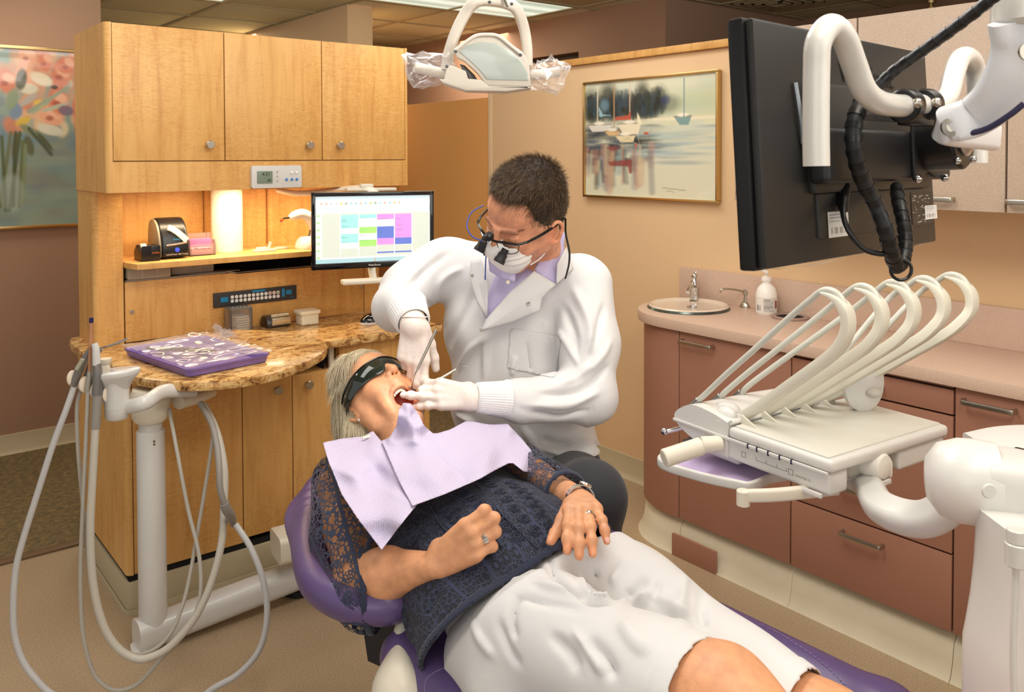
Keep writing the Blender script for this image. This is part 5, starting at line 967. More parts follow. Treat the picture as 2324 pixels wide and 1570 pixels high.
lprism('face_frame', [(1030, 118), (1045, 105), (1080, 82), (1132, 85), (1165, 108), (1185, 122), (1200, 145), (1204, 200), (1105, 198), (1085, 170), (1055, 142), (1040, 135)][::-1], .0, .03)
lprism('glass_panel', [(1042, 118), (1060, 104), (1090, 96), (1125, 99), (1158, 116), (1182, 138), (1197, 165), (1200, 184), (1106, 182), (1090, 162), (1065, 138)][::-1], -.022, .01, mat('lamp_glass', (176, 184, 178), .18, coat=.5), .002)
lprism('reflector_window', [(1044, 146), (1056, 150), (1078, 172), (1086, 186), (1058, 184)][::-1], -.004+.01, .012, mat('smoked_glass', (90, 84, 74), .15), .001)
lsweep('rear_hoop', [(1033, 116, -.03), (1052, 100, -.03), (1080, 82, -.03), (1108, 79, -.03), (1132, 83, -.03), (1158, 103, -.03), (1184, 124, -.03)], .007, .012)
for a, b in ((1034, 117), (1181, 125), (1111, 5), (1161, 9), (1014, 151)): m = MB(); lathe(m, [(0, 0), (.0035, 0), (.003, .001), (0, .001)], lp(a, b, -.05), -f3, 12); obj('screw', m, mat('dark_steel', (90, 88, 90)), t_)
m = MB(); rod(m, lp(1142, -8, -.02), lp(1153, 17, -.03), .004, .003, 12); obj('toggle', m, CHROME, t_)
R7 = np.random.RandomState(3)
def crumple(name, pts, seed):
    R_ = np.random.RandomState(seed); c_ = np.mean([lp(*p) for p in pts], 0); b = bmesh.new()
    for p in pts:
        q = lp(*p)
        for _ in range(7): b.verts.new(tuple(q+R_.randn(3)*.011))
    bmesh.ops.convex_hull(b, input=b.verts[:]); bmesh.ops.delete(b, geom=[v for v in b.verts if not v.link_faces], context='VERTS')
    bmesh.ops.subdivide_edges(b, edges=b.edges[:], cuts=3, use_grid_fill=True, fractal=.9, seed=seed)
    for v in b.verts: v.co += Vector(tuple(R_.randn(3)*.0028))
    m = MB(); b.verts.index_update(); m.add([v.co for v in b.verts], [[v.index for v in f.verts] for f in b.faces], 0, False); b.free(); return obj(name, m, film, t_, flat=True)
crumple('left_film_bag', [(932, 148, 0), (950, 170, .01), (985, 150, .02), (1000, 172, .03), (1000, 140, .02)], 2)
crumple('right_film_bag', [(1215, 150, .06), (1250, 145, .07), (1275, 155, .07), (1225, 190, .06), (1250, 200, .07), (1205, 180, .06)], 3)
m = MB(); tube(m, [lp(940, 152, .01), lp(975, 160, .02), lp(1012, 168, .03)], .011, 14, 4); obj('handle', m, LW, t_); m = MB(); tube(m, [lp(1200, 170, .06), lp(1235, 168, .07), lp(1270, 162, .07)], .011, 14, 4); obj('handle', m, LW, t_)
ld = bpy.data.lights.new('lamp_beam', 'SPOT'); ld.energy = 20; ld.color = (1, .95, .86); ld.spot_size = math.radians(10.5); ld.spot_blend = .55; ld.shadow_soft_size = .05
lo = bpy.data.objects.new('lamp_beam', ld); C.objects.link(lo); lo.location = tuple(lp(1110, 218, .0)); tgt = V(1.07, 1.75, .95); lo.rotation_euler = Vector(tgt-np.array(lo.location)).to_track_quat('-Z', 'Y').to_euler()
# ================================================================ smooth implicit surfaces for bodies and cloth
class SDF:
    def __init__(s, res): s.res = res; s.pr = []
    def cone(s, a, b, ra, rb=None, k=.02, op=1, flat=None):
        """tapered limb a->b; flat=(direction, factor) squashes it"""
        s.pr.append(('c', V(*a), V(*b), ra, ra if rb is None else rb, k, op, flat)); return s
    def chain(s, P, R, k=.02, op=1, flat=None):
        for i in range(len(P)-1): s.cone(P[i], P[i+1], R[i], R[i+1], k, op, flat)
        return s
    def ell(s, c, r, ax=None, k=.02, op=1):
        s.pr.append(('e', V(*c), np.array([r]*3 if np.isscalar(r) else r, float), np.eye(3) if ax is None else np.array(ax, float), None, k, op, None)); return s
    def bounds(s, p):
        if p[0] == 'c': r = max(p[3], p[4])*(1 if p[7] is None else max(1, p[7][1])); return np.minimum(p[1], p[2])-r, np.maximum(p[1], p[2])+r
        e = np.sqrt(((p[3]*p[2][:, None])**2).sum(0)); return p[1]-e, p[1]+e
    def dist(s, p, X):
        if p[0] == 'c':
            a, b, ra, rb = p[1:5]; ab = b-a; L = ab@ab+1e-12; q = X-a; t = np.clip(q@ab/L, 0, 1); q = q-t[..., None]*ab
            if p[7] is not None:
                n_, f_ = unit(p[7][0]), p[7][1]; q = q+(q@n_)[..., None]*n_*(1/f_-1); d = np.sqrt((q*q).sum(-1))-(ra+(rb-ra)*t); return d*min(1, f_)
            return np.sqrt((q*q).sum(-1))-(ra+(rb-ra)*t)
        q = (X-p[1])@p[3].T; k0 = np.sqrt(((q/p[2])**2).sum(-1)); k1 = np.sqrt(((q/p[2]**2)**2).sum(-1)); return k0*(k0-1)/(k1+1e-9)
    def field(s, clip=None):
        bs = [s.bounds(p) for p in s.pr if p[6] > 0]; lo = np.min([b[0] for b in bs], 0)-3*s.res-.004; hi = np.max([b[1] for b in bs], 0)+3*s.res+.004
        n = np.ceil((hi-lo)/s.res).astype(int)+1; G = np.full(n, .04, np.float32); ax = [lo[i]+s.res*np.arange(n[i]) for i in range(3)]
        for p in s.pr:
            b0, b1 = s.bounds(p); k = p[5]; mg = .022+k*.6; i0 = np.maximum(0, np.floor((b0-mg-lo)/s.res).astype(int)); i1 = np.minimum(n, np.ceil((b1+mg-lo)/s.res).astype(int)+1)
            if (i1 <= i0).any(): continue
            sl = tuple(slice(a, b) for a, b in zip(i0, i1)); X = np.stack(np.meshgrid(*[ax[j][sl[j]] for j in range(3)], indexing='ij'), -1)
            d = s.dist(p, X); g = G[sl].astype(float)
            if p[6] > 0: h = np.clip(.5+.5*(g-d)/k, 0, 1); G[sl] = g+(d-g)*h-k*h*(1-h)
            else: h = np.clip(.5-.5*(g+d)/k, 0, 1); G[sl] = g+(-d-g)*h+k*h*(1-h)
        if clip is not None:
            X = np.stack(np.meshgrid(*ax, indexing='ij'), -1).reshape(-1, 3) if n.prod() < 2e7 else None
            for nrm, off in clip: G = np.maximum(G, (ax[0][:, None, None]*nrm[0]+ax[1][None, :, None]*nrm[1]+ax[2][None, None, :]*nrm[2]-off).astype(np.float32))
        return G, lo
    def mesh(s, clip=None, relax=1, disp=None, keep_open=False):
        G, lo = s.field(clip); I = (G < 0); c = np.zeros(tuple(np.array(I.shape)-1), np.int8)
        for dx in (0, 1):
            for dy in (0, 1):
                for dz in (0, 1): c += I[dx:I.shape[0]-1+dx, dy:I.shape[1]-1+dy, dz:I.shape[2]-1+dz]
        cells = np.argwhere((c > 0) & (c < 8)); idm = np.full(c.shape, -1, np.int32); idm[tuple(cells.T)] = np.arange(len(cells))
        cor = {}
        for dx in (0, 1):
            for dy in (0, 1):
                for dz in (0, 1): cor[dx, dy, dz] = G[cells[:, 0]+dx, cells[:, 1]+dy, cells[:, 2]+dz].astype(float)
        acc = np.zeros((len(cells), 3)); cnt = np.zeros(len(cells))
        for a in cor:
            for ax_ in range(3):
                if a[ax_] == 0:
                    b = list(a); b[ax_] = 1; b = tuple(b); va, vb = cor[a], cor[b]; m_ = (va < 0) != (vb < 0); t_ = np.where(m_, va/(va-vb+1e-20), 0)
                    p = np.array(a, float)[None].repeat(len(cells), 0); p[:, ax_] = t_; acc[m_] += p[m_]; cnt[m_] += 1
        vs = lo+(cells+acc/cnt[:, None])*s.res; quads = []
        for ax_ in range(3):
            A = [slice(1, -1)]*3; A[ax_] = slice(0, -1); B = [slice(1, -1)]*3; B[ax_] = slice(1, None)
            a_, b_ = I[tuple(A)], I[tuple(B)]; e = np.argwhere(a_ != b_)
            if not len(e): continue
            sgn = a_[tuple(e.T)]; e = e+np.array([0 if j == ax_ else 1 for j in range(3)]); u_, v_ = (ax_+1) % 3, (ax_+2) % 3
            def idx(du, dv): q = e.copy(); q[:, u_] -= du; q[:, v_] -= dv; return idm[tuple(q.T)]
            q = np.stack([idx(1, 1), idx(0, 1), idx(0, 0), idx(1, 0)], -1); q[~sgn] = q[~sgn][:, ::-1]; quads.append(q)
        F_ = np.concatenate(quads); F_ = F_[(F_ >= 0).all(1)]
        for _ in range(relax):
            nb = np.zeros_like(vs); ct = np.zeros(len(vs))
            for a in range(4): np.add.at(nb, F_[:, a], vs[F_[:, (a+1) % 4]]+vs[F_[:, a-1]]); np.add.at(ct, F_[:, a], 2)
            vs = vs*.45+nb/np.maximum(ct, 1)[:, None]*.55
        return vs, F_
def vnormals(vs, F_):
    n = np.zeros_like(vs); a = np.cross(vs[F_[:, 2]]-vs[F_[:, 0]], vs[F_[:, 3]]-vs[F_[:, 1]])
    for k in range(4): np.add.at(n, F_[:, k], a)
    return n/(np.linalg.norm(n, axis=1)[:, None]+1e-12)
def meshobj(name, vs, F_, m, parent=None, paint=None, uv=None, **k):
    org = base_of(parent) if parent is not None else vs.mean(0); me = bpy.data.meshes.new(name); F_ = np.asarray(F_); w_ = F_.shape[1]
    me.vertices.add(len(vs)); me.vertices.foreach_set('co', (vs-org).ravel()); me.loops.add(F_.size); me.loops.foreach_set('vertex_index', F_.ravel().astype(np.int32))
    me.polygons.add(len(F_)); me.polygons.foreach_set('loop_start', np.arange(len(F_))*w_); me.polygons.foreach_set('loop_total', np.full(len(F_), w_)); me.polygons.foreach_set('use_smooth', np.ones(len(F_), bool))
    for x in (m if isinstance(m, (list, tuple)) else [m]): me.materials.append(x)
    if paint is not None: at = me.color_attributes.new('paint', 'FLOAT_COLOR', 'POINT'); at.data.foreach_set('color', np.concatenate([paint, np.ones((len(vs), 1))], 1).ravel())
    if uv is not None: at = me.attributes.new('rest', 'FLOAT_VECTOR', 'POINT'); at.data.foreach_set('vector', uv.ravel())
    me.update(calc_edges=True); me.validate(); return tag(link_mesh(name, me, parent, org), **k)
def cut(vs, F_, keep):
    """drop faces whose vertices are not all kept"""
    F_ = F_[keep[F_].all(1)]; u_, inv = np.unique(F_, return_inverse=True); return vs[u_], inv.reshape(F_.shape), u_
def blob(vs, c, r): return np.clip(1-np.linalg.norm((vs-c)/r, axis=1), 0, 1)
def fold(vs, n_, strokes):
    """raise / press soft folds along 3-D polylines: (points, width, height)"""
    out = vs.copy()
    for P, wd, h in strokes:
        P = smooth_path(P, 6) if len(P) > 2 else np.array(P); d = np.full(len(vs), 9.)
        lo, hi = P.min(0)-3*wd, P.max(0)+3*wd; s_ = ((vs > lo) & (vs < hi)).all(1); X = vs[s_]; dd = np.full(len(X), 9.); tt = np.zeros(len(X))
        for i in range(len(P)-1):
            a, b = P[i], P[i+1]; ab = b-a; t = np.clip((X-a)@ab/(ab@ab+1e-12), 0, 1); q = np.linalg.norm(X-a-t[:, None]*ab, axis=1); tt = np.where(q < dd, (i+t)/(len(P)-1), tt); dd = np.minimum(dd, q)
        out[s_] += n_[s_]*(h*np.exp(-(dd/wd)**2)*np.clip(np.sin(PI*np.clip(tt, .02, .98))*1.6, 0, 1))[:, None]
    return out
def skin_mat(name, col, rough=.45):
    m, t, b = nt(name); a = N(t, 'ShaderNodeAttribute', _attribute_name='paint'); tc = N(t, 'ShaderNodeTexCoord')
    n = N(t, 'ShaderNodeTexNoise', Scale=45., Detail=5.); t.links.new(tc.outputs['Object'], n.inputs['Vector'])
    r = ramp(t, [(.3, tuple(int(v*.93) for v in col)), (.7, tuple(min(255, int(v*1.05)) for v in col))]); t.links.new(n.outputs['Fac'], r.inputs[0])
    mx = N(t, 'ShaderNodeMix', _data_type='RGBA', _blend_type='MULTIPLY'); mx.inputs[0].default_value = 1; t.links.new(r.outputs[0], mx.inputs[6]); t.links.new(a.outputs['Color'], mx.inputs[7]); t.links.new(mx.outputs[2], b.inputs['Base Color'])
    n2 = N(t, 'ShaderNodeTexNoise', Scale=420., Detail=3.); t.links.new(tc.outputs['Object'], n2.inputs['Vector']); bp = N(t, 'ShaderNodeBump', Strength=.22, Distance=.0015); t.links.new(n2.outputs['Fac'], bp.inputs['Height']); t.links.new(bp.outputs[0], b.inputs['Normal'])
    b.inputs['Roughness'].default_value = rough; b.inputs['Subsurface Weight'].default_value = .12; b.inputs['Subsurface Radius'].default_value = (1, .35, .2); b.inputs['Subsurface Scale'].default_value = .01; return m
def cloth_mat(name, col, rough=.85, scale=900, bump=.15, wave=0):
    m, t, b = nt(name); tc = N(t, 'ShaderNodeTexCoord'); b.inputs['Base Color'].default_value = lin(col); b.inputs['Roughness'].default_value = rough; b.inputs['Sheen Weight'].default_value = .15
    n = N(t, 'ShaderNodeTexNoise', Scale=float(scale), Detail=2.); t.links.new(tc.outputs['Object'], n.inputs['Vector'])
    n2 = N(t, 'ShaderNodeTexNoise', Scale=22., Detail=3.); t.links.new(tc.outputs['Object'], n2.inputs['Vector'])
    bp = N(t, 'ShaderNodeBump', Strength=bump, Distance=.001); t.links.new(n.outputs['Fac'], bp.inputs['Height'])
    b2 = N(t, 'ShaderNodeBump', Strength=.25, Distance=.006); t.links.new(n2.outputs['Fac'], b2.inputs['Height']); t.links.new(bp.outputs[0], b2.inputs['Normal']); t.links.new(b2.outputs[0], b.inputs['Normal']); return m
def hair_obj(name, roots, dirs, length, seg, radius, m, parent, curl=.3, grav=(0, 0, -.3), seed=1, jitter=.25, **k):
    R_ = np.random.RandomState(seed); n = len(roots); hc = bpy.data.hair_curves.new(name); hc.add_curves([seg+1]*n); org = base_of(parent)
    L = length*(1+.25*R_.randn(n)).clip(.4, 1.6) if np.isscalar(length) else length*(1+.12*R_.randn(n)); P = roots.copy(); d = dirs+R_.randn(n, 3)*jitter; d /= np.linalg.norm(d, axis=1)[:, None]; pts = [P.copy()]; g = np.array(grav)
    for i in range(seg):
        P = P+d*(L/seg)[:, None]; pts.append(P.copy()); d = d+g+R_.randn(n, 3)*curl*.3; d /= np.linalg.norm(d, axis=1)[:, None]
    pts = np.stack(pts, 1)-org; hc.position_data.foreach_set('vector', pts.reshape(-1).astype(np.float32))
    ra = hc.attributes.new('radius', 'FLOAT', 'POINT'); rr = np.tile(radius*np.array([1-.75*i/seg for i in range(seg+1)]), n); ra.data.foreach_set('value', rr.astype(np.float32))
    hc.materials.append(m); o = bpy.data.objects.new(name, hc); C.objects.link(o); o.parent = parent; o['kind'] = 'stuff'; return tag(o, **k)
def hair_mat(name, c1, c2, rough=.4):
    m, t, b = nt(name); hi = N(t, 'ShaderNodeHairInfo'); r = ramp(t, [(0, c1), (1, c2)]); t.links.new(hi.outputs['Random'], r.inputs[0]); t.links.new(r.outputs[0], b.inputs['Base Color']); b.inputs['Roughness'].default_value = rough; b.inputs['Specular IOR Level'].default_value = .4; return m
def lace_mat(name, holes=True):
    m, t, b = nt(name); a = N(t, 'ShaderNodeAttribute', _attribute_name='rest'); out = t.nodes['Material Output']
    v1 = N(t, 'ShaderNodeTexVoronoi', Scale=115., _feature='DISTANCE_TO_EDGE'); v1.inputs['Randomness'].default_value = .85
    mp = N(t, 'ShaderNodeMapping'); mp.inputs['Scale'].default_value = (1.25, .75, 1); t.links.new(a.outputs['Vector'], mp.inputs[0]); t.links.new(mp.outputs[0], v1.inputs['Vector'])
    vr = N(t, 'ShaderNodeTexVoronoi', Scale=33., _feature='F1'); vr.inputs['Randomness'].default_value = .35; t.links.new(mp.outputs[0], vr.inputs['Vector'])
    # rings round the medallion centres
    rg = N(t, 'ShaderNodeMath', _operation='MULTIPLY'); rg.inputs[1].default_value = 3.2*2*PI; t.links.new(vr.outputs['Distance'], rg.inputs[0]); sn = N(t, 'ShaderNodeMath', _operation='SINE'); t.links.new(rg.outputs[0], sn.inputs[0])
    near = N(t, 'ShaderNodeMapRange'); near.inputs['From Min'].default_value = .36; near.inputs['From Max'].default_value = .30; t.links.new(vr.outputs['Distance'], near.inputs[0])
    thr = N(t, 'ShaderNodeMapRange'); thr.inputs['From Min'].default_value = .07; thr.inputs['From Max'].default_value = .17; t.links.new(v1.outputs['Distance'], thr.inputs[0])   # 1 = hole
    ringm = N(t, 'ShaderNodeMapRange'); ringm.inputs['From Min'].default_value = .3; ringm.inputs['From Max'].default_value = -.2; t.links.new(sn.outputs[0], ringm.inputs[0])
    mixh = N(t, 'ShaderNodeMix', _data_type='FLOAT'); t.links.new(near.outputs[0], mixh.inputs[0]); t.links.new(thr.outputs[0], mixh.inputs[2]); t.links.new(ringm.outputs[0], mixh.inputs[3])
    # plain woven bands
    sx = N(t, 'ShaderNodeSeparateXYZ'); t.links.new(a.outputs['Vector'], sx.inputs[0]); fr = N(t, 'ShaderNodeMath', _operation='PINGPONG'); fr.inputs[1].default_value = .0325; t.links.new(sx.outputs[0], fr.inputs[0])
    bd = N(t, 'ShaderNodeMapRange'); bd.inputs['From Min'].default_value = .0026; bd.inputs['From Max'].default_value = .0034; t.links.new(fr.outputs[0], bd.inputs[0])
    hole = N(t, 'ShaderNodeMath', _operation='MULTIPLY', _use_clamp=True); t.links.new(mixh.outputs[0], hole.inputs[0]); t.links.new(bd.outputs[0], hole.inputs[1])
    inv = N(t, 'ShaderNodeMath', _operation='SUBTRACT'); inv.inputs[0].default_value = 1; t.links.new(hole.outputs[0], inv.inputs[1])
    bp = N(t, 'ShaderNodeBump', Strength=1., Distance=.0035); t.links.new(inv.outputs[0], bp.inputs['Height']); t.links.new(bp.outputs[0], b.inputs['Normal'])
    cr = ramp(t, [(0, (22, 26, 42)), (1, (46, 54, 80))]); t.links.new(inv.outputs[0], cr.inputs[0]); t.links.new(cr.outputs[0], b.inputs['Base Color']); b.inputs['Roughness'].default_value = .85; b.inputs['Sheen Weight'].default_value = .1
    if holes:
        tr_ = N(t, 'ShaderNodeBsdfTransparent'); mx = N(t, 'ShaderNodeMixShader'); gt = N(t, 'ShaderNodeMath', _operation='GREATER_THAN'); gt.inputs[1].default_value = .5
        t.links.new(hole.outputs[0], gt.inputs[0]); t.links.new(gt.outputs[0], mx.inputs[0]); t.links.new(b.outputs[0], mx.inputs[1]); t.links.new(tr_.outputs[0], mx.inputs[2]); t.links.new(mx.outputs[0], out.inputs[0])
    return m
# ================================================================ helpers for figures
def proj(vs):
    q = vs-EYE; z = q@_f; return 1162+F*(q@_r)/z, PY-F*(q@_u)/z, z
def snap(vs, n_, pts, rad=7):
    X_, Y_, Z_ = proj(vs); fr = (n_*(EYE-vs)).sum(1) > 0; out = []
    for a, b in pts:
        r_ = rad
        while True:
            s_ = np.where(fr & (np.abs(X_-a) < r_) & (np.abs(Y_-b) < r_))[0]
            if len(s_): out.append(vs[s_[np.argmin(Z_[s_])]]); break
            r_ *= 2
            if r_ > 120: break
    return out
def folds(vs, F_, strokes, kw=.85, kh=1.6):
    n_ = vnormals(vs, F_); st = []
    for pts, w_, h in strokes:
        P = snap(vs, n_, pts)
        if len(P) > 1: st.append((P, w_*kw, h*kh))
    return fold(vs, n_, st)
def rot_about(v, ax, a): ax = unit(ax); return v*math.cos(a)+np.cross(ax, v)*math.sin(a)+ax*(ax@v)*(1-math.cos(a))
def hand(s, W, d, n, th, sc=1., curls=((20, 30, 20),)*4, spread=(8, 2, -3, -9), thumb=None, k=.006, fat=1., tcurl=(10, 15)):
    """W wrist, d towards fingers, n back-of-hand normal, th = +1/-1 thumb side along cross(n, d); returns finger tips with directions"""
    d = unit(d); n = unit(n-d*(n@d)); S_ = np.cross(n, d)*th; tips = []; W = V(*W)
    offs = (.027, .009, -.009, -.026); Lm = (.088, .092, .086, .078); seg = ((.042, .026, .021), (.046, .030, .022), (.042, .028, .022), (.033, .021, .019)); rr = (.0098, .0102, .0096, .0084)
    for i in range(4):
        K = W+d*Lm[i]*sc+S_*offs[i]*sc; s.cone(W+S_*offs[i]*.55*sc+d*.008*sc, K, .0145*sc*fat, .0122*sc*fat, .008*sc, flat=None)
        dd = rot_about(d, n, math.radians(spread[i])*th); P = K; R_ = rr[i]*sc*fat; dirs = dd; ax = np.cross(n, dd)
        for j in range(3):
            dirs = rot_about(dirs, ax, math.radians(curls[i][j])); Q_ = P+dirs*seg[i][j]*sc; s.cone(P, Q_, R_*(1.0-.08*j), R_*(.93-.08*j), k*sc)
            if j: s.ell(P, R_*1.04, None, k*sc)
            P = Q_
        tips.append((P, dirs, n if j is None else unit(np.cross(dirs, ax))))
    T0 = W+d*.018*sc+S_*.022*sc-n*.006*sc; td = unit(thumb) if thumb is not None else unit(d*.6+S_*.7-n*.35); T1 = T0+td*.040*sc
    s.cone(T0, T1, .0150*sc*fat, .0125*sc*fat, .009*sc); ax = unit(np.cross(td, d)); T2 = T1+rot_about(td, ax, math.radians(tcurl[0]))*.034*sc; s.cone(T1, T2, .0115*sc*fat, .0105*sc*fat, k*sc)
    d3 = rot_about(td, ax, math.radians(tcurl[0]+tcurl[1])); T3 = T2+d3*.026*sc; s.cone(T2, T3, .0108*sc*fat, .0088*sc*fat, k*sc); tips.append((T3, d3, n)); return tips
def nails(tips, parent, m, sc, only=None):
    for i, (P, d, n) in enumerate(tips):
        if only and i not in only: continue
        mb = MB(); ax = np.cross(n, d); lathe(mb, [(0, .0012), (.6, .001), (1, 0), (1.05, -.0012)], P+n*.0063*sc-d*.001, n, 16, 0, .0048*sc, .0062*sc, xdir=ax); obj('fingernail', mb, m, parent)
def head_frame(Hc, U_, F_, sc):
    U_ = unit(U_); F_ = unit(F_-U_*(F_@U_)); L_ = np.cross(U_, F_); return (lambda l, u, f: Hc+(L_*l+U_*u+F_*f)*sc), L_, U_, F_
def trim(vs, F_, d, dirv):
    """cut where d > 0 and slide the last row of vertices onto the cut so the edge is clean; dirv points out of the cloth"""
    k_ = (d[F_] < 0).any(1); F_ = F_[k_]; vs = vs.copy(); o_ = d > 0; dirv = np.asarray(dirv, float); vs[o_] -= (dirv[o_] if dirv.ndim == 2 else dirv)*d[o_][:, None]; u_, inv = np.unique(F_, return_inverse=True); F_ = inv.reshape(F_.shape); vs = vs[u_]
    e = np.concatenate([F_[:, [k, (k+1) % 4]] for k in range(4)]); es = np.sort(e, 1); key = es[:, 0].astype(np.int64)*len(vs)+es[:, 1]; q_, c_ = np.unique(key, return_counts=True); b_ = q_[c_ == 1]; ba, bb_ = (b_//len(vs)).astype(int), (b_ % len(vs)).astype(int)
    for _ in range(6):
        ac = np.zeros_like(vs); ct = np.zeros(len(vs)); np.add.at(ac, ba, vs[bb_]); np.add.at(ac, bb_, vs[ba]); np.add.at(ct, ba, 1); np.add.at(ct, bb_, 1); m_ = ct > 1; vs[m_] = vs[m_]*.4+ac[m_]/ct[m_][:, None]*.6
    return vs, F_, u_
NAIL = mat('nail_pink', (232, 176, 160), .25, coat=.3)
# ================================================================ DENTAL CHAIR
t_ = thing('dental_chair', 'purple upholstered reclined dental chair under the patient', 'chair', (1.07, 1.3, 0))
PV = PURPLE
s = SDF(.006)
bo = [tuple(q) for q in smooth_path([V(a, b, 0) for a, b in [(1.06, 2.10), (.94, 2.0), (.835, 1.83), (.775, 1.72), (.735, 1.62), (.715, 1.53), (.735, 1.44), (.80, 1.38)]], 4)[:, :2]]
def bz(y): return .655+.0*(y-1.4)
for i in range(len(bo)-1):
    (x0, y0), (x1, y1) = bo[i], bo[i+1]; s.cone((x0+.03, y0-.01, bz(y0)), (x1+.03, y1, bz(y1)), .03, .03, .02)
    s.cone((2.07-x0, y0-.22, bz(y0)-.03), (2.07-x1, y1-.22, bz(y1)-.03), .03, .03, .02)
s.ell((1.03, 1.70, .640), (.24, .36, .036), None, .03); s.ell((1.0, 1.55, .635), (.24, .22, .036), None, .03)
vs, F_ = s.mesh(relax=2); bk = meshobj('backrest', vs, F_, PV, t_)
stm = mat('stitch_lilac', (150, 132, 176), .6)
m = MB(); rim = smooth_path([V(a+.018, b, bz(b)+.026) for a, b in bo[:-1]], 6)
for k in range(0, len(rim)-1): rod(m, rim[k], rim[k]*.35+rim[k+1]*.65, .0009, .0009, 5)
rim2 = [p+V(.016, -.006, .003) for p in rim]
for k in range(0, len(rim)-1): rod(m, rim2[k], rim2[k]*.35+rim2[k+1]*.65, .0009, .0009, 5)
q_ = obj('stitching', m, stm, bk); q_['kind'] = 'stuff'
s = SDF(.007); s.cone((.85, 1.30, .545), (.93, .55, .50), .055, .05, .04); s.cone((1.27, 1.25, .545), (1.42, .52, .455), .055, .05, .04)
s.cone((1.43, 1.12, .505), (1.445, .75, .50), .060, .060, .03); s.cone((1.445, .75, .50), (1.42, .40, .45), .06, .05, .03)
for u in (.2, .4, .6, .8): s.cone((.85+.42*u, 1.32, .55), (.93+.5*u, .5, .50), .06, .055, .05)
s.cone((.84, 1.36, .56), (1.26, 1.33, .56), .055, .055, .03)
vs, F_ = s.mesh(relax=2); st = meshobj('seat', vs, F_, PV, t_)
m = MB(); sp_ = smooth_path([pz(1240, 1562, .6), pz(1320, 1530, .6), pz(1400, 1524, .6)], 8)
vs_, = (vs,); nn_ = vnormals(vs, F_)
for path in ([(960, 1570), (962, 1540), (985, 1520), (1020, 1505)], [(1120, 1568), (1180, 1545), (1250, 1528)], [(1740, 1392), (1790, 1430), (1850, 1490), (1920, 1552)]):
    P = snap(vs, nn_, path)
    if len(P) > 1:
        P = smooth_path(P, 8)
        for k in range(len(P)-1): rod(m, P[k]+V(0, 0, .001), P[k]*.35+P[k+1]*.65+V(0, 0, .001), .0009, .0009, 5)
q_ = obj('stitching', m, stm, st); q_['kind'] = 'stuff'
m = MB(); sweep(m, smooth_path([(1.31, 1.36, .62), (1.315, 1.29, .65), (1.32, 1.20, .65), (1.325, 1.11, .62), (1.33, 1.05, .57)], 6), rrect(.075, .045, .02, 5), up=(0, 0, 1), scale=lambda s: .7+.35*math.sin(PI*s)); obj('armrest', m, WHITE2, t_)
s = SDF(.006); a_ = D(915, 1440, 1.62); b_ = D(910, 1570, 1.55); s.cone(a_, b_, .028, .034, .03, flat=(_r, .7)); s.cone(b_, b_+V(.1, 0, -.08), .05, .06, .05); vs, F_ = s.mesh(relax=2); meshobj('side_cover', vs, F_, WHITE2, t_)
m = MB(); c_ = D(862, 1445, 1.78); q0 = [D(a, b, 1.78) for a, b in ((818, 1385), (900, 1385), (905, 1530), (835, 1500))]
b2 = [p+pf*.09 for p in q0]; m.add(q0+b2, [[0, 1, 2, 3][::-1], [4, 5, 6, 7], [0, 1, 5, 4], [1, 2, 6, 5], [2, 3, 7, 6], [3, 0, 4, 7]], 0, False); obj('lift_arm', m, BLACKM, t_)
m = MB(); bb(m, .92, 1.28, 1.0, 1.7, .02, .09, .03, 0, 4); bb(m, 1.0, 1.2, 1.2, 1.5, .09, .50, .03, 0, 4); obj('base', m, WHITE2, t_)
m = MB(); qa = pz(625, 1240, .20); sweep(m, smooth_path([qa, qa+V(.12, -.02, 0), qa+V(.4, -.1, -.02)], 5), rrect(.13, .09, .02, 4), up=(0, 0, 1)); obj('umbilical_cover', m, WHITE2, t_)
m = MB(); wc = pz(680, 1325, .02); lathe(m, [(0, 0), (.06, 0), (.066, .006), (.066, .022), (.06, .028), (0, .028)], wc*V(1, 1, 0), (0, 0, 1), 30); obj('foot_disc', m, BLACK, t_)
m = MB(); kn = D(845, 1560, 1.7)
t2 = thing('foot_control', 'black foot control lying on the floor below the chair', 'foot control', pz(840, 1600, 0))
s = SDF(.008); s.cone(pz(800, 1640, .05), pz(905, 1590, .07), .05, .06, .03, flat=(V(0, 0, 1), .6)); s.cone(pz(905, 1590, .08), pz(900, 1540, .1), .05, .035, .03); vs, F_ = s.mesh(relax=2); meshobj('pedal', vs, F_, BLACKM, t2)

# ================================================================ PATIENT
pt = thing('person', 'woman with ash-blonde hair reclining in the dental chair with mouth wide open', 'person', (1.07, 1.3, .6))
SKP = skin_mat('skin_patient', (222, 160, 118))
LX_ = V(1, 0, 0); Hn = on(893, 838, 2, .975); UP_, FP_ = unit(V(0, .92, .39)), unit(V(0, -.39, .92)); Hc = Hn-FP_*.118+UP_*.03
HP, hl, hu, hf = head_frame(Hc, UP_, FP_, 1.0)
AX = np.array([hl, hu, hf])
s = SDF(.0026)
s.ell(HP(0, .035, -.012), (.076, .098, .096), AX, .02); s.ell(HP(0, -.02, .045), (.062, .075, .058), AX, .03)
s.ell(HP(0, .055, .055), (.058, .05, .045), AX, .03)
for sx_ in (-1, 1):
    s.ell(HP(sx_*.043, -.035, .062), (.026, .026, .026), AX, .025)         # cheek bones
    s.cone(HP(sx_*.060, -.045, .0), HP(sx_*.050, -.095, .012), .020, .017, .02); s.cone(HP(sx_*.05, -.095, .012), HP(sx_*.018, -.142, .050), .018, .016, .02)   # lower jaw, dropped open
    s.cone(HP(sx_*.040, -.058, .070), HP(sx_*.036, -.115, .058), .020, .017, .02)   # stretched cheeks
    s.cone(HP(sx_*.062, .0, .02), HP(sx_*.060, -.05, .02), .022, .02, .025)
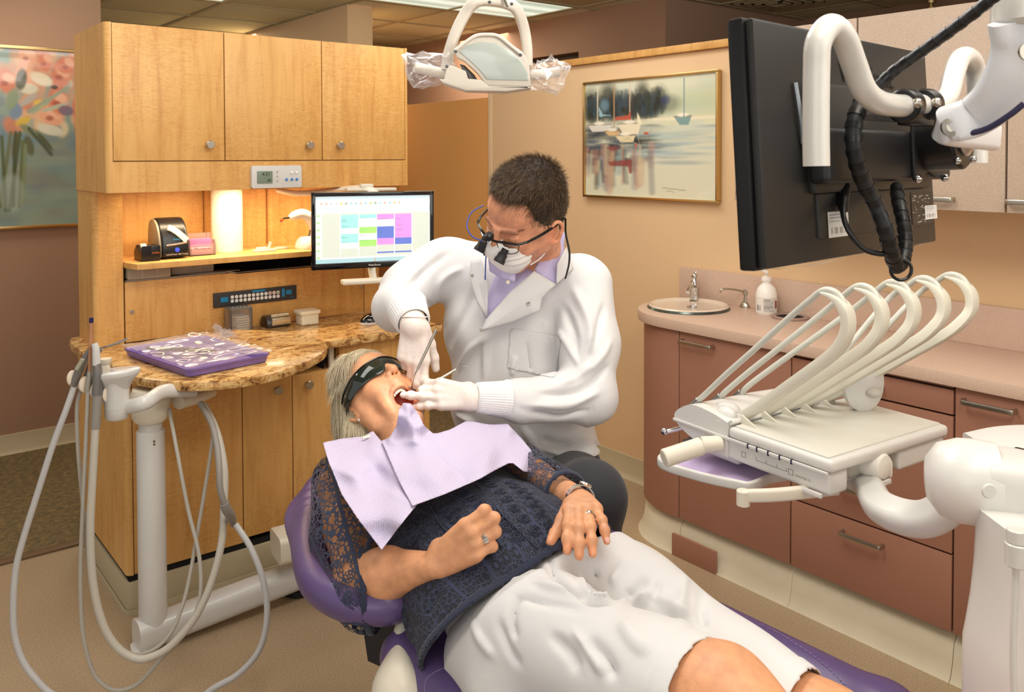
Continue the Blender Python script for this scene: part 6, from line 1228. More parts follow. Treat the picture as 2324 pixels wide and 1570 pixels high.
s.ell(HP(0, -.148, .060), (.020, .014, .014), AX, .014)                      # chin
s.cone(HP(-.012, -.146, .056), HP(.012, -.146, .056), .015, .015, .01)
s.cone(HP(0, -.055, .088), HP(0, -.068, .088), .022, .018, .02)               # upper lip mound
s.cone(HP(0, .022, .094), HP(0, -.024, .116), .0085, .0115, .012); s.ell(HP(0, -.030, .117), (.0115, .010, .0105), AX, .006)
for sx_ in (-1, 1): s.ell(HP(sx_*.0125, -.034, .106), (.0075, .0085, .0085), AX, .005)
lipr = [(0, -.0660, .098, .0052), (.012, -.0665, .096, .0052), (.022, -.073, .090, .0048), (.0285, -.086, .082, .0042), (.0285, -.100, .075, .0045), (.023, -.114, .0705, .0056), (.012, -.1225, .070, .0064), (0, -.125, .070, .0066)]
lip = [HP(*q[:3]) for q in lipr]; lipL = [HP(-q[0], q[1], q[2]) for q in lipr]
s.ell(HP(0, -.095, .066), (.0255, .0285, .042), AX, .005, -1)                 # mouth cavity
for Pq in (lip, lipL):
    for i in range(len(Pq)-1): s.cone(Pq[i], Pq[i+1], lipr[i][3], lipr[i+1][3], .004)
for sx_ in (-1, 1): s.cone(HP(sx_*.0055, -.0405, .112), HP(sx_*.0050, -.028, .106), .0034, .003, .002, -1)
s.ell(HP(0, -.108, .040), (.020, .020, .018), AX, .006)                       # tongue
# ears
for sx_ in (-1, 1):
    ec = HP(sx_*.076, -.022, -.002); e1, e2 = unit(hu*.95-hf*.25), unit(hf*.95+hu*.25); o_ = hl*sx_
    ring = [ec+e1*.029*math.cos(a)+e2*.0165*math.sin(a)*(1.1 if math.cos(a) > 0 else .8)+o_*(.007-.005*math.sin(a)) for a in np.linspace(0, 2*PI, 15)]
    s.chain(ring, [.0042]*15, .004); s.ell(ec-e1*.026+e2*.003+o_*.004, (.0062, .009, .0062), None, .005); s.ell(ec, (.006, .024, .013), np.array([o_, e1, e2]), .006)
    s.chain([ec+e1*.018*math.cos(a)+e2*.009*math.sin(a)+o_*.008 for a in np.linspace(.3, 2.6, 7)], [.0028]*7, .004); s.ell(ec+e2*.004+o_*.011-e1*.004, .0055, None, .004, -1)
s.cone(HP(0, -.06, -.02), V(1.085, 1.70, .775), .056, .062, .03); s.cone(HP(-.02, -.09, .012), V(1.065, 1.69, .80), .030, .035, .03)
# chest core and shoulders
s.ell((1.07, 1.60, .71), (.17, .19, .085), None, .04); s.cone((.92, 1.75, .75), (1.23, 1.72, .75), .055, .055, .04)
# right arm (nearest the column) with loose fist on the belly
shR, elR, wrR = V(.905, 1.745, .755), V(.800, 1.475, .675), D(985, 1283, 1.56)
s.cone(shR, shR*.5+elR*.5, .056, .053, .03); s.cone(shR*.5+elR*.5, elR, .053, .047, .02)
mid = elR*.62+wrR*.38; s.cone(elR, mid, .049, .050, .02); s.cone(mid, wrR, .047, .0235, .012)
hd_ = unit(D(1060, 1232, 1.54)-wrR); hn = unit(-_r*.30+_u*.18-_f*.93)
thR = 1 if np.cross(hn, hd_)@_u > 0 else -1
tipsR = hand(s, wrR+hd_*.004, hd_, hn, thR, 1.03, ((22, 92, 50), (30, 94, 50), (34, 92, 50), (40, 88, 45)), (3, 0, -3, -6), thumb=unit(_r*.88+_u*.22-hn*.30), tcurl=(2, 4))
# left forearm and open hand on the hip
elL, wrL = V(1.27, 1.50, .75), on(1318, 1136, 2, .812)
s.cone((1.25, 1.70, .75), elL, .05, .045, .02); s.cone(elL, wrL, .043, .023, .012)
dL = unit(-ray(1320, 1150)-_u*.20+_r*.05); nL = unit(_u); thl = 1 if np.cross(nL, dL)@(-_r) > 0 else -1
tipsL = hand(s, wrL+dL*.004, dL, nL, thl, 1.0, ((30, 18, 10), (30, 18, 10), (32, 18, 10), (26, 20, 14)), (5, 2, -4, -16), fat=1.06, thumb=unit(dL*.75-_r*.38-_u*.5), tcurl=(0, 5))
# legs
kR, kL = V(1.045, .80, .662), V(1.210, .715, .585)
s.cone((.97, 1.08, .645), kR, .070, .086, .03); s.cone(kR, (1.06, .60, .60), .085, .066, .03); s.cone((1.06, .60, .60), (1.09, .20, .50), .066, .045, .03)
s.cone((1.17, 1.08, .645), kL, .066, .074, .02); s.cone(kL, (1.27, .50, .52), .073, .058, .03); s.cone((1.27, .50, .52), (1.3, .15, .42), .058, .04, .03)
s.cone((1.07, 1.55, .67), (1.05, 1.22, .65), .085, .07, .05); s.cone((.97, 1.17, .64), (1.17, 1.17, .64), .055, .055, .02)
vs, F_ = s.mesh(relax=1)
paint = np.ones((len(vs), 3)); lipd = np.full(len(vs), 9.)
for Pq in (lip, lipL):
    for p in smooth_path(Pq, 5): lipd = np.minimum(lipd, np.linalg.norm(vs-p, axis=1))
w_ = np.clip((.0085-lipd)/.003, 0, 1)[:, None]; paint = paint*(1-w_)+np.array([1.05, .62, .62])*w_
qv = (vs-HP(0, -.095, .066))@AX.T; inm = ((np.linalg.norm(qv/np.array([.0275, .0305, .044]), axis=1) < 1) & (qv[:, 2] < .024) & (lipd > .0055))[:, None]
paint = np.where(inm, np.array([.55, .16, .16]), paint)
for c_, r_, kk in ((HP(-.048, -.04, .075), .035, .25), (HP(.048, -.04, .075), .035, .25), (HP(0, -.03, .12), .02, .2), (HP(-.075, -.02, 0), .04, .3)): a_ = (blob(vs, c_, r_)*kk)[:, None]; paint = paint*(1-a_)+np.array([1.08, .72, .68])*a_
for T_, d_, n_ in tipsR+tipsL: a_ = (blob(vs, T_, .02)*.5)[:, None]; paint = paint*(1-a_)+np.array([1.1, .8, .78])*a_
meshobj('body', vs, F_, SKP, pt, paint=paint)
nails(tipsR[4:], pt, NAIL, 1.0); nails(tipsL, pt, NAIL, .95)
# teeth
tm_ = mat('teeth', (246, 238, 216), .2, coat=.5); m = MB()
for k in range(-5, 6):
    a = k*.27; q = HP(.0215*math.sin(a), -.0745-.001*abs(k), .058+.030*math.cos(a)); ball(m, q, (.0046, .0062, .0036), 10, 6, 0, np.array([unit(hl*math.cos(a)-hf*math.sin(a)), hu, unit(hf*math.cos(a)+hl*math.sin(a))]))
tu = obj('upper_teeth', m, tm_, pt); tu['kind'] = 'stuff'; m = MB()
for k in range(-4, 5):
    a = k*.27; q = HP(.0195*math.sin(a), -.1155+.001*abs(k), .044+.027*math.cos(a)); ball(m, q, (.0040, .0052, .0034), 10, 6, 0, np.array([unit(hl*math.cos(a)-hf*math.sin(a)), hu, unit(hf*math.cos(a)+hl*math.sin(a))]))
tu = obj('lower_teeth', m, tm_, pt); tu['kind'] = 'stuff'
# hair: scalp shell + strands
HRP = hair_mat('hair_blonde', (150, 134, 104), (232, 220, 190)); R8 = np.random.RandomState(11)
s = SDF(.005); s.ell(HP(0, .045, -.022), (.088, .104, .098), AX, .02); s.ell(HP(-.05, -.02, -.05), (.045, .07, .05), AX, .03); s.cone(HP(-.075, -.04, -.045), HP(-.06, -.14, -.07), .026, .016, .03); s.cone(HP(.07, -.03, -.05), HP(.06, -.11, -.07), .028, .02, .03); s.ell(HP(-.01, .10, .045), (.07, .03, .04), AX, .02)
s.ell(HP(0, -.03, .075), (.075, .085, .085), AX, .006, -1); s.ell(HP(-.015, .092, .055), (.066, .022, .034), AX, .02)
vs, F_ = s.mesh(relax=1); meshobj('hair', vs, F_, mat('hair_base', (172, 156, 124), .6, bump=.8, bscale=90), pt); hn_ = vnormals(vs, F_)
ii = R8.choice(len(vs), 8000); rt, rn = vs[ii], hn_[ii]; rel = (rt-Hc)@AX.T
back = unit(-hu*.9-hf*.5); sweepd = rn*.18-hu*.75-hf*.55+hl*np.sign(rel[:, :1])*.15; top_ = (rel[:, 1] > .06) & (rel[:, 2] > .0); sweepd[top_] = rn[top_]*.55-hu*.35-hf*.5-hl*.35
hair_obj('hair_strands', rt, sweepd, np.where(top_, .05, .075), 6, .00055, HRP, pt, curl=.06, grav=tuple(-hu*.12-hf*.08+V(0, 0, -.12)), seed=3, jitter=.07)
# pearl
m = MB(); ball(m, HP(-.082, -.052, .004), .0058, 14, 10); obj('pearl_earring', m, mat('pearl', (244, 236, 222), .15, coat=.6), pt)
# shorts
_h = np.array([pz(1275, 1236, .775), pz(1010, 1370, .775), pz(938, 1505, .63)]); _hn = unit(np.cross(_h[1]-_h[0], _h[2]-_h[0]))
def HEMP(v): return np.maximum(_h[0][1]-((v[:, 0]-_h[0][0])*_hn[0]+(v[:, 2]-_h[0][2])*_hn[2])/_hn[1], 1.02)
s = SDF(.0045)
s.cone((.955, 1.18, .655), (1.043, .775, .655), .112, .092, .02); s.cone((1.17, 1.18, .66), (1.198, .665, .575), .108, .082, .012)
s.cone((.94, 1.27, .65), (1.17, 1.27, .665), .110, .108, .03); s.cone((.93, 1.22, .62), (.90, 1.15, .59), .09, .07, .04); s.ell((1.05, 1.24, .70), (.19, .10, .085), None, .03)
s.cone((1.0, 1.30, .70), (1.02, 1.38, .70), .09, .09, .03)
nR = unit(V(1.030, .845, .652)-V(.955, 1.18, .655)); 
vs, F_ = s.mesh(relax=2)
# open, straight hems on both legs
rk = (vs[:, 0] < 1.135); eR, eL = unit(V(.12, -1, .05)), unit(V(.15, -1, 0)); dR = (vs-V(1.035, .832, .66))@eR; dL2 = (vs-V(1.21, .758, .61))@eL; dd = np.where(rk, dR, dL2); ev = np.where(rk[:, None], eR, eL)
vs, F_, u_ = trim(vs, F_, dd, ev)
wq = np.clip((vs[:, 1]-HEMP(vs)+.03)/.06, 0, 1); vs = vs-vnormals(vs, F_)*(.040*wq)[:, None]
vs = folds(vs, F_, [([(1150, 1310), (1260, 1330), (1380, 1345), (1440, 1360)], .010, .006), ([(1200, 1275), (1290, 1320), (1370, 1352), (1430, 1352)], .013, -.012), ([(1160, 1350), (1250, 1365), (1330, 1370)], .011, -.005), ([(1240, 1262), (1270, 1310), (1300, 1345)], .008, -.006), ([(1330, 1240), (1345, 1300), (1355, 1350)], .009, -.006), ([(1300, 1250), (1330, 1320), (1345, 1350)], .008, .005),
    ([(1420, 1260), (1390, 1310), (1370, 1345)], .010, .005), ([(1470, 1300), (1440, 1330), (1410, 1350)], .010, -.005), ([(1560, 1300), (1550, 1360), (1560, 1400)], .012, .006), ([(1500, 1310), (1480, 1345), (1470, 1365)], .009, -.004), ([(1600, 1330), (1590, 1390), (1600, 1430)], .012, -.004),
    ([(1370, 1365), (1460, 1350), (1530, 1380), (1560, 1420)], .016, .010), ([(1180, 1340), (1160, 1400), (1170, 1450)], .010, -.006), ([(1130, 1400), (1150, 1470), (1180, 1510)], .010, -.006), ([(1250, 1430), (1290, 1480), (1310, 1520)], .012, -.006), ([(1330, 1440), (1370, 1490), (1400, 1540)], .013, -.007), ([(1290, 1420), (1340, 1480), (1370, 1530)], .010, .005), ([(1070, 1400), (1090, 1450), (1120, 1490)], .009, .004), ([(1400, 1400), (1440, 1450), (1480, 1480)], .014, .004)], .75, 2.1)
rs_ = np.random.RandomState(2); n_ = vnormals(vs, F_); wv_ = np.zeros(len(vs))
for k in range(10): kv = rs_.randn(3)*V(10, 22, 10); wv_ += np.sin(vs@kv+rs_.rand()*6)*.0009
vs = vs+n_*wv_[:, None]
for side, c_, e_ in ((vs[:, 0] < 1.135, V(1.035, .832, .66), eR), (vs[:, 0] >= 1.135, V(1.21, .758, .61), eL)):
    d_ = (vs-c_)@e_; vs = vs+n_*(((np.clip((d_+.027)/.003, 0, 1))*.0022-.0012*np.exp(-((d_+.029)/.002)**2))*side)[:, None]
SHC = cloth_mat('white_cotton_shorts', (218, 217, 217), .8, 700, .12); sh = meshobj('shorts', vs, F_, SHC, pt)
md = sh.modifiers.new('solid', 'SOLIDIFY'); md.thickness = .0022; md.offset = 0
# lace top: lined body panel + open sleeves
LB = lace_mat('navy_lace_lined', False); LS = lace_mat('navy_lace_open', True)
s = SDF(.0042)
s.ell((1.065, 1.60, .715), (.205, .22, .105), None, .03); s.ell((1.05, 1.38, .70), (.212, .24, .118), None, .03); s.cone((.93, 1.75, .75), (1.22, 1.72, .75), .065, .065, .03)
s.cone((.93, 1.30, .655), (.90, 1.18, .62), .115, .118, .03); s.cone((1.14, 1.28, .68), (1.14, 1.25, .68), .115, .115, .03)
vs, F_ = s.mesh(relax=2)
# hem follows the photo: near side hangs lower than the far side
h0, h1, h2, h3 = pz(1275, 1236, .775), pz(1140, 1290, .80), pz(1010, 1370, .775), pz(940, 1500, .62)
hem_y = HEMP(vs)
vs, F_, _ = trim(vs, F_, hem_y-vs[:, 1], V(0, -1, 0)); rest = np.stack([vs[:, 0]-1.05, vs[:, 1]-1.2, vs[:, 2]*.6], 1)
vs = folds(vs, F_, [([(905, 1180), (960, 1240), (1000, 1270)], .012, .004), ([(1180, 1100), (1220, 1160), (1250, 1210)], .015, .004), ([(880, 1350), (920, 1420), (930, 1480)], .010, .005), ([(1000, 1330), (960, 1400)], .010, -.004)])
tp = meshobj('lace_top', vs, F_, LB, pt, uv=rest); md = tp.modifiers.new('solid', 'SOLIDIFY'); md.thickness = .003
n_ = vnormals(vs, F_); hem_y2 = HEMP(vs)
v2, F2, _ = cut(vs+n_*.0035, F_, (vs[:, 1]-hem_y2) < .016); NAVY = cloth_mat('navy_knit', (36, 42, 64), .9, 500, .6); o_ = meshobj('hem_band', v2, F2, NAVY, tp); md = o_.modifiers.new('solid', 'SOLIDIFY'); md.thickness = .003
# crochet medallions raised on the front panel
rings = []; nT = n_; row = [((845, 1050), (880, 1110)), ]
def medals(path, count, r0, name='medallion', par=tp, src=(vs, F_)):
    P = smooth_path(snap(src[0], vnormals(*src), path), 12); L_ = np.concatenate([[0], np.cumsum(np.linalg.norm(np.diff(P, axis=0), axis=1))]); nn = vnormals(*src)
    for k in range(count):
        q = np.array([np.interp((k+.5)/count*L_[-1], L_, P[:, j]) for j in range(3)]); i_ = np.argmin(np.linalg.norm(src[0]-q, axis=1)); nq = nn[i_]; q = src[0][i_]; x_, y_, z_ = frame_of(nq)
        for rr_ in (r0, r0*.55): rings.append((q+nq*.003, x_, y_, rr_))
medals([(1005, 1145), (1050, 1190), (1085, 1225)], 6, .0085); medals([(1085, 1070), (1160, 1140), (1225, 1210), (1262, 1250)], 9, .0095); medals([(1150, 1085), (1200, 1120), (1250, 1180), (1285, 1225)], 8, .010); medals([(920, 1190), (955, 1250)], 3, .010); medals([(1045, 1110), (1120, 1165), (1180, 1225)], 7, .0105)
m = MB()
for q, x_, y_, r_ in rings:
    t1, t2b = (1, 1.35); tube(m, [q+x_*r_*math.cos(a)+y_*r_*1.25*math.sin(a) for a in np.linspace(0, 2*PI, 15)[:-1]], .0013, 5, 0, True)
q_ = obj('crochet_rings', m, NAVY, tp); q_['kind'] = 'stuff'
m = MB()
for path in ([(960, 1130), (1000, 1190), (1040, 1235)], [(1020, 1120), (1090, 1190), (1140, 1240)], [(1075, 1095), (1150, 1170), (1215, 1240)], [(895, 1200), (930, 1260)]):
    P = snap(vs, n_, path)
    if len(P) > 1: sweep(m, smooth_path(P, 8)+V(0, 0, .003), circ(.0022, 6), None)
q_ = obj('seam_cords', m, NAVY, tp); q_['kind'] = 'stuff'
def sleeve(a, b, c, ra, rb, rc, name, cutp, cutd, base=.004):
    s = SDF(.004); s.cone(a, b, ra, rb, .03); s.cone(b, c, rb, rc, .02); vs, F_ = s.mesh(relax=2); k_ = ((vs-cutp)@unit(cutd) < 0); vs, F_, _ = cut(vs, F_, k_); d_ = unit(c-a); x_, y_, _z = frame_of(d_); q = vs-a; ang = np.arctan2(q@y_, q@x_); rest = np.stack([ang*ra*1.0, q@d_, np.zeros(len(vs))], 1)
    vs = fold(vs, vnormals(vs, F_), [([a+d_*.05+x_*ra, b+x_*rb], .012, .004), ([a+y_*ra, b+y_*rb-d_*.03], .01, -.004)])
    o = meshobj(name, vs, F_, LS, pt, uv=rest); n_ = vnormals(vs, F_); dd = (vs-cutp)@unit(cutd); v2, F2, _ = cut(vs+n_*.0015, F_, dd > -.014); o2 = meshobj('sleeve_hem', v2, F2, NAVY, o); md = o2.modifiers.new('s', 'SOLIDIFY'); md.thickness = .003; return o
ec_ = elR+unit(elR-shR)*.02
sleeve(shR+V(.0, .01, .005), elR*.55+shR*.45+V(-.006, 0, 0), elR+V(.005, -.03, -.015), .066, .078, .074, 'sleeve', elR+V(.045, .0, .0), unit(V(.72, -.62, .1)))
sleeve(V(1.245, 1.70, .755), V(1.265, 1.55, .755), elL*.35+wrL*.65, .068, .064, .050, 'sleeve', on(1292, 1118, 2, .80), unit(wrL-elL))
# bib ------------------------------------------------------------
bibm, bt, bbs = nt('bib_paper'); bbs.inputs['Base Color'].default_value = lin((200, 190, 218)); bbs.inputs['Roughness'].default_value = .85
at_ = N(bt, 'ShaderNodeAttribute', _attribute_name='rest'); mp_ = N(bt, 'ShaderNodeMapping'); mp_.inputs['Rotation'].default_value = (0, 0, .78); bt.links.new(at_.outputs['Vector'], mp_.inputs[0])
cks = []
for ax_ in ('X', 'Y'): wv = N(bt, 'ShaderNodeTexWave', Scale=62., Distortion=0.); wv.bands_direction = ax_; bt.links.new(mp_.outputs[0], wv.inputs[0]); cks.append(wv)
mxx = N(bt, 'ShaderNodeMath', _operation='MAXIMUM'); bt.links.new(cks[0].outputs['Fac'], mxx.inputs[0]); bt.links.new(cks[1].outputs['Fac'], mxx.inputs[1]); bpp = N(bt, 'ShaderNodeBump', Strength=.5, Distance=.0012); bt.links.new(mxx.outputs[0], bpp.inputs['Height']); bt.links.new(bpp.outputs[0], bbs.inputs['Normal'])
cr_ = ramp(bt, [(0, (212, 204, 226)), (1, (196, 185, 214))]); bt.links.new(mxx.outputs[0], cr_.inputs[0]); bt.links.new(cr_.outputs[0], bbs.inputs['Base Color'])
bib = thing('dental_bib', 'lilac embossed paper bib folded over the reclining woman chest', 'bib', V(1.05, 1.55, .84))
def paper(name, poly, ctrl, lift, step=5, extra=None):
    px = np.array([c[:2] for c in ctrl], float); pzv = np.array([c[2] for c in ctrl]); poly = np.array(poly, float); x0, y0 = poly.min(0); x1, y1 = poly.max(0)
    xs = np.arange(x0, x1+step, step); ys = np.arange(y0, y1+step, step); X, Y = np.meshgrid(xs, ys); P = np.stack([X.ravel(), Y.ravel()], 1); ins = np.zeros(len(P), bool); n = len(poly)
    for i in range(n):
        a, b = poly[i], poly[(i+1) % n]
        if a[1] == b[1]: continue
        ins ^= ((P[:, 1] < a[1]) != (P[:, 1] < b[1])) & (P[:, 0] < (b[0]-a[0])*(P[:, 1]-a[1])/(b[1]-a[1])+a[0])
    # pull cells crossing the outline onto it so that the edge is clean
    q = ins.reshape(X.shape); cell = q[:-1, :-1] | q[1:, :-1] | q[:-1, 1:] | q[1:, 1:]; W_ = len(xs); jj, ii_ = np.nonzero(cell); fs = np.stack([jj*W_+ii_, (jj+1)*W_+ii_, (jj+1)*W_+ii_+1, jj*W_+ii_+1], 1)
    Pn = P.copy()
    for i in np.nonzero(~ins)[0]:
        p = P[i]; best = None
        for k in range(n):
            a, b = poly[k], poly[(k+1) % n]; t = np.clip((p-a)@(b-a)/((b-a)@(b-a)), 0, 1); c = a+t*(b-a); d_ = np.hypot(*(p-c))
            if best is None or d_ < best[0]: best = (d_, c)
        Pn[i] = best[1]
    d2 = ((Pn[:, None]-px[None])**2).sum(-1)+30; w_ = d2**-1.6; z = (w_*pzv).sum(1)/w_.sum(1)
    z = z+lift+.0022*np.sin(Pn[:, 0]*.045+Pn[:, 1]*.02)+.0015*np.sin(Pn[:, 1]*.07-Pn[:, 0]*.03)
    if extra is not None: z = z+extra(Pn)
    vs = np.array([pz(a, b, c) for (a, b), c in zip(Pn, z)]); v2, F2, u_ = cut(vs, fs, np.ones(len(vs), bool)); o = meshobj(name, v2, F2, bibm, bib, uv=v2*V(1, 1, 0)); md = o.modifiers.new('s', 'SOLIDIFY'); md.thickness = .0012; return o
def crease(a, b, w_, h): 
    a, b = V(*a), V(*b)
    def f(P): t = np.clip((P-a)@(b-a)/((b-a)@(b-a)), 0, 1); d_ = np.linalg.norm(P-a-t[:, None]*(b-a), axis=1); return h*np.exp(-d_/w_)
    return f
ctrl = [(735, 1003, .838), (820, 987, .835), (850, 978, .850), (868, 1005, .852), (885, 985, .868), (905, 925, .918), (925, 915, .930), (955, 950, .905), (985, 985, .868), (1060, 958, .865), (1150, 962, .845), (1190, 980, .825), (1235, 1072, .775), (1165, 1050, .83), (1050, 1100, .846), (935, 1145, .835), (865, 1245, .79), (775, 1120, .825), (900, 1050, .856), (1000, 1050, .862), (1080, 1030, .858), (850, 1090, .828), (810, 1050, .842)]
paper('left_panel', [(733, 1004), (780, 994), (825, 990), (846, 977), (852, 985), (868, 1003), (900, 1040), (945, 1100), (950, 1140), (905, 1195), (866, 1247), (815, 1180), (775, 1120), (745, 1045)], ctrl, .0, 5, crease((735, 1050), (930, 1140), 9, .004))
cA, cB = crease((885, 1005), (980, 1000), 8, .005), crease((1000, 1040), (1060, 1090), 6, -.005)
paper('right_panel', [(866, 1000), (885, 992), (900, 965), (906, 928), (915, 914), (932, 915), (950, 938), (962, 965), (985, 985), (1020, 975), (1060, 954), (1110, 963), (1152, 961), (1175, 985), (1205, 1020), (1234, 1074), (1190, 1070), (1160, 1047), (1090, 1085), (1010, 1120), (936, 1147), (905, 1090)], ctrl, .007, 5, lambda P: cA(P)+cB(P)+crease((925, 920), (940, 1000), 16, .006)(P))
m = MB(); a_ = pz(832, 993, .846); box(m, a_+V(0, 0, .002), (.022, .010, .003), None, .0008); obj('clip_tab', m, mat('tape_white', (240, 234, 214), .6), bib)
# goggles ---------------------------------------------------------
gg = thing('protective_goggles', 'dark green wraparound goggles worn by the reclining woman', 'goggles', HP(0, 0, .1))
gm_ = bpy.data.materials.new('dark_lens'); gm_.use_nodes = True; gb = gm_.node_tree.nodes['Principled BSDF']; gb.inputs['Base Color'].default_value = (.012, .02, .014, 1); gb.inputs['Roughness'].default_value = .06; gb.inputs['Coat Weight'].default_value = 1; gb.inputs['Alpha'].default_value = .96
def gsurf(a, h, off=0): r_ = .094+off; return HP(r_*.98*math.sin(a), .004+h*(1-.18*abs(a)), .012+r_*1.06*math.cos(a)-.004*abs(h)*10*.1)
NA, NH = 60, 12; vs = []; 
for j in range(NH+1):
    for i in range(NA+1):
        a = -1.72+3.44*i/NA; v = j/NH; nose = .020*math.exp(-(a/.17)**2); lo, hi = -.030+nose+.006*abs(a), .030-.002*abs(a); vs.append(gsurf(a, lo+(hi-lo)*v, .003*math.sin(PI*v)))
fs = [[j*(NA+1)+i, j*(NA+1)+i+1, (j+1)*(NA+1)+i+1, (j+1)*(NA+1)+i] for j in range(NH) for i in range(NA)]
o_ = meshobj('lens', np.array(vs), np.array(fs), gm_, gg); md = o_.modifiers.new('s', 'SOLIDIFY'); md.thickness = .0028
m = MB(); tube(m, [vs[NH*(NA+1)+i] for i in range(0, NA+1, 2)], .0026, 8, 2); obj('brow_bar', m, mat('goggle_frame', (14, 16, 14), .25), gg)
for sx_ in (-1, 1):
    m = MB(); sweep(m, smooth_path([gsurf(sx_*1.66, 0), HP(sx_*.090, -.002, -.02), HP(sx_*.086, -.008, -.06)], 5), rrect(.003, .022, .001, 2), up=hu, scale=lambda s: 1-.6*s); obj('temple_arm', m, mat('goggle_frame', (14, 16, 14)), gg)
# rings and watch --------------------------------------------------
def band(name, label, cat, c, ax, r, w_, mm, th=.0012):
    m = MB(); lathe(m, [(r, -w_/2), (r+th, -w_/2), (r+th*1.2, 0), (r+th, w_/2), (r, w_/2)], c, ax, 28); o = obj(name, m, mm, None, label, cat); return o
SILV = mat('silver', (214, 208, 198), .2, 1)
def knuck(W, d, n, th, sc, i, f, curl): 
    d = unit(d); n = unit(n-d*(n@d)); S_ = np.cross(n, d)*th; offs = (.027, .009, -.009, -.026); Lm = (.088, .092, .086, .078); K = V(*W)+d*Lm[i]*sc+S_*offs[i]*sc; dd = rot_about(d, n, math.radians((3, 0, -3, -6)[i])*th); dr = rot_about(dd, np.cross(n, dd), math.radians(curl)); return K+dr*f*sc, dr
c_, a_ = knuck(wrR+hd_*.004, hd_, hn, thR, 1.03, 2, .020, 34); band('finger_ring', 'wide patterned silver ring on the fist hand resting on the navy lace', 'ring', c_, a_, .0098, .009, SILV)
d_ = unit(dL); nn2 = unit(nL-d_*(nL@d_)); S_ = np.cross(nn2, d_)*thl; K = wrL+dL*.004+d_*.086+S_*-.009; dd = rot_about(rot_about(d_, nn2, math.radians(-6)*thl), np.cross(nn2, d_), math.radians(32))
band('finger_ring', 'slim silver ring on the open hand resting on white shorts', 'ring', K+dd*.016, dd, .0098, .005, SILV)
wt = thing('wrist_watch', 'silver wrist watch on the hand resting on the white shorts', 'watch', wrL)
ad = unit(wrL-elL); m = MB(); lathe(m, [(.0285, -.006), (.0305, -.006), (.0305, .006), (.0285, .006)], wrL-ad*.004, ad, 32); obj('strap', m, SILV, wt); m = MB(); xn = unit(nL-ad*(nL@ad)+_r*.5); xn = unit(xn-ad*(xn@ad)); lathe(m, [(0, 0), (.012, 0), (.0135, .003), (.012, .0065), (0, .0065)], wrL-ad*.004+xn*.029, xn, 24); obj('case', m, SILV, wt); m = MB(); lathe(m, [(0, 0), (.0105, 0), (0, .0006)], wrL-ad*.004+xn*.0356, xn, 24); obj('dial', m, mat('dial_white', (236, 234, 228), .2), wt)
# ================================================================ DENTIST
dr = thing('person', 'seated dentist in white lab coat and mask leaning over the patient', 'person', (1.5, 1.85, .5))
SKD = skin_mat('skin_dentist', (226, 160, 124)); up = V(0, 0, 1)
def cw(x_, y_, z_): return _r*x_+_u*y_-_f*z_          # a direction given as right / up / towards the viewer, turned into world axes
FD = unit(cw(-.66, -.50, .56)); LD = unit(cw(.70, -.40, .60)); LD = unit(LD-FD*(LD@FD)); UD = np.cross(FD, LD)
HD_, dl, du, df = head_frame(D(1194, 484, 2.20), UD, FD, 1.10); AX = np.array([dl, du, df])
s = SDF(.003)
s.ell(HD_(0, .035, -.012), (.076, .095, .098), AX, .02); s.ell(HD_(0, -.02, .045), (.062, .075, .056), AX, .03); s.ell(HD_(0, .052, .055), (.058, .048, .042), AX, .03)
for q in (-1, 1):
    s.ell(HD_(q*.045, -.035, .058), (.024, .026, .026), AX, .025); s.cone(HD_(q*.060, -.05, .0), HD_(q*.022, -.108, .066), .020, .018, .025); s.cone(HD_(q*.062, .0, .02), HD_(q*.060, -.05, .02), .022, .02, .025)
    s.ell(HD_(q*.032, .004, .098), (.017, .011, .012), AX, .010, -1); s.ell(HD_(q*.032, .002, .082), .0125, AX, .004); s.cone(HD_(q*.014, .021, .098), HD_(q*.048, .021, .084), .0045, .004, .012)
    s.cone(HD_(q*.018, .004, .094), HD_(q*.046, .003, .083), .0035, .003, .003)
s.cone(HD_(0, .018, .096), HD_(0, -.026, .116), .0085, .012, .012); s.ell(HD_(0, -.031, .117), (.012, .010, .0105), AX, .006); s.ell(HD_(0, -.108, .072), (.022, .018, .018), AX, .02)
s.cone(HD_(-.02, -.068, .088), HD_(.02, -.068, .088), .010, .010, .012); s.cone(HD_(-.018, -.078, .086), HD_(.018, -.078, .086), .008, .008, .006)
for q in (-1, 1):
    ec = HD_(q*.077, -.018, -.004); e1, e2 = unit(du*.95-df*.25), unit(df*.95+du*.25); o_ = dl*q
    ring = [ec+e1*.031*math.cos(a)+e2*.018*math.sin(a)*(1.1 if math.cos(a) > 0 else .8)+o_*(.009-.006*math.sin(a)) for a in np.linspace(0, 2*PI, 15)]
    s.chain(ring, [.0044]*15, .004); s.ell(ec-e1*.028+e2*.004+o_*.004, (.0066, .009, .0066), None, .005); s.ell(ec, (.006, .026, .014), np.array([o_, e1, e2]), .006); s.ell(ec+e2*.004+o_*.012-e1*.004, .006, None, .004, -1)
nb = D(1225, 630, 2.36); s.cone(HD_(0, -.04, -.03), nb, .060, .066, .03)
shl, shr = D(1338, 650, 2.33), D(1002, 605, 2.43); s.cone(shr, shl, .052, .052, .05); s.ell(D(1175, 740, 2.42), .085, None, .05); s.cone(D(1175, 740, 2.43), D(1195, 1000, 2.44), .08, .09, .05)
ell_, ecf = D(1330, 895, 2.22), D(1083, 903, 2.075); s.cone(shl, ell_, .05, .045, .03); s.cone(ell_, ecf, .042, .023, .02); wl = D(1090, 903, 2.078)
elr, wr_ = D(884, 690, 2.34), D(935, 722, 2.17); s.cone(shr, elr, .05, .042, .03); s.cone(elr, wr_, .042, .022, .02)
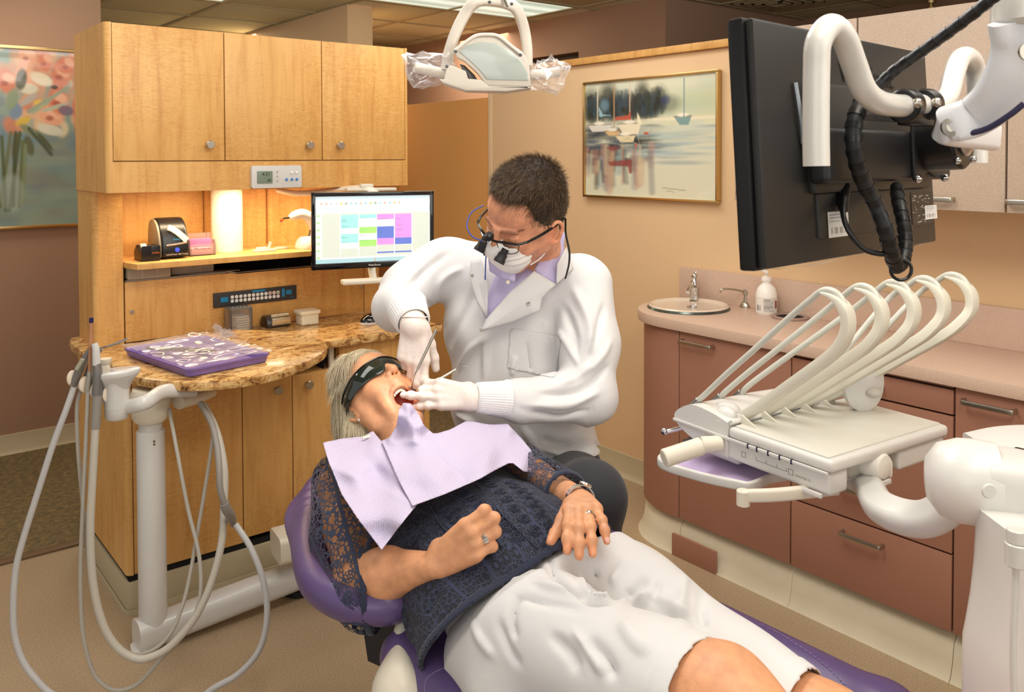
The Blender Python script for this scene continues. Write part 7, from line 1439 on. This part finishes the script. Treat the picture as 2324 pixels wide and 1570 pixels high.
hip, kne = D(1285, 1095, 2.38), D(1340, 1128, 2.06); s.cone(hip, kne, .07, .06, .03); s.cone(kne, kne+V(.05, .04, -.42), .055, .04, .02)
vs, F_ = s.mesh(relax=1); paint = np.ones((len(vs), 3))
for c_, r_, k_ in ((HD_(.05, -.04, .07), .035, .2), (HD_(0, -.03, .12), .02, .2), (HD_(.078, -.02, 0), .045, .35)): a_ = (blob(vs, c_, r_)*k_)[:, None]; paint = paint*(1-a_)+np.array([1.08, .70, .64])*a_
q = (vs-HD_(0, 0, 0))@AX.T/1.10
for sx_ in (-1, 1):
    d_ = np.abs(q[:, 1]-(.024-.10*np.abs(np.abs(q[:, 0])-.03))); w_ = (np.clip((.0052-d_)/.003, 0, 1)*(np.sign(q[:, 0]) == sx_)*(np.abs(q[:, 0]) > .012)*(np.abs(q[:, 0]) < .052)*(q[:, 2] > .06))[:, None]; paint = paint*(1-w_*.75)+np.array([.25, .18, .14])*w_*.75
meshobj('body', vs, F_, SKD, dr, paint=paint)
# hair ----------------------------------------------------------
s = SDF(.004); s.ell(HD_(0, .048, -.016), (.084, .092, .100), AX, .02); s.ell(HD_(0, .0, -.06), (.066, .06, .05), AX, .03); s.ell(HD_(0, .105, .02), (.055, .03, .06), AX, .03); s.cone(HD_(0, -.03, -.07), HD_(0, -.07, -.06), .05, .045, .02)
for q in (-1, 1): s.cone(HD_(q*.066, .02, .012), HD_(q*.068, -.008, .016), .016, .008, .012)
s.ell(HD_(0, .005, .105), (.066, .062, .052), AX, .006, -1)
for q in (-1, 1): s.ell(HD_(q*.080, -.040, .006), (.02, .032, .03), AX, .004, -1)
vs, F_ = s.mesh(relax=1); meshobj('hair', vs, F_, mat('hair_dark_base', (46, 34, 26), .7), dr); hn_ = vnormals(vs, F_); R9 = np.random.RandomState(4); q = (vs-HD_(0, 0, 0))@AX.T/1.1
w_ = np.ones(len(vs)); ii = R9.choice(len(vs), 16000); rt, rn = vs[ii], hn_[ii]; rel = q[ii]
fw = df*.85+dl*.25; fd_ = fw*np.clip(rel[:, 1:2]*14, 0, 1)+(-du*.9-df*.1)*np.clip(.7-rel[:, 1:2]*12, 0, 1); dirs = fd_-rn*(fd_*rn).sum(1)[:, None]*1.0+rn*.42; ln = np.where(rel[:, 1] > .06, .024, .014); ok = ((rt-EYE)@_f < 9)
hair_obj('hair_strands', rt-rn*.002, dirs, ln, 4, .00042, hair_mat('hair_brown', (34, 24, 16), (128, 104, 78), .35), dr, curl=.12, grav=tuple(-rn.mean(0)*0), seed=5, jitter=.16)
# shirt ---------------------------------------------------------
SHI = cloth_mat('lilac_shirt', (196, 186, 224), .75, 1200, .1); s = SDF(.004); s.cone(D(1222, 610, 2.335), D(1182, 665, 2.32), .066, .066, .03); s.cone(D(1165, 640, 2.30), D(1128, 700, 2.285), .052, .040, .03); vs, F_ = s.mesh(relax=2); sh_ = meshobj('shirt', vs, F_, SHI, dr)
def flap(name, pts, t, bulge, mm, par, th=.0016, side=-1):
    """small stiff cloth panel spanning measured corners at given distances"""
    P = [D(a, b, t+c) for a, b, c in pts]; c_ = np.mean(P, 0); n = len(P); Q_ = []; 
    for i in range(n):
        for k in range(5): Q_.append(P[i]+(P[(i+1) % n]-P[i])*k/5)
    Q_ = np.array(Q_); vs = [c_-pf*bulge]; L = 6; m_ = len(Q_)
    for l in range(1, L+1):
        f_ = l/L
        for p in Q_: vs.append(c_+(p-c_)*f_-pf*bulge*(1-f_**2))
    fs = [[0, 1+k, 1+(k+1) % m_] for k in range(m_)]; mb = MB(); mb.add(vs, fs)
    for l in range(1, L):
        a0, b0 = 1+(l-1)*m_, 1+l*m_
        mb.f += [[a0+k, b0+k, b0+(k+1) % m_, a0+(k+1) % m_] for k in range(m_)]; mb.mi += [0]*m_; mb.sm += [True]*m_
    o = obj(name, mb, mm, par); md = o.modifiers.new('s', 'SOLIDIFY'); md.thickness = th; return o
flap('collar', [(1213, 612, -.035), (1262, 512, .05), (1282, 530, .06), (1278, 580, .03), (1260, 643, -.03), (1230, 632, -.05)], 2.27, .012, SHI, sh_)
flap('collar', [(1108, 582, 0), (1128, 590, -.01), (1160, 605, -.01), (1170, 622, 0), (1168, 640, 0), (1140, 632, 0), (1112, 615, .01)], 2.20, .006, SHI, sh_)
m = MB(); lathe(m, [(0, 0), (.005, 0), (.005, .0016), (0, .0016)], D(1153, 640, 2.195), -pf, 16); obj('button', m, mat('button_pearl', (236, 226, 206), .3), sh_)
# lab coat ------------------------------------------------------
COAT = cloth_mat('white_lab_coat', (222, 221, 221), .75, 900, .12); s = SDF(.0042)
lat, fwd = pr_, -pf; BX = np.array([lat, up, fwd])
s.ell(D(1178, 740, 2.41), (.215, .20, .125), BX, .04); s.ell(D(1185, 900, 2.40), (.205, .20, .135), BX, .04); s.ell(D(1215, 1010, 2.40), (.175, .11, .13), BX, .04)
s.cone(D(1045, 608, 2.42), D(1295, 640, 2.35), .078, .076, .05); s.cone(D(1215, 610, 2.42), D(1215, 640, 2.40), .085, .11, .05)
s.cone(shl-lat*.012, D(1338, 775, 2.27), .078, .078, .03); s.cone(D(1338, 775, 2.27), ell_, .078, .068, .03); s.ell(D(1340, 900, 2.22), (.07, .065, .06), BX, .03)
s.cone(ell_, D(1180, 908, 2.125), .066, .052, .025); s.cone(D(1180, 908, 2.125), D(1120, 905, 2.095), .050, .040, .02)
s.cone(shr, D(925, 655, 2.38), .078, .070, .04); s.cone(D(925, 655, 2.38), D(898, 700, 2.30), .070, .062, .025); s.cone(D(898, 695, 2.30), D(922, 702, 2.21), .060, .052, .02)
s.cone(D(1250, 1030, 2.36), D(1325, 1035, 2.30), .072, .040, .04)
# open front over the shirt
s.ell(D(1150, 630, 2.235), (.040, .055, .055), BX, .012, -1); s.ell(D(1122, 680, 2.232), (.016, .040, .035), BX, .01, -1); s.ell(D(1195, 592, 2.27), (.058, .05, .06), BX, .02, -1); s.ell(HD_(0, -.06, .03), .09, None, .01, -1)
vs, F_ = s.mesh(relax=2)
C1 = [([(1130, 700), (1100, 780), (1090, 860)], .012, .006), ([(1080, 640), (1040, 720), (1010, 800)], .016, -.008), ([(1050, 600), (1010, 640), (985, 700)], .012, .006), ([(1020, 560), (960, 620), (940, 680)], .014, -.007), ([(960, 590), (920, 640), (905, 690)], .010, .007), ([(985, 700), (950, 670), (905, 650)], .009, -.008), ([(975, 720), (930, 700), (880, 700)], .008, .006), ([(965, 690), (985, 730), (980, 770)], .012, -.010),
      ([(1270, 690), (1300, 760), (1290, 850)], .014, -.010), ([(1290, 640), (1330, 720), (1350, 800)], .016, .006), ([(1380, 680), (1360, 760), (1330, 830)], .012, -.007), ([(1395, 760), (1340, 830), (1270, 870)], .012, .008), ([(1390, 820), (1320, 880), (1230, 890)], .010, -.008), ([(1370, 880), (1300, 920), (1200, 925)], .012, .006), ([(1350, 935), (1270, 950), (1180, 930)], .010, -.006), ([(1240, 740), (1275, 760), (1310, 830)], .009, .006), ([(1165, 800), (1155, 850)], .008, .004),
      ([(1200, 780), (1210, 840)], .010, -.004), ([(1120, 750), (1060, 800), (1030, 840)], .010, .006), ([(1230, 990), (1290, 1000), (1360, 985)], .012, -.009), ([(1220, 1010), (1290, 1030), (1365, 1015)], .010, .006), ([(1330, 960), (1360, 1000), (1368, 1020)], .010, .005), ([(1000, 860), (1000, 930), (985, 960)], .014, -.006), ([(960, 930), (1010, 960), (1080, 970)], .012, .006), ([(1180, 970), (1220, 1010), (1235, 1050)], .010, .006)]
vs = folds(vs, F_, C1, .8, 1.9); n_ = vnormals(vs, F_); rs_ = np.random.RandomState(8); wv_ = np.zeros(len(vs))
for k in range(12): kv = rs_.randn(3)*22; wv_ += np.sin(vs@kv+rs_.rand()*6)*.0009
vs = vs+n_*wv_[:, None]; Xp, Yp, Zp = proj(vs)
lowcut = (vs[:, 2] > .69-.012*np.sin(Xp*.05))
vs, F_, _ = cut(vs, F_, lowcut); ct_ = meshobj('lab_coat', vs, F_, COAT, dr); nC = vnormals(vs, F_)
def lay(name, poly, lift, mm, par, step=5, th=.0014):
    """cloth piece lying on the coat: outline traced on its surface"""
    poly = np.array(poly, float); Xp, Yp, Zp = proj(vs); fr = (nC*(EYE-vs)).sum(1) > 0; ins = np.zeros(len(vs), bool); n = len(poly)
    for i in range(n):
        a, b = poly[i], poly[(i+1) % n]
        if a[1] == b[1]: continue
        ins ^= ((Yp < a[1]) != (Yp < b[1])) & (Xp < (b[0]-a[0])*(Yp-a[1])/(b[1]-a[1])+a[0])
    zz = Zp[ins & fr]; 
    if not len(zz): return None
    k_ = ins & fr & (Zp < zz.min()+.16); v2, F2, _ = cut(vs+nC*lift, F_, k_); 
    if not len(F2): return None
    v2, F2, _ = trim(v2, F2, -np.ones(len(v2)), V(0, 0, 0))
    o = meshobj(name, v2, F2, mm, par); md = o.modifiers.new('s', 'SOLIDIFY'); md.thickness = th; return o
flap('lapel', [(1070, 590, .05), (1092, 588, .03), (1108, 640, .0), (1106, 722, .01), (1085, 690, .02), (1066, 630, .045)], 2.225, .006, COAT, ct_)
flap('lapel', [(1213, 615, .0), (1262, 645, -.01), (1230, 676, -.01), (1224, 706, -.01), (1165, 730, .0), (1092, 752, .0), (1104, 724, .0), (1160, 660, .0)], 2.215, .010, COAT, ct_)
flap('collar_stand', [(1264, 600, 0), (1285, 560, .04), (1300, 610, .04), (1262, 646, 0)], 2.23, .006, COAT, ct_)
lay('pocket', [(1158, 742), (1275, 762), (1262, 860), (1150, 838)], .0025, COAT, ct_)
for a, b, t_c in ((1199, 689, 2.195), (1072, 624, 2.26), (1093, 748, 2.215)): m = MB(); lathe(m, [(.0018, .0022), (.0035, .0026), (.0048, .0014), (.005, 0)], D(a, b, t_c), unit(-pf+up*.1), 18); obj('snap_button', m, STEEL, ct_)
# knitted cuffs
m = MB()
def cuff(a, b, r0, r1, name='cuff'):
    m = MB(); d_ = unit(b-a); L_ = np.linalg.norm(b-a); x_, y_, _z = frame_of(d_); NN = 84; vs_ = []
    for i in range(10):
        for k in range(NN): an_ = 2*PI*k/NN; r_ = r0+(r1-r0)*i/9+.0013*(k % 2)+(.003 if i == 0 else 0)-(.005 if i == 9 else 0); vs_.append(a+d_*L_*min(1, i/8.5)+(x_*math.cos(an_)+y_*math.sin(an_))*r_)
    m.add(vs_, [[i*NN+k, i*NN+(k+1) % NN, (i+1)*NN+(k+1) % NN, (i+1)*NN+k] for i in range(9) for k in range(NN)]); return obj(name, m, mat('knit_white', (236, 234, 232), .9), ct_)
cuff(D(1150, 905, 2.105), D(1078, 902, 2.075), .043, .034); cuff(D(921, 697, 2.215), D(938, 732, 2.15), .053, .043)
# trousers, shoes
TR_ = cloth_mat('charcoal_trousers', (44, 45, 50), .85, 900, .3); s = SDF(.005); s.cone(hip, kne, .100, .086, .03); s.cone(D(1150, 1070, 2.46), D(1270, 1070, 2.46), .12, .12, .05); s.cone(kne, kne+V(.05, .04, -.42), .078, .055, .03); h2, k2 = hip-lat*.16, D(1200, 1180, 2.2); s.cone(h2, k2, .09, .08, .03); s.cone(k2, k2+V(.05, .1, -.42), .075, .055, .03)
vs2, F2 = s.mesh(relax=2); meshobj('trousers', vs2, F2, TR_, dr)
for b_ in (kne+V(.05, .04, -.44), k2+V(.05, .1, -.44)): m = MB(); ball(m, V(b_[0]-.04, b_[1]-.05, .045), (.055, .12, .045), 16, 10); obj('shoe', m, BLACKM, dr)
# gloved hands --------------------------------------------------
GLV, gt, gb = nt('latex_glove'); gb.inputs['Base Color'].default_value = lin((236, 222, 212)); gb.inputs['Roughness'].default_value = .38; gb.inputs['Subsurface Weight'].default_value = .15; gb.inputs['Subsurface Radius'].default_value = (1, .5, .4); gb.inputs['Subsurface Scale'].default_value = .008
tc_ = N(gt, 'ShaderNodeTexCoord'); nn_ = N(gt, 'ShaderNodeTexNoise', Scale=60., Detail=4., Distortion=1.); gt.links.new(tc_.outputs['Object'], nn_.inputs['Vector']); bp_ = N(gt, 'ShaderNodeBump', Strength=.35, Distance=.003); gt.links.new(nn_.outputs['Fac'], bp_.inputs['Height']); gt.links.new(bp_.outputs[0], gb.inputs['Normal'])
s = SDF(.0019); w0 = D(940, 730, 2.14); dR_ = unit(D(938, 812, 2.125)-w0); nR_ = unit(cw(-.1, .12, 1.0)); thr_ = 1 if np.cross(nR_, dR_)@_r > 0 else -1
s.cone(D(930, 712, 2.175), w0+dR_*.012, .034, .034, .01)
hand(s, w0, dR_, nR_, thr_, 1.08, ((6, 16, 10), (10, 18, 10), (30, 55, 25), (45, 70, 30)), (-3, -1, 2, 6), thumb=unit(dR_*.9+_r*thr_*0+_r*.30-nR_*.45), fat=1.06, tcurl=(8, 8))
vs3, F3 = s.mesh(relax=1); meshobj('glove', vs3, F3, GLV, dr, label='latex glove on the raised hand gripping the mirror handle')
s = SDF(.0019); w1 = D(1078, 903, 2.075); dL_ = unit(D(975, 892, 2.06)-w1); nL_ = unit(cw(.05, .45, 1.0)); thl_ = 1 if np.cross(nL_, dL_)@up > 0 else -1
s.cone(w1-dL_*.035, w1+dL_*.012, .030, .032, .01, flat=(nL_, .8))
hand(s, w1, dL_, nL_, thl_, 1.0, ((50, 62, 30), (42, 56, 25), (10, 12, 8), (14, 16, 10)), (4, 1, 2, -4), thumb=unit(dL_*.8-nL_*.7+up*.1), fat=1.06)
vs3, F3 = s.mesh(relax=1); meshobj('glove', vs3, F3, GLV, dr, label='latex glove on the level hand resting at the mouth')
for c0, dd_, r_, nv in ((w0-dR_*.012, dR_, .0315, nR_), (w1-dL_*.012, dL_, .033, nL_)):
    x_ = unit(nv-dd_*(nv@dd_)); y_ = np.cross(dd_, x_); m = MB(); tube(m, [c0+x_*r_*.84*math.cos(a)+y_*r_*math.sin(a) for a in np.linspace(0, 2*PI, 25)[:-1]], .0018, 6, 2, True); obj('glove_bead', m, GLV, dr)
# held instruments
mt = thing('mouth_mirror', 'steel mouth mirror handle angled from the raised gloved hand into the mouth', 'dental mirror', D(990, 750, 2.10))
m = MB(); a_, b_ = D(990, 748, 2.085), D(948, 838, 2.075); rod(m, a_, b_, .0036, .0034, 14); tube(m, [b_, D(941, 852, 2.08), D(934, 880, 2.10)], .0017, 8, 4); obj('handle', m, STEEL, mt)
m = MB(); lathe(m, [(0, -.001), (.0115, -.001), (.012, 0), (.0115, .001), (0, .001)], D(935, 884, 2.10), cw(-.3, -.6, .7), 24); obj('mirror', m, CHROME, mt)
ex = thing('dental_explorer', 'fine hooked explorer held in the level gloved hand', 'dental instrument', D(1030, 850, 2.1))
m = MB(); rod(m, D(950, 888, 2.08), D(1035, 838, 2.12), .0034, .0034, 12); tube(m, [D(1030, 846, 2.1), D(1040, 837, 2.1), D(1048, 831, 2.1), D(1061, 831, 2.1)], .0009, 6, 4); tube(m, [D(956, 884, 2.08), D(944, 890, 2.09), D(934, 886, 2.10)], .0012, 6, 4); obj('handle', m, STEEL, ex)
# mask ------------------------------------------------------------
MSK = cloth_mat('mask_white', (240, 238, 234), .8, 1500, .1); s = SDF(.003)
s.ell(HD_(0, -.058, .066), (.066, .062, .058), AX, .02); s.ell(HD_(0, -.034, .110), (.027, .024, .024), AX, .03); s.ell(HD_(0, -.10, .074), (.034, .026, .026), AX, .03)
vs, F_ = s.mesh(relax=2); q = (vs-HD_(0, 0, 0))@AX.T/1.1; kp = (q[:, 2] > .048+.10*np.abs(q[:, 0])) & (q[:, 1] < -.012-.25*np.abs(q[:, 0])+.012*np.exp(-(q[:, 0]/.02)**2)) & (np.abs(q[:, 0]) < .060)
vs, F_, _ = cut(vs, F_, kp); q = (vs-HD_(0, 0, 0))@AX.T/1.1; n_ = vnormals(vs, F_)
for y0 in (-.045, -.062, -.080): vs = vs+n_*(.0022*np.exp(-((q[:, 1]-y0)/.0035)**2)-.0018*np.exp(-((q[:, 1]-y0+.006)/.003)**2))[:, None]
mk = meshobj('face_mask', vs, F_, MSK, dr); md = mk.modifiers.new('s', 'SOLIDIFY'); md.thickness = .0012
for y0, pts in ((0, [(.058, -.034, .056), (.070, -.028, .035), (.079, -.002, .004), (.080, .010, -.012)]), (1, [(.054, -.092, .056), (.068, -.078, .036), (.078, -.055, .01), (.080, -.038, -.006)])):
    for sx_ in (-1, 1): m = MB(); sweep(m, smooth_path([HD_(p[0]*sx_, p[1], p[2]) for p in pts], 6), rrect(.0012, .0045, .0004, 1), up=du); obj('ear_loop', m, MSK, mk)
# loupes ------------------------------------------------------------
lo_ = thing('magnifying_loupes', 'black framed magnifying loupes with headlight worn by the dentist', 'glasses', HD_(0, 0, .12)); FR = mat('frame_black', (16, 16, 18), .2, coat=.3)
def gp(l, u, f): return HD_(l, u, f)
m = MB(); tube(m, [gp(-.072, .006, .078), gp(-.060, .008, .100), gp(-.035, .010, .114), gp(-.012, .006, .120), gp(0, .008, .122), gp(.012, .006, .120), gp(.035, .010, .114), gp(.060, .008, .100), gp(.072, .006, .078)], .0033, 8, 5); obj('brow_frame', m, FR, lo_)
for sx_ in (-1, 1):
    m = MB(); sweep(m, smooth_path([gp(sx_*.072, .006, .080), gp(sx_*.080, .004, .04), gp(sx_*.084, .002, .0), gp(sx_*.080, -.004, -.03)], 6), rrect(.0028, .0085, .001, 2), up=du); obj('temple_arm', m, FR, lo_)
    m = MB(); tube(m, [gp(sx_*.013, .004, .118), gp(sx_*.016, -.018, .114), gp(sx_*.035, -.028, .108), gp(sx_*.056, -.020, .098), gp(sx_*.062, .002, .096)], .0012, 6, 5); obj('lens_rim', m, FR, lo_)
    m = MB(); P = [gp(sx_*.015, .004, .117), gp(sx_*.018, -.018, .113), gp(sx_*.036, -.026, .108), gp(sx_*.055, -.019, .099), gp(sx_*.060, .002, .097)]; m.add(P, [[0, 1, 2, 3, 4]]); obj('lens', m, mat('clear_lens', (235, 240, 240), .05, trans=.95, ior=1.05), lo_)
    m = MB(); a_ = gp(sx_*.031, -.016, .108); d_ = unit(df*.8-du*.62); lathe(m, [(0, 0), (.009, 0), (.0095, .012), (.012, .014), (.0125, .026), (.0145, .030), (.0145, .038), (.012, .038), (.011, .034), (0, .034)], a_, d_, 24); obj('scope', m, BLACKM, lo_)
m = MB(); a_ = gp(-.004, .014, .122); box(m, a_, (.018, .016, .018), AX.T, .003); box(m, gp(-.004, .020, .132), (.010, .012, .010), AX.T, .002); obj('light_bracket', m, BLACKM, lo_)
m = MB(); hl0 = gp(-.010, .004, .134); d_ = unit(df*.6-du*.8); lathe(m, [(0, 0), (.010, 0), (.0105, .02), (.0095, .024), (0, .022)], hl0, d_, 20); obj('headlight', m, BLACKM, lo_); m = MB(); lathe(m, [(0, 0), (.0085, 0), (0, .001)], hl0+d_*.0235, d_, 18); obj('headlight_lens', m, mat('lamp_orange', (255, 190, 90), .3, emit=(255, 170, 70), estr=3.5), lo_)
m = MB(); tube(m, [gp(-.01, .010, .140), gp(-.035, .014, .145), gp(-.065, .020, .13), gp(-.088, .020, .09), gp(-.088, .014, .05)], .0017, 8, 6); obj('light_cord', m, mat('cord_blue', (40, 70, 160), .4), lo_)
m = MB(); tube(m, [D(1103, 578, 2.19), D(1102, 600, 2.2), D(1101, 635, 2.205)], .0016, 8, 4); obj('cord_tail', m, mat('cord_blue', (40, 70, 160)), lo_); m = MB(); box(m, D(1102, 577, 2.18), (.010, .007, .006), None, .001); obj('cord_clip', m, BLACK, lo_)
m = MB(); sweep(m, smooth_path([gp(.084, .0, -.02), gp(.080, -.008, -.045), D(1284, 530, 2.19), D(1292, 570, 2.17), D(1291, 600, 2.16), D(1283, 632, 2.15)], 6), rrect(.004, .013, .0015, 2), up=-pf, scale=lambda s: .8+.35*math.sin(PI*s)); obj('retainer_strap', m, mat('strap_black', (28, 28, 30), .8), lo_)
# stool
so = thing('operator_stool', 'black operator stool mostly hidden under the dentist', 'stool', V(hip[0], hip[1], 0))
m = MB(); lathe(m, [(0, .52), (.13, .52), (.15, .53), (.15, .56), (.13, .575), (0, .58)], V(hip[0], hip[1]+.02, 0)); obj('seat', m, BLACKM, so); m = MB(); rod(m, (hip[0], hip[1], .06), (hip[0], hip[1], .52), .025, .025); obj('post', m, CHROME, so)
for k in range(5): a = 2*PI*k/5; m = MB(); rod(m, (hip[0], hip[1], .08), (hip[0]+.26*math.cos(a), hip[1]+.26*math.sin(a), .05), .02, .014); ball(m, (hip[0]+.26*math.cos(a), hip[1]+.26*math.sin(a), .027), .026); obj('leg', m, BLACKM, so)
# ================================================================ lettering becomes ordinary mesh
dg = bpy.context.evaluated_depsgraph_get()
for o in [q for q in bpy.data.objects if q.type == 'FONT']:
    me = bpy.data.meshes.new_from_object(o.evaluated_get(dg)); nm = o.name.split('.')[0]; c = bpy.data.objects.new(nm, me); C.objects.link(c)
    c.parent = o.parent; c.matrix_local = o.matrix_local.copy()
    for k in o.keys():
        if k in ('label', 'category', 'group', 'kind'): c[k] = o[k]
    c['kind'] = 'stuff' if len(o.data.body) > 3 else 'thing'; bpy.data.objects.remove(o)
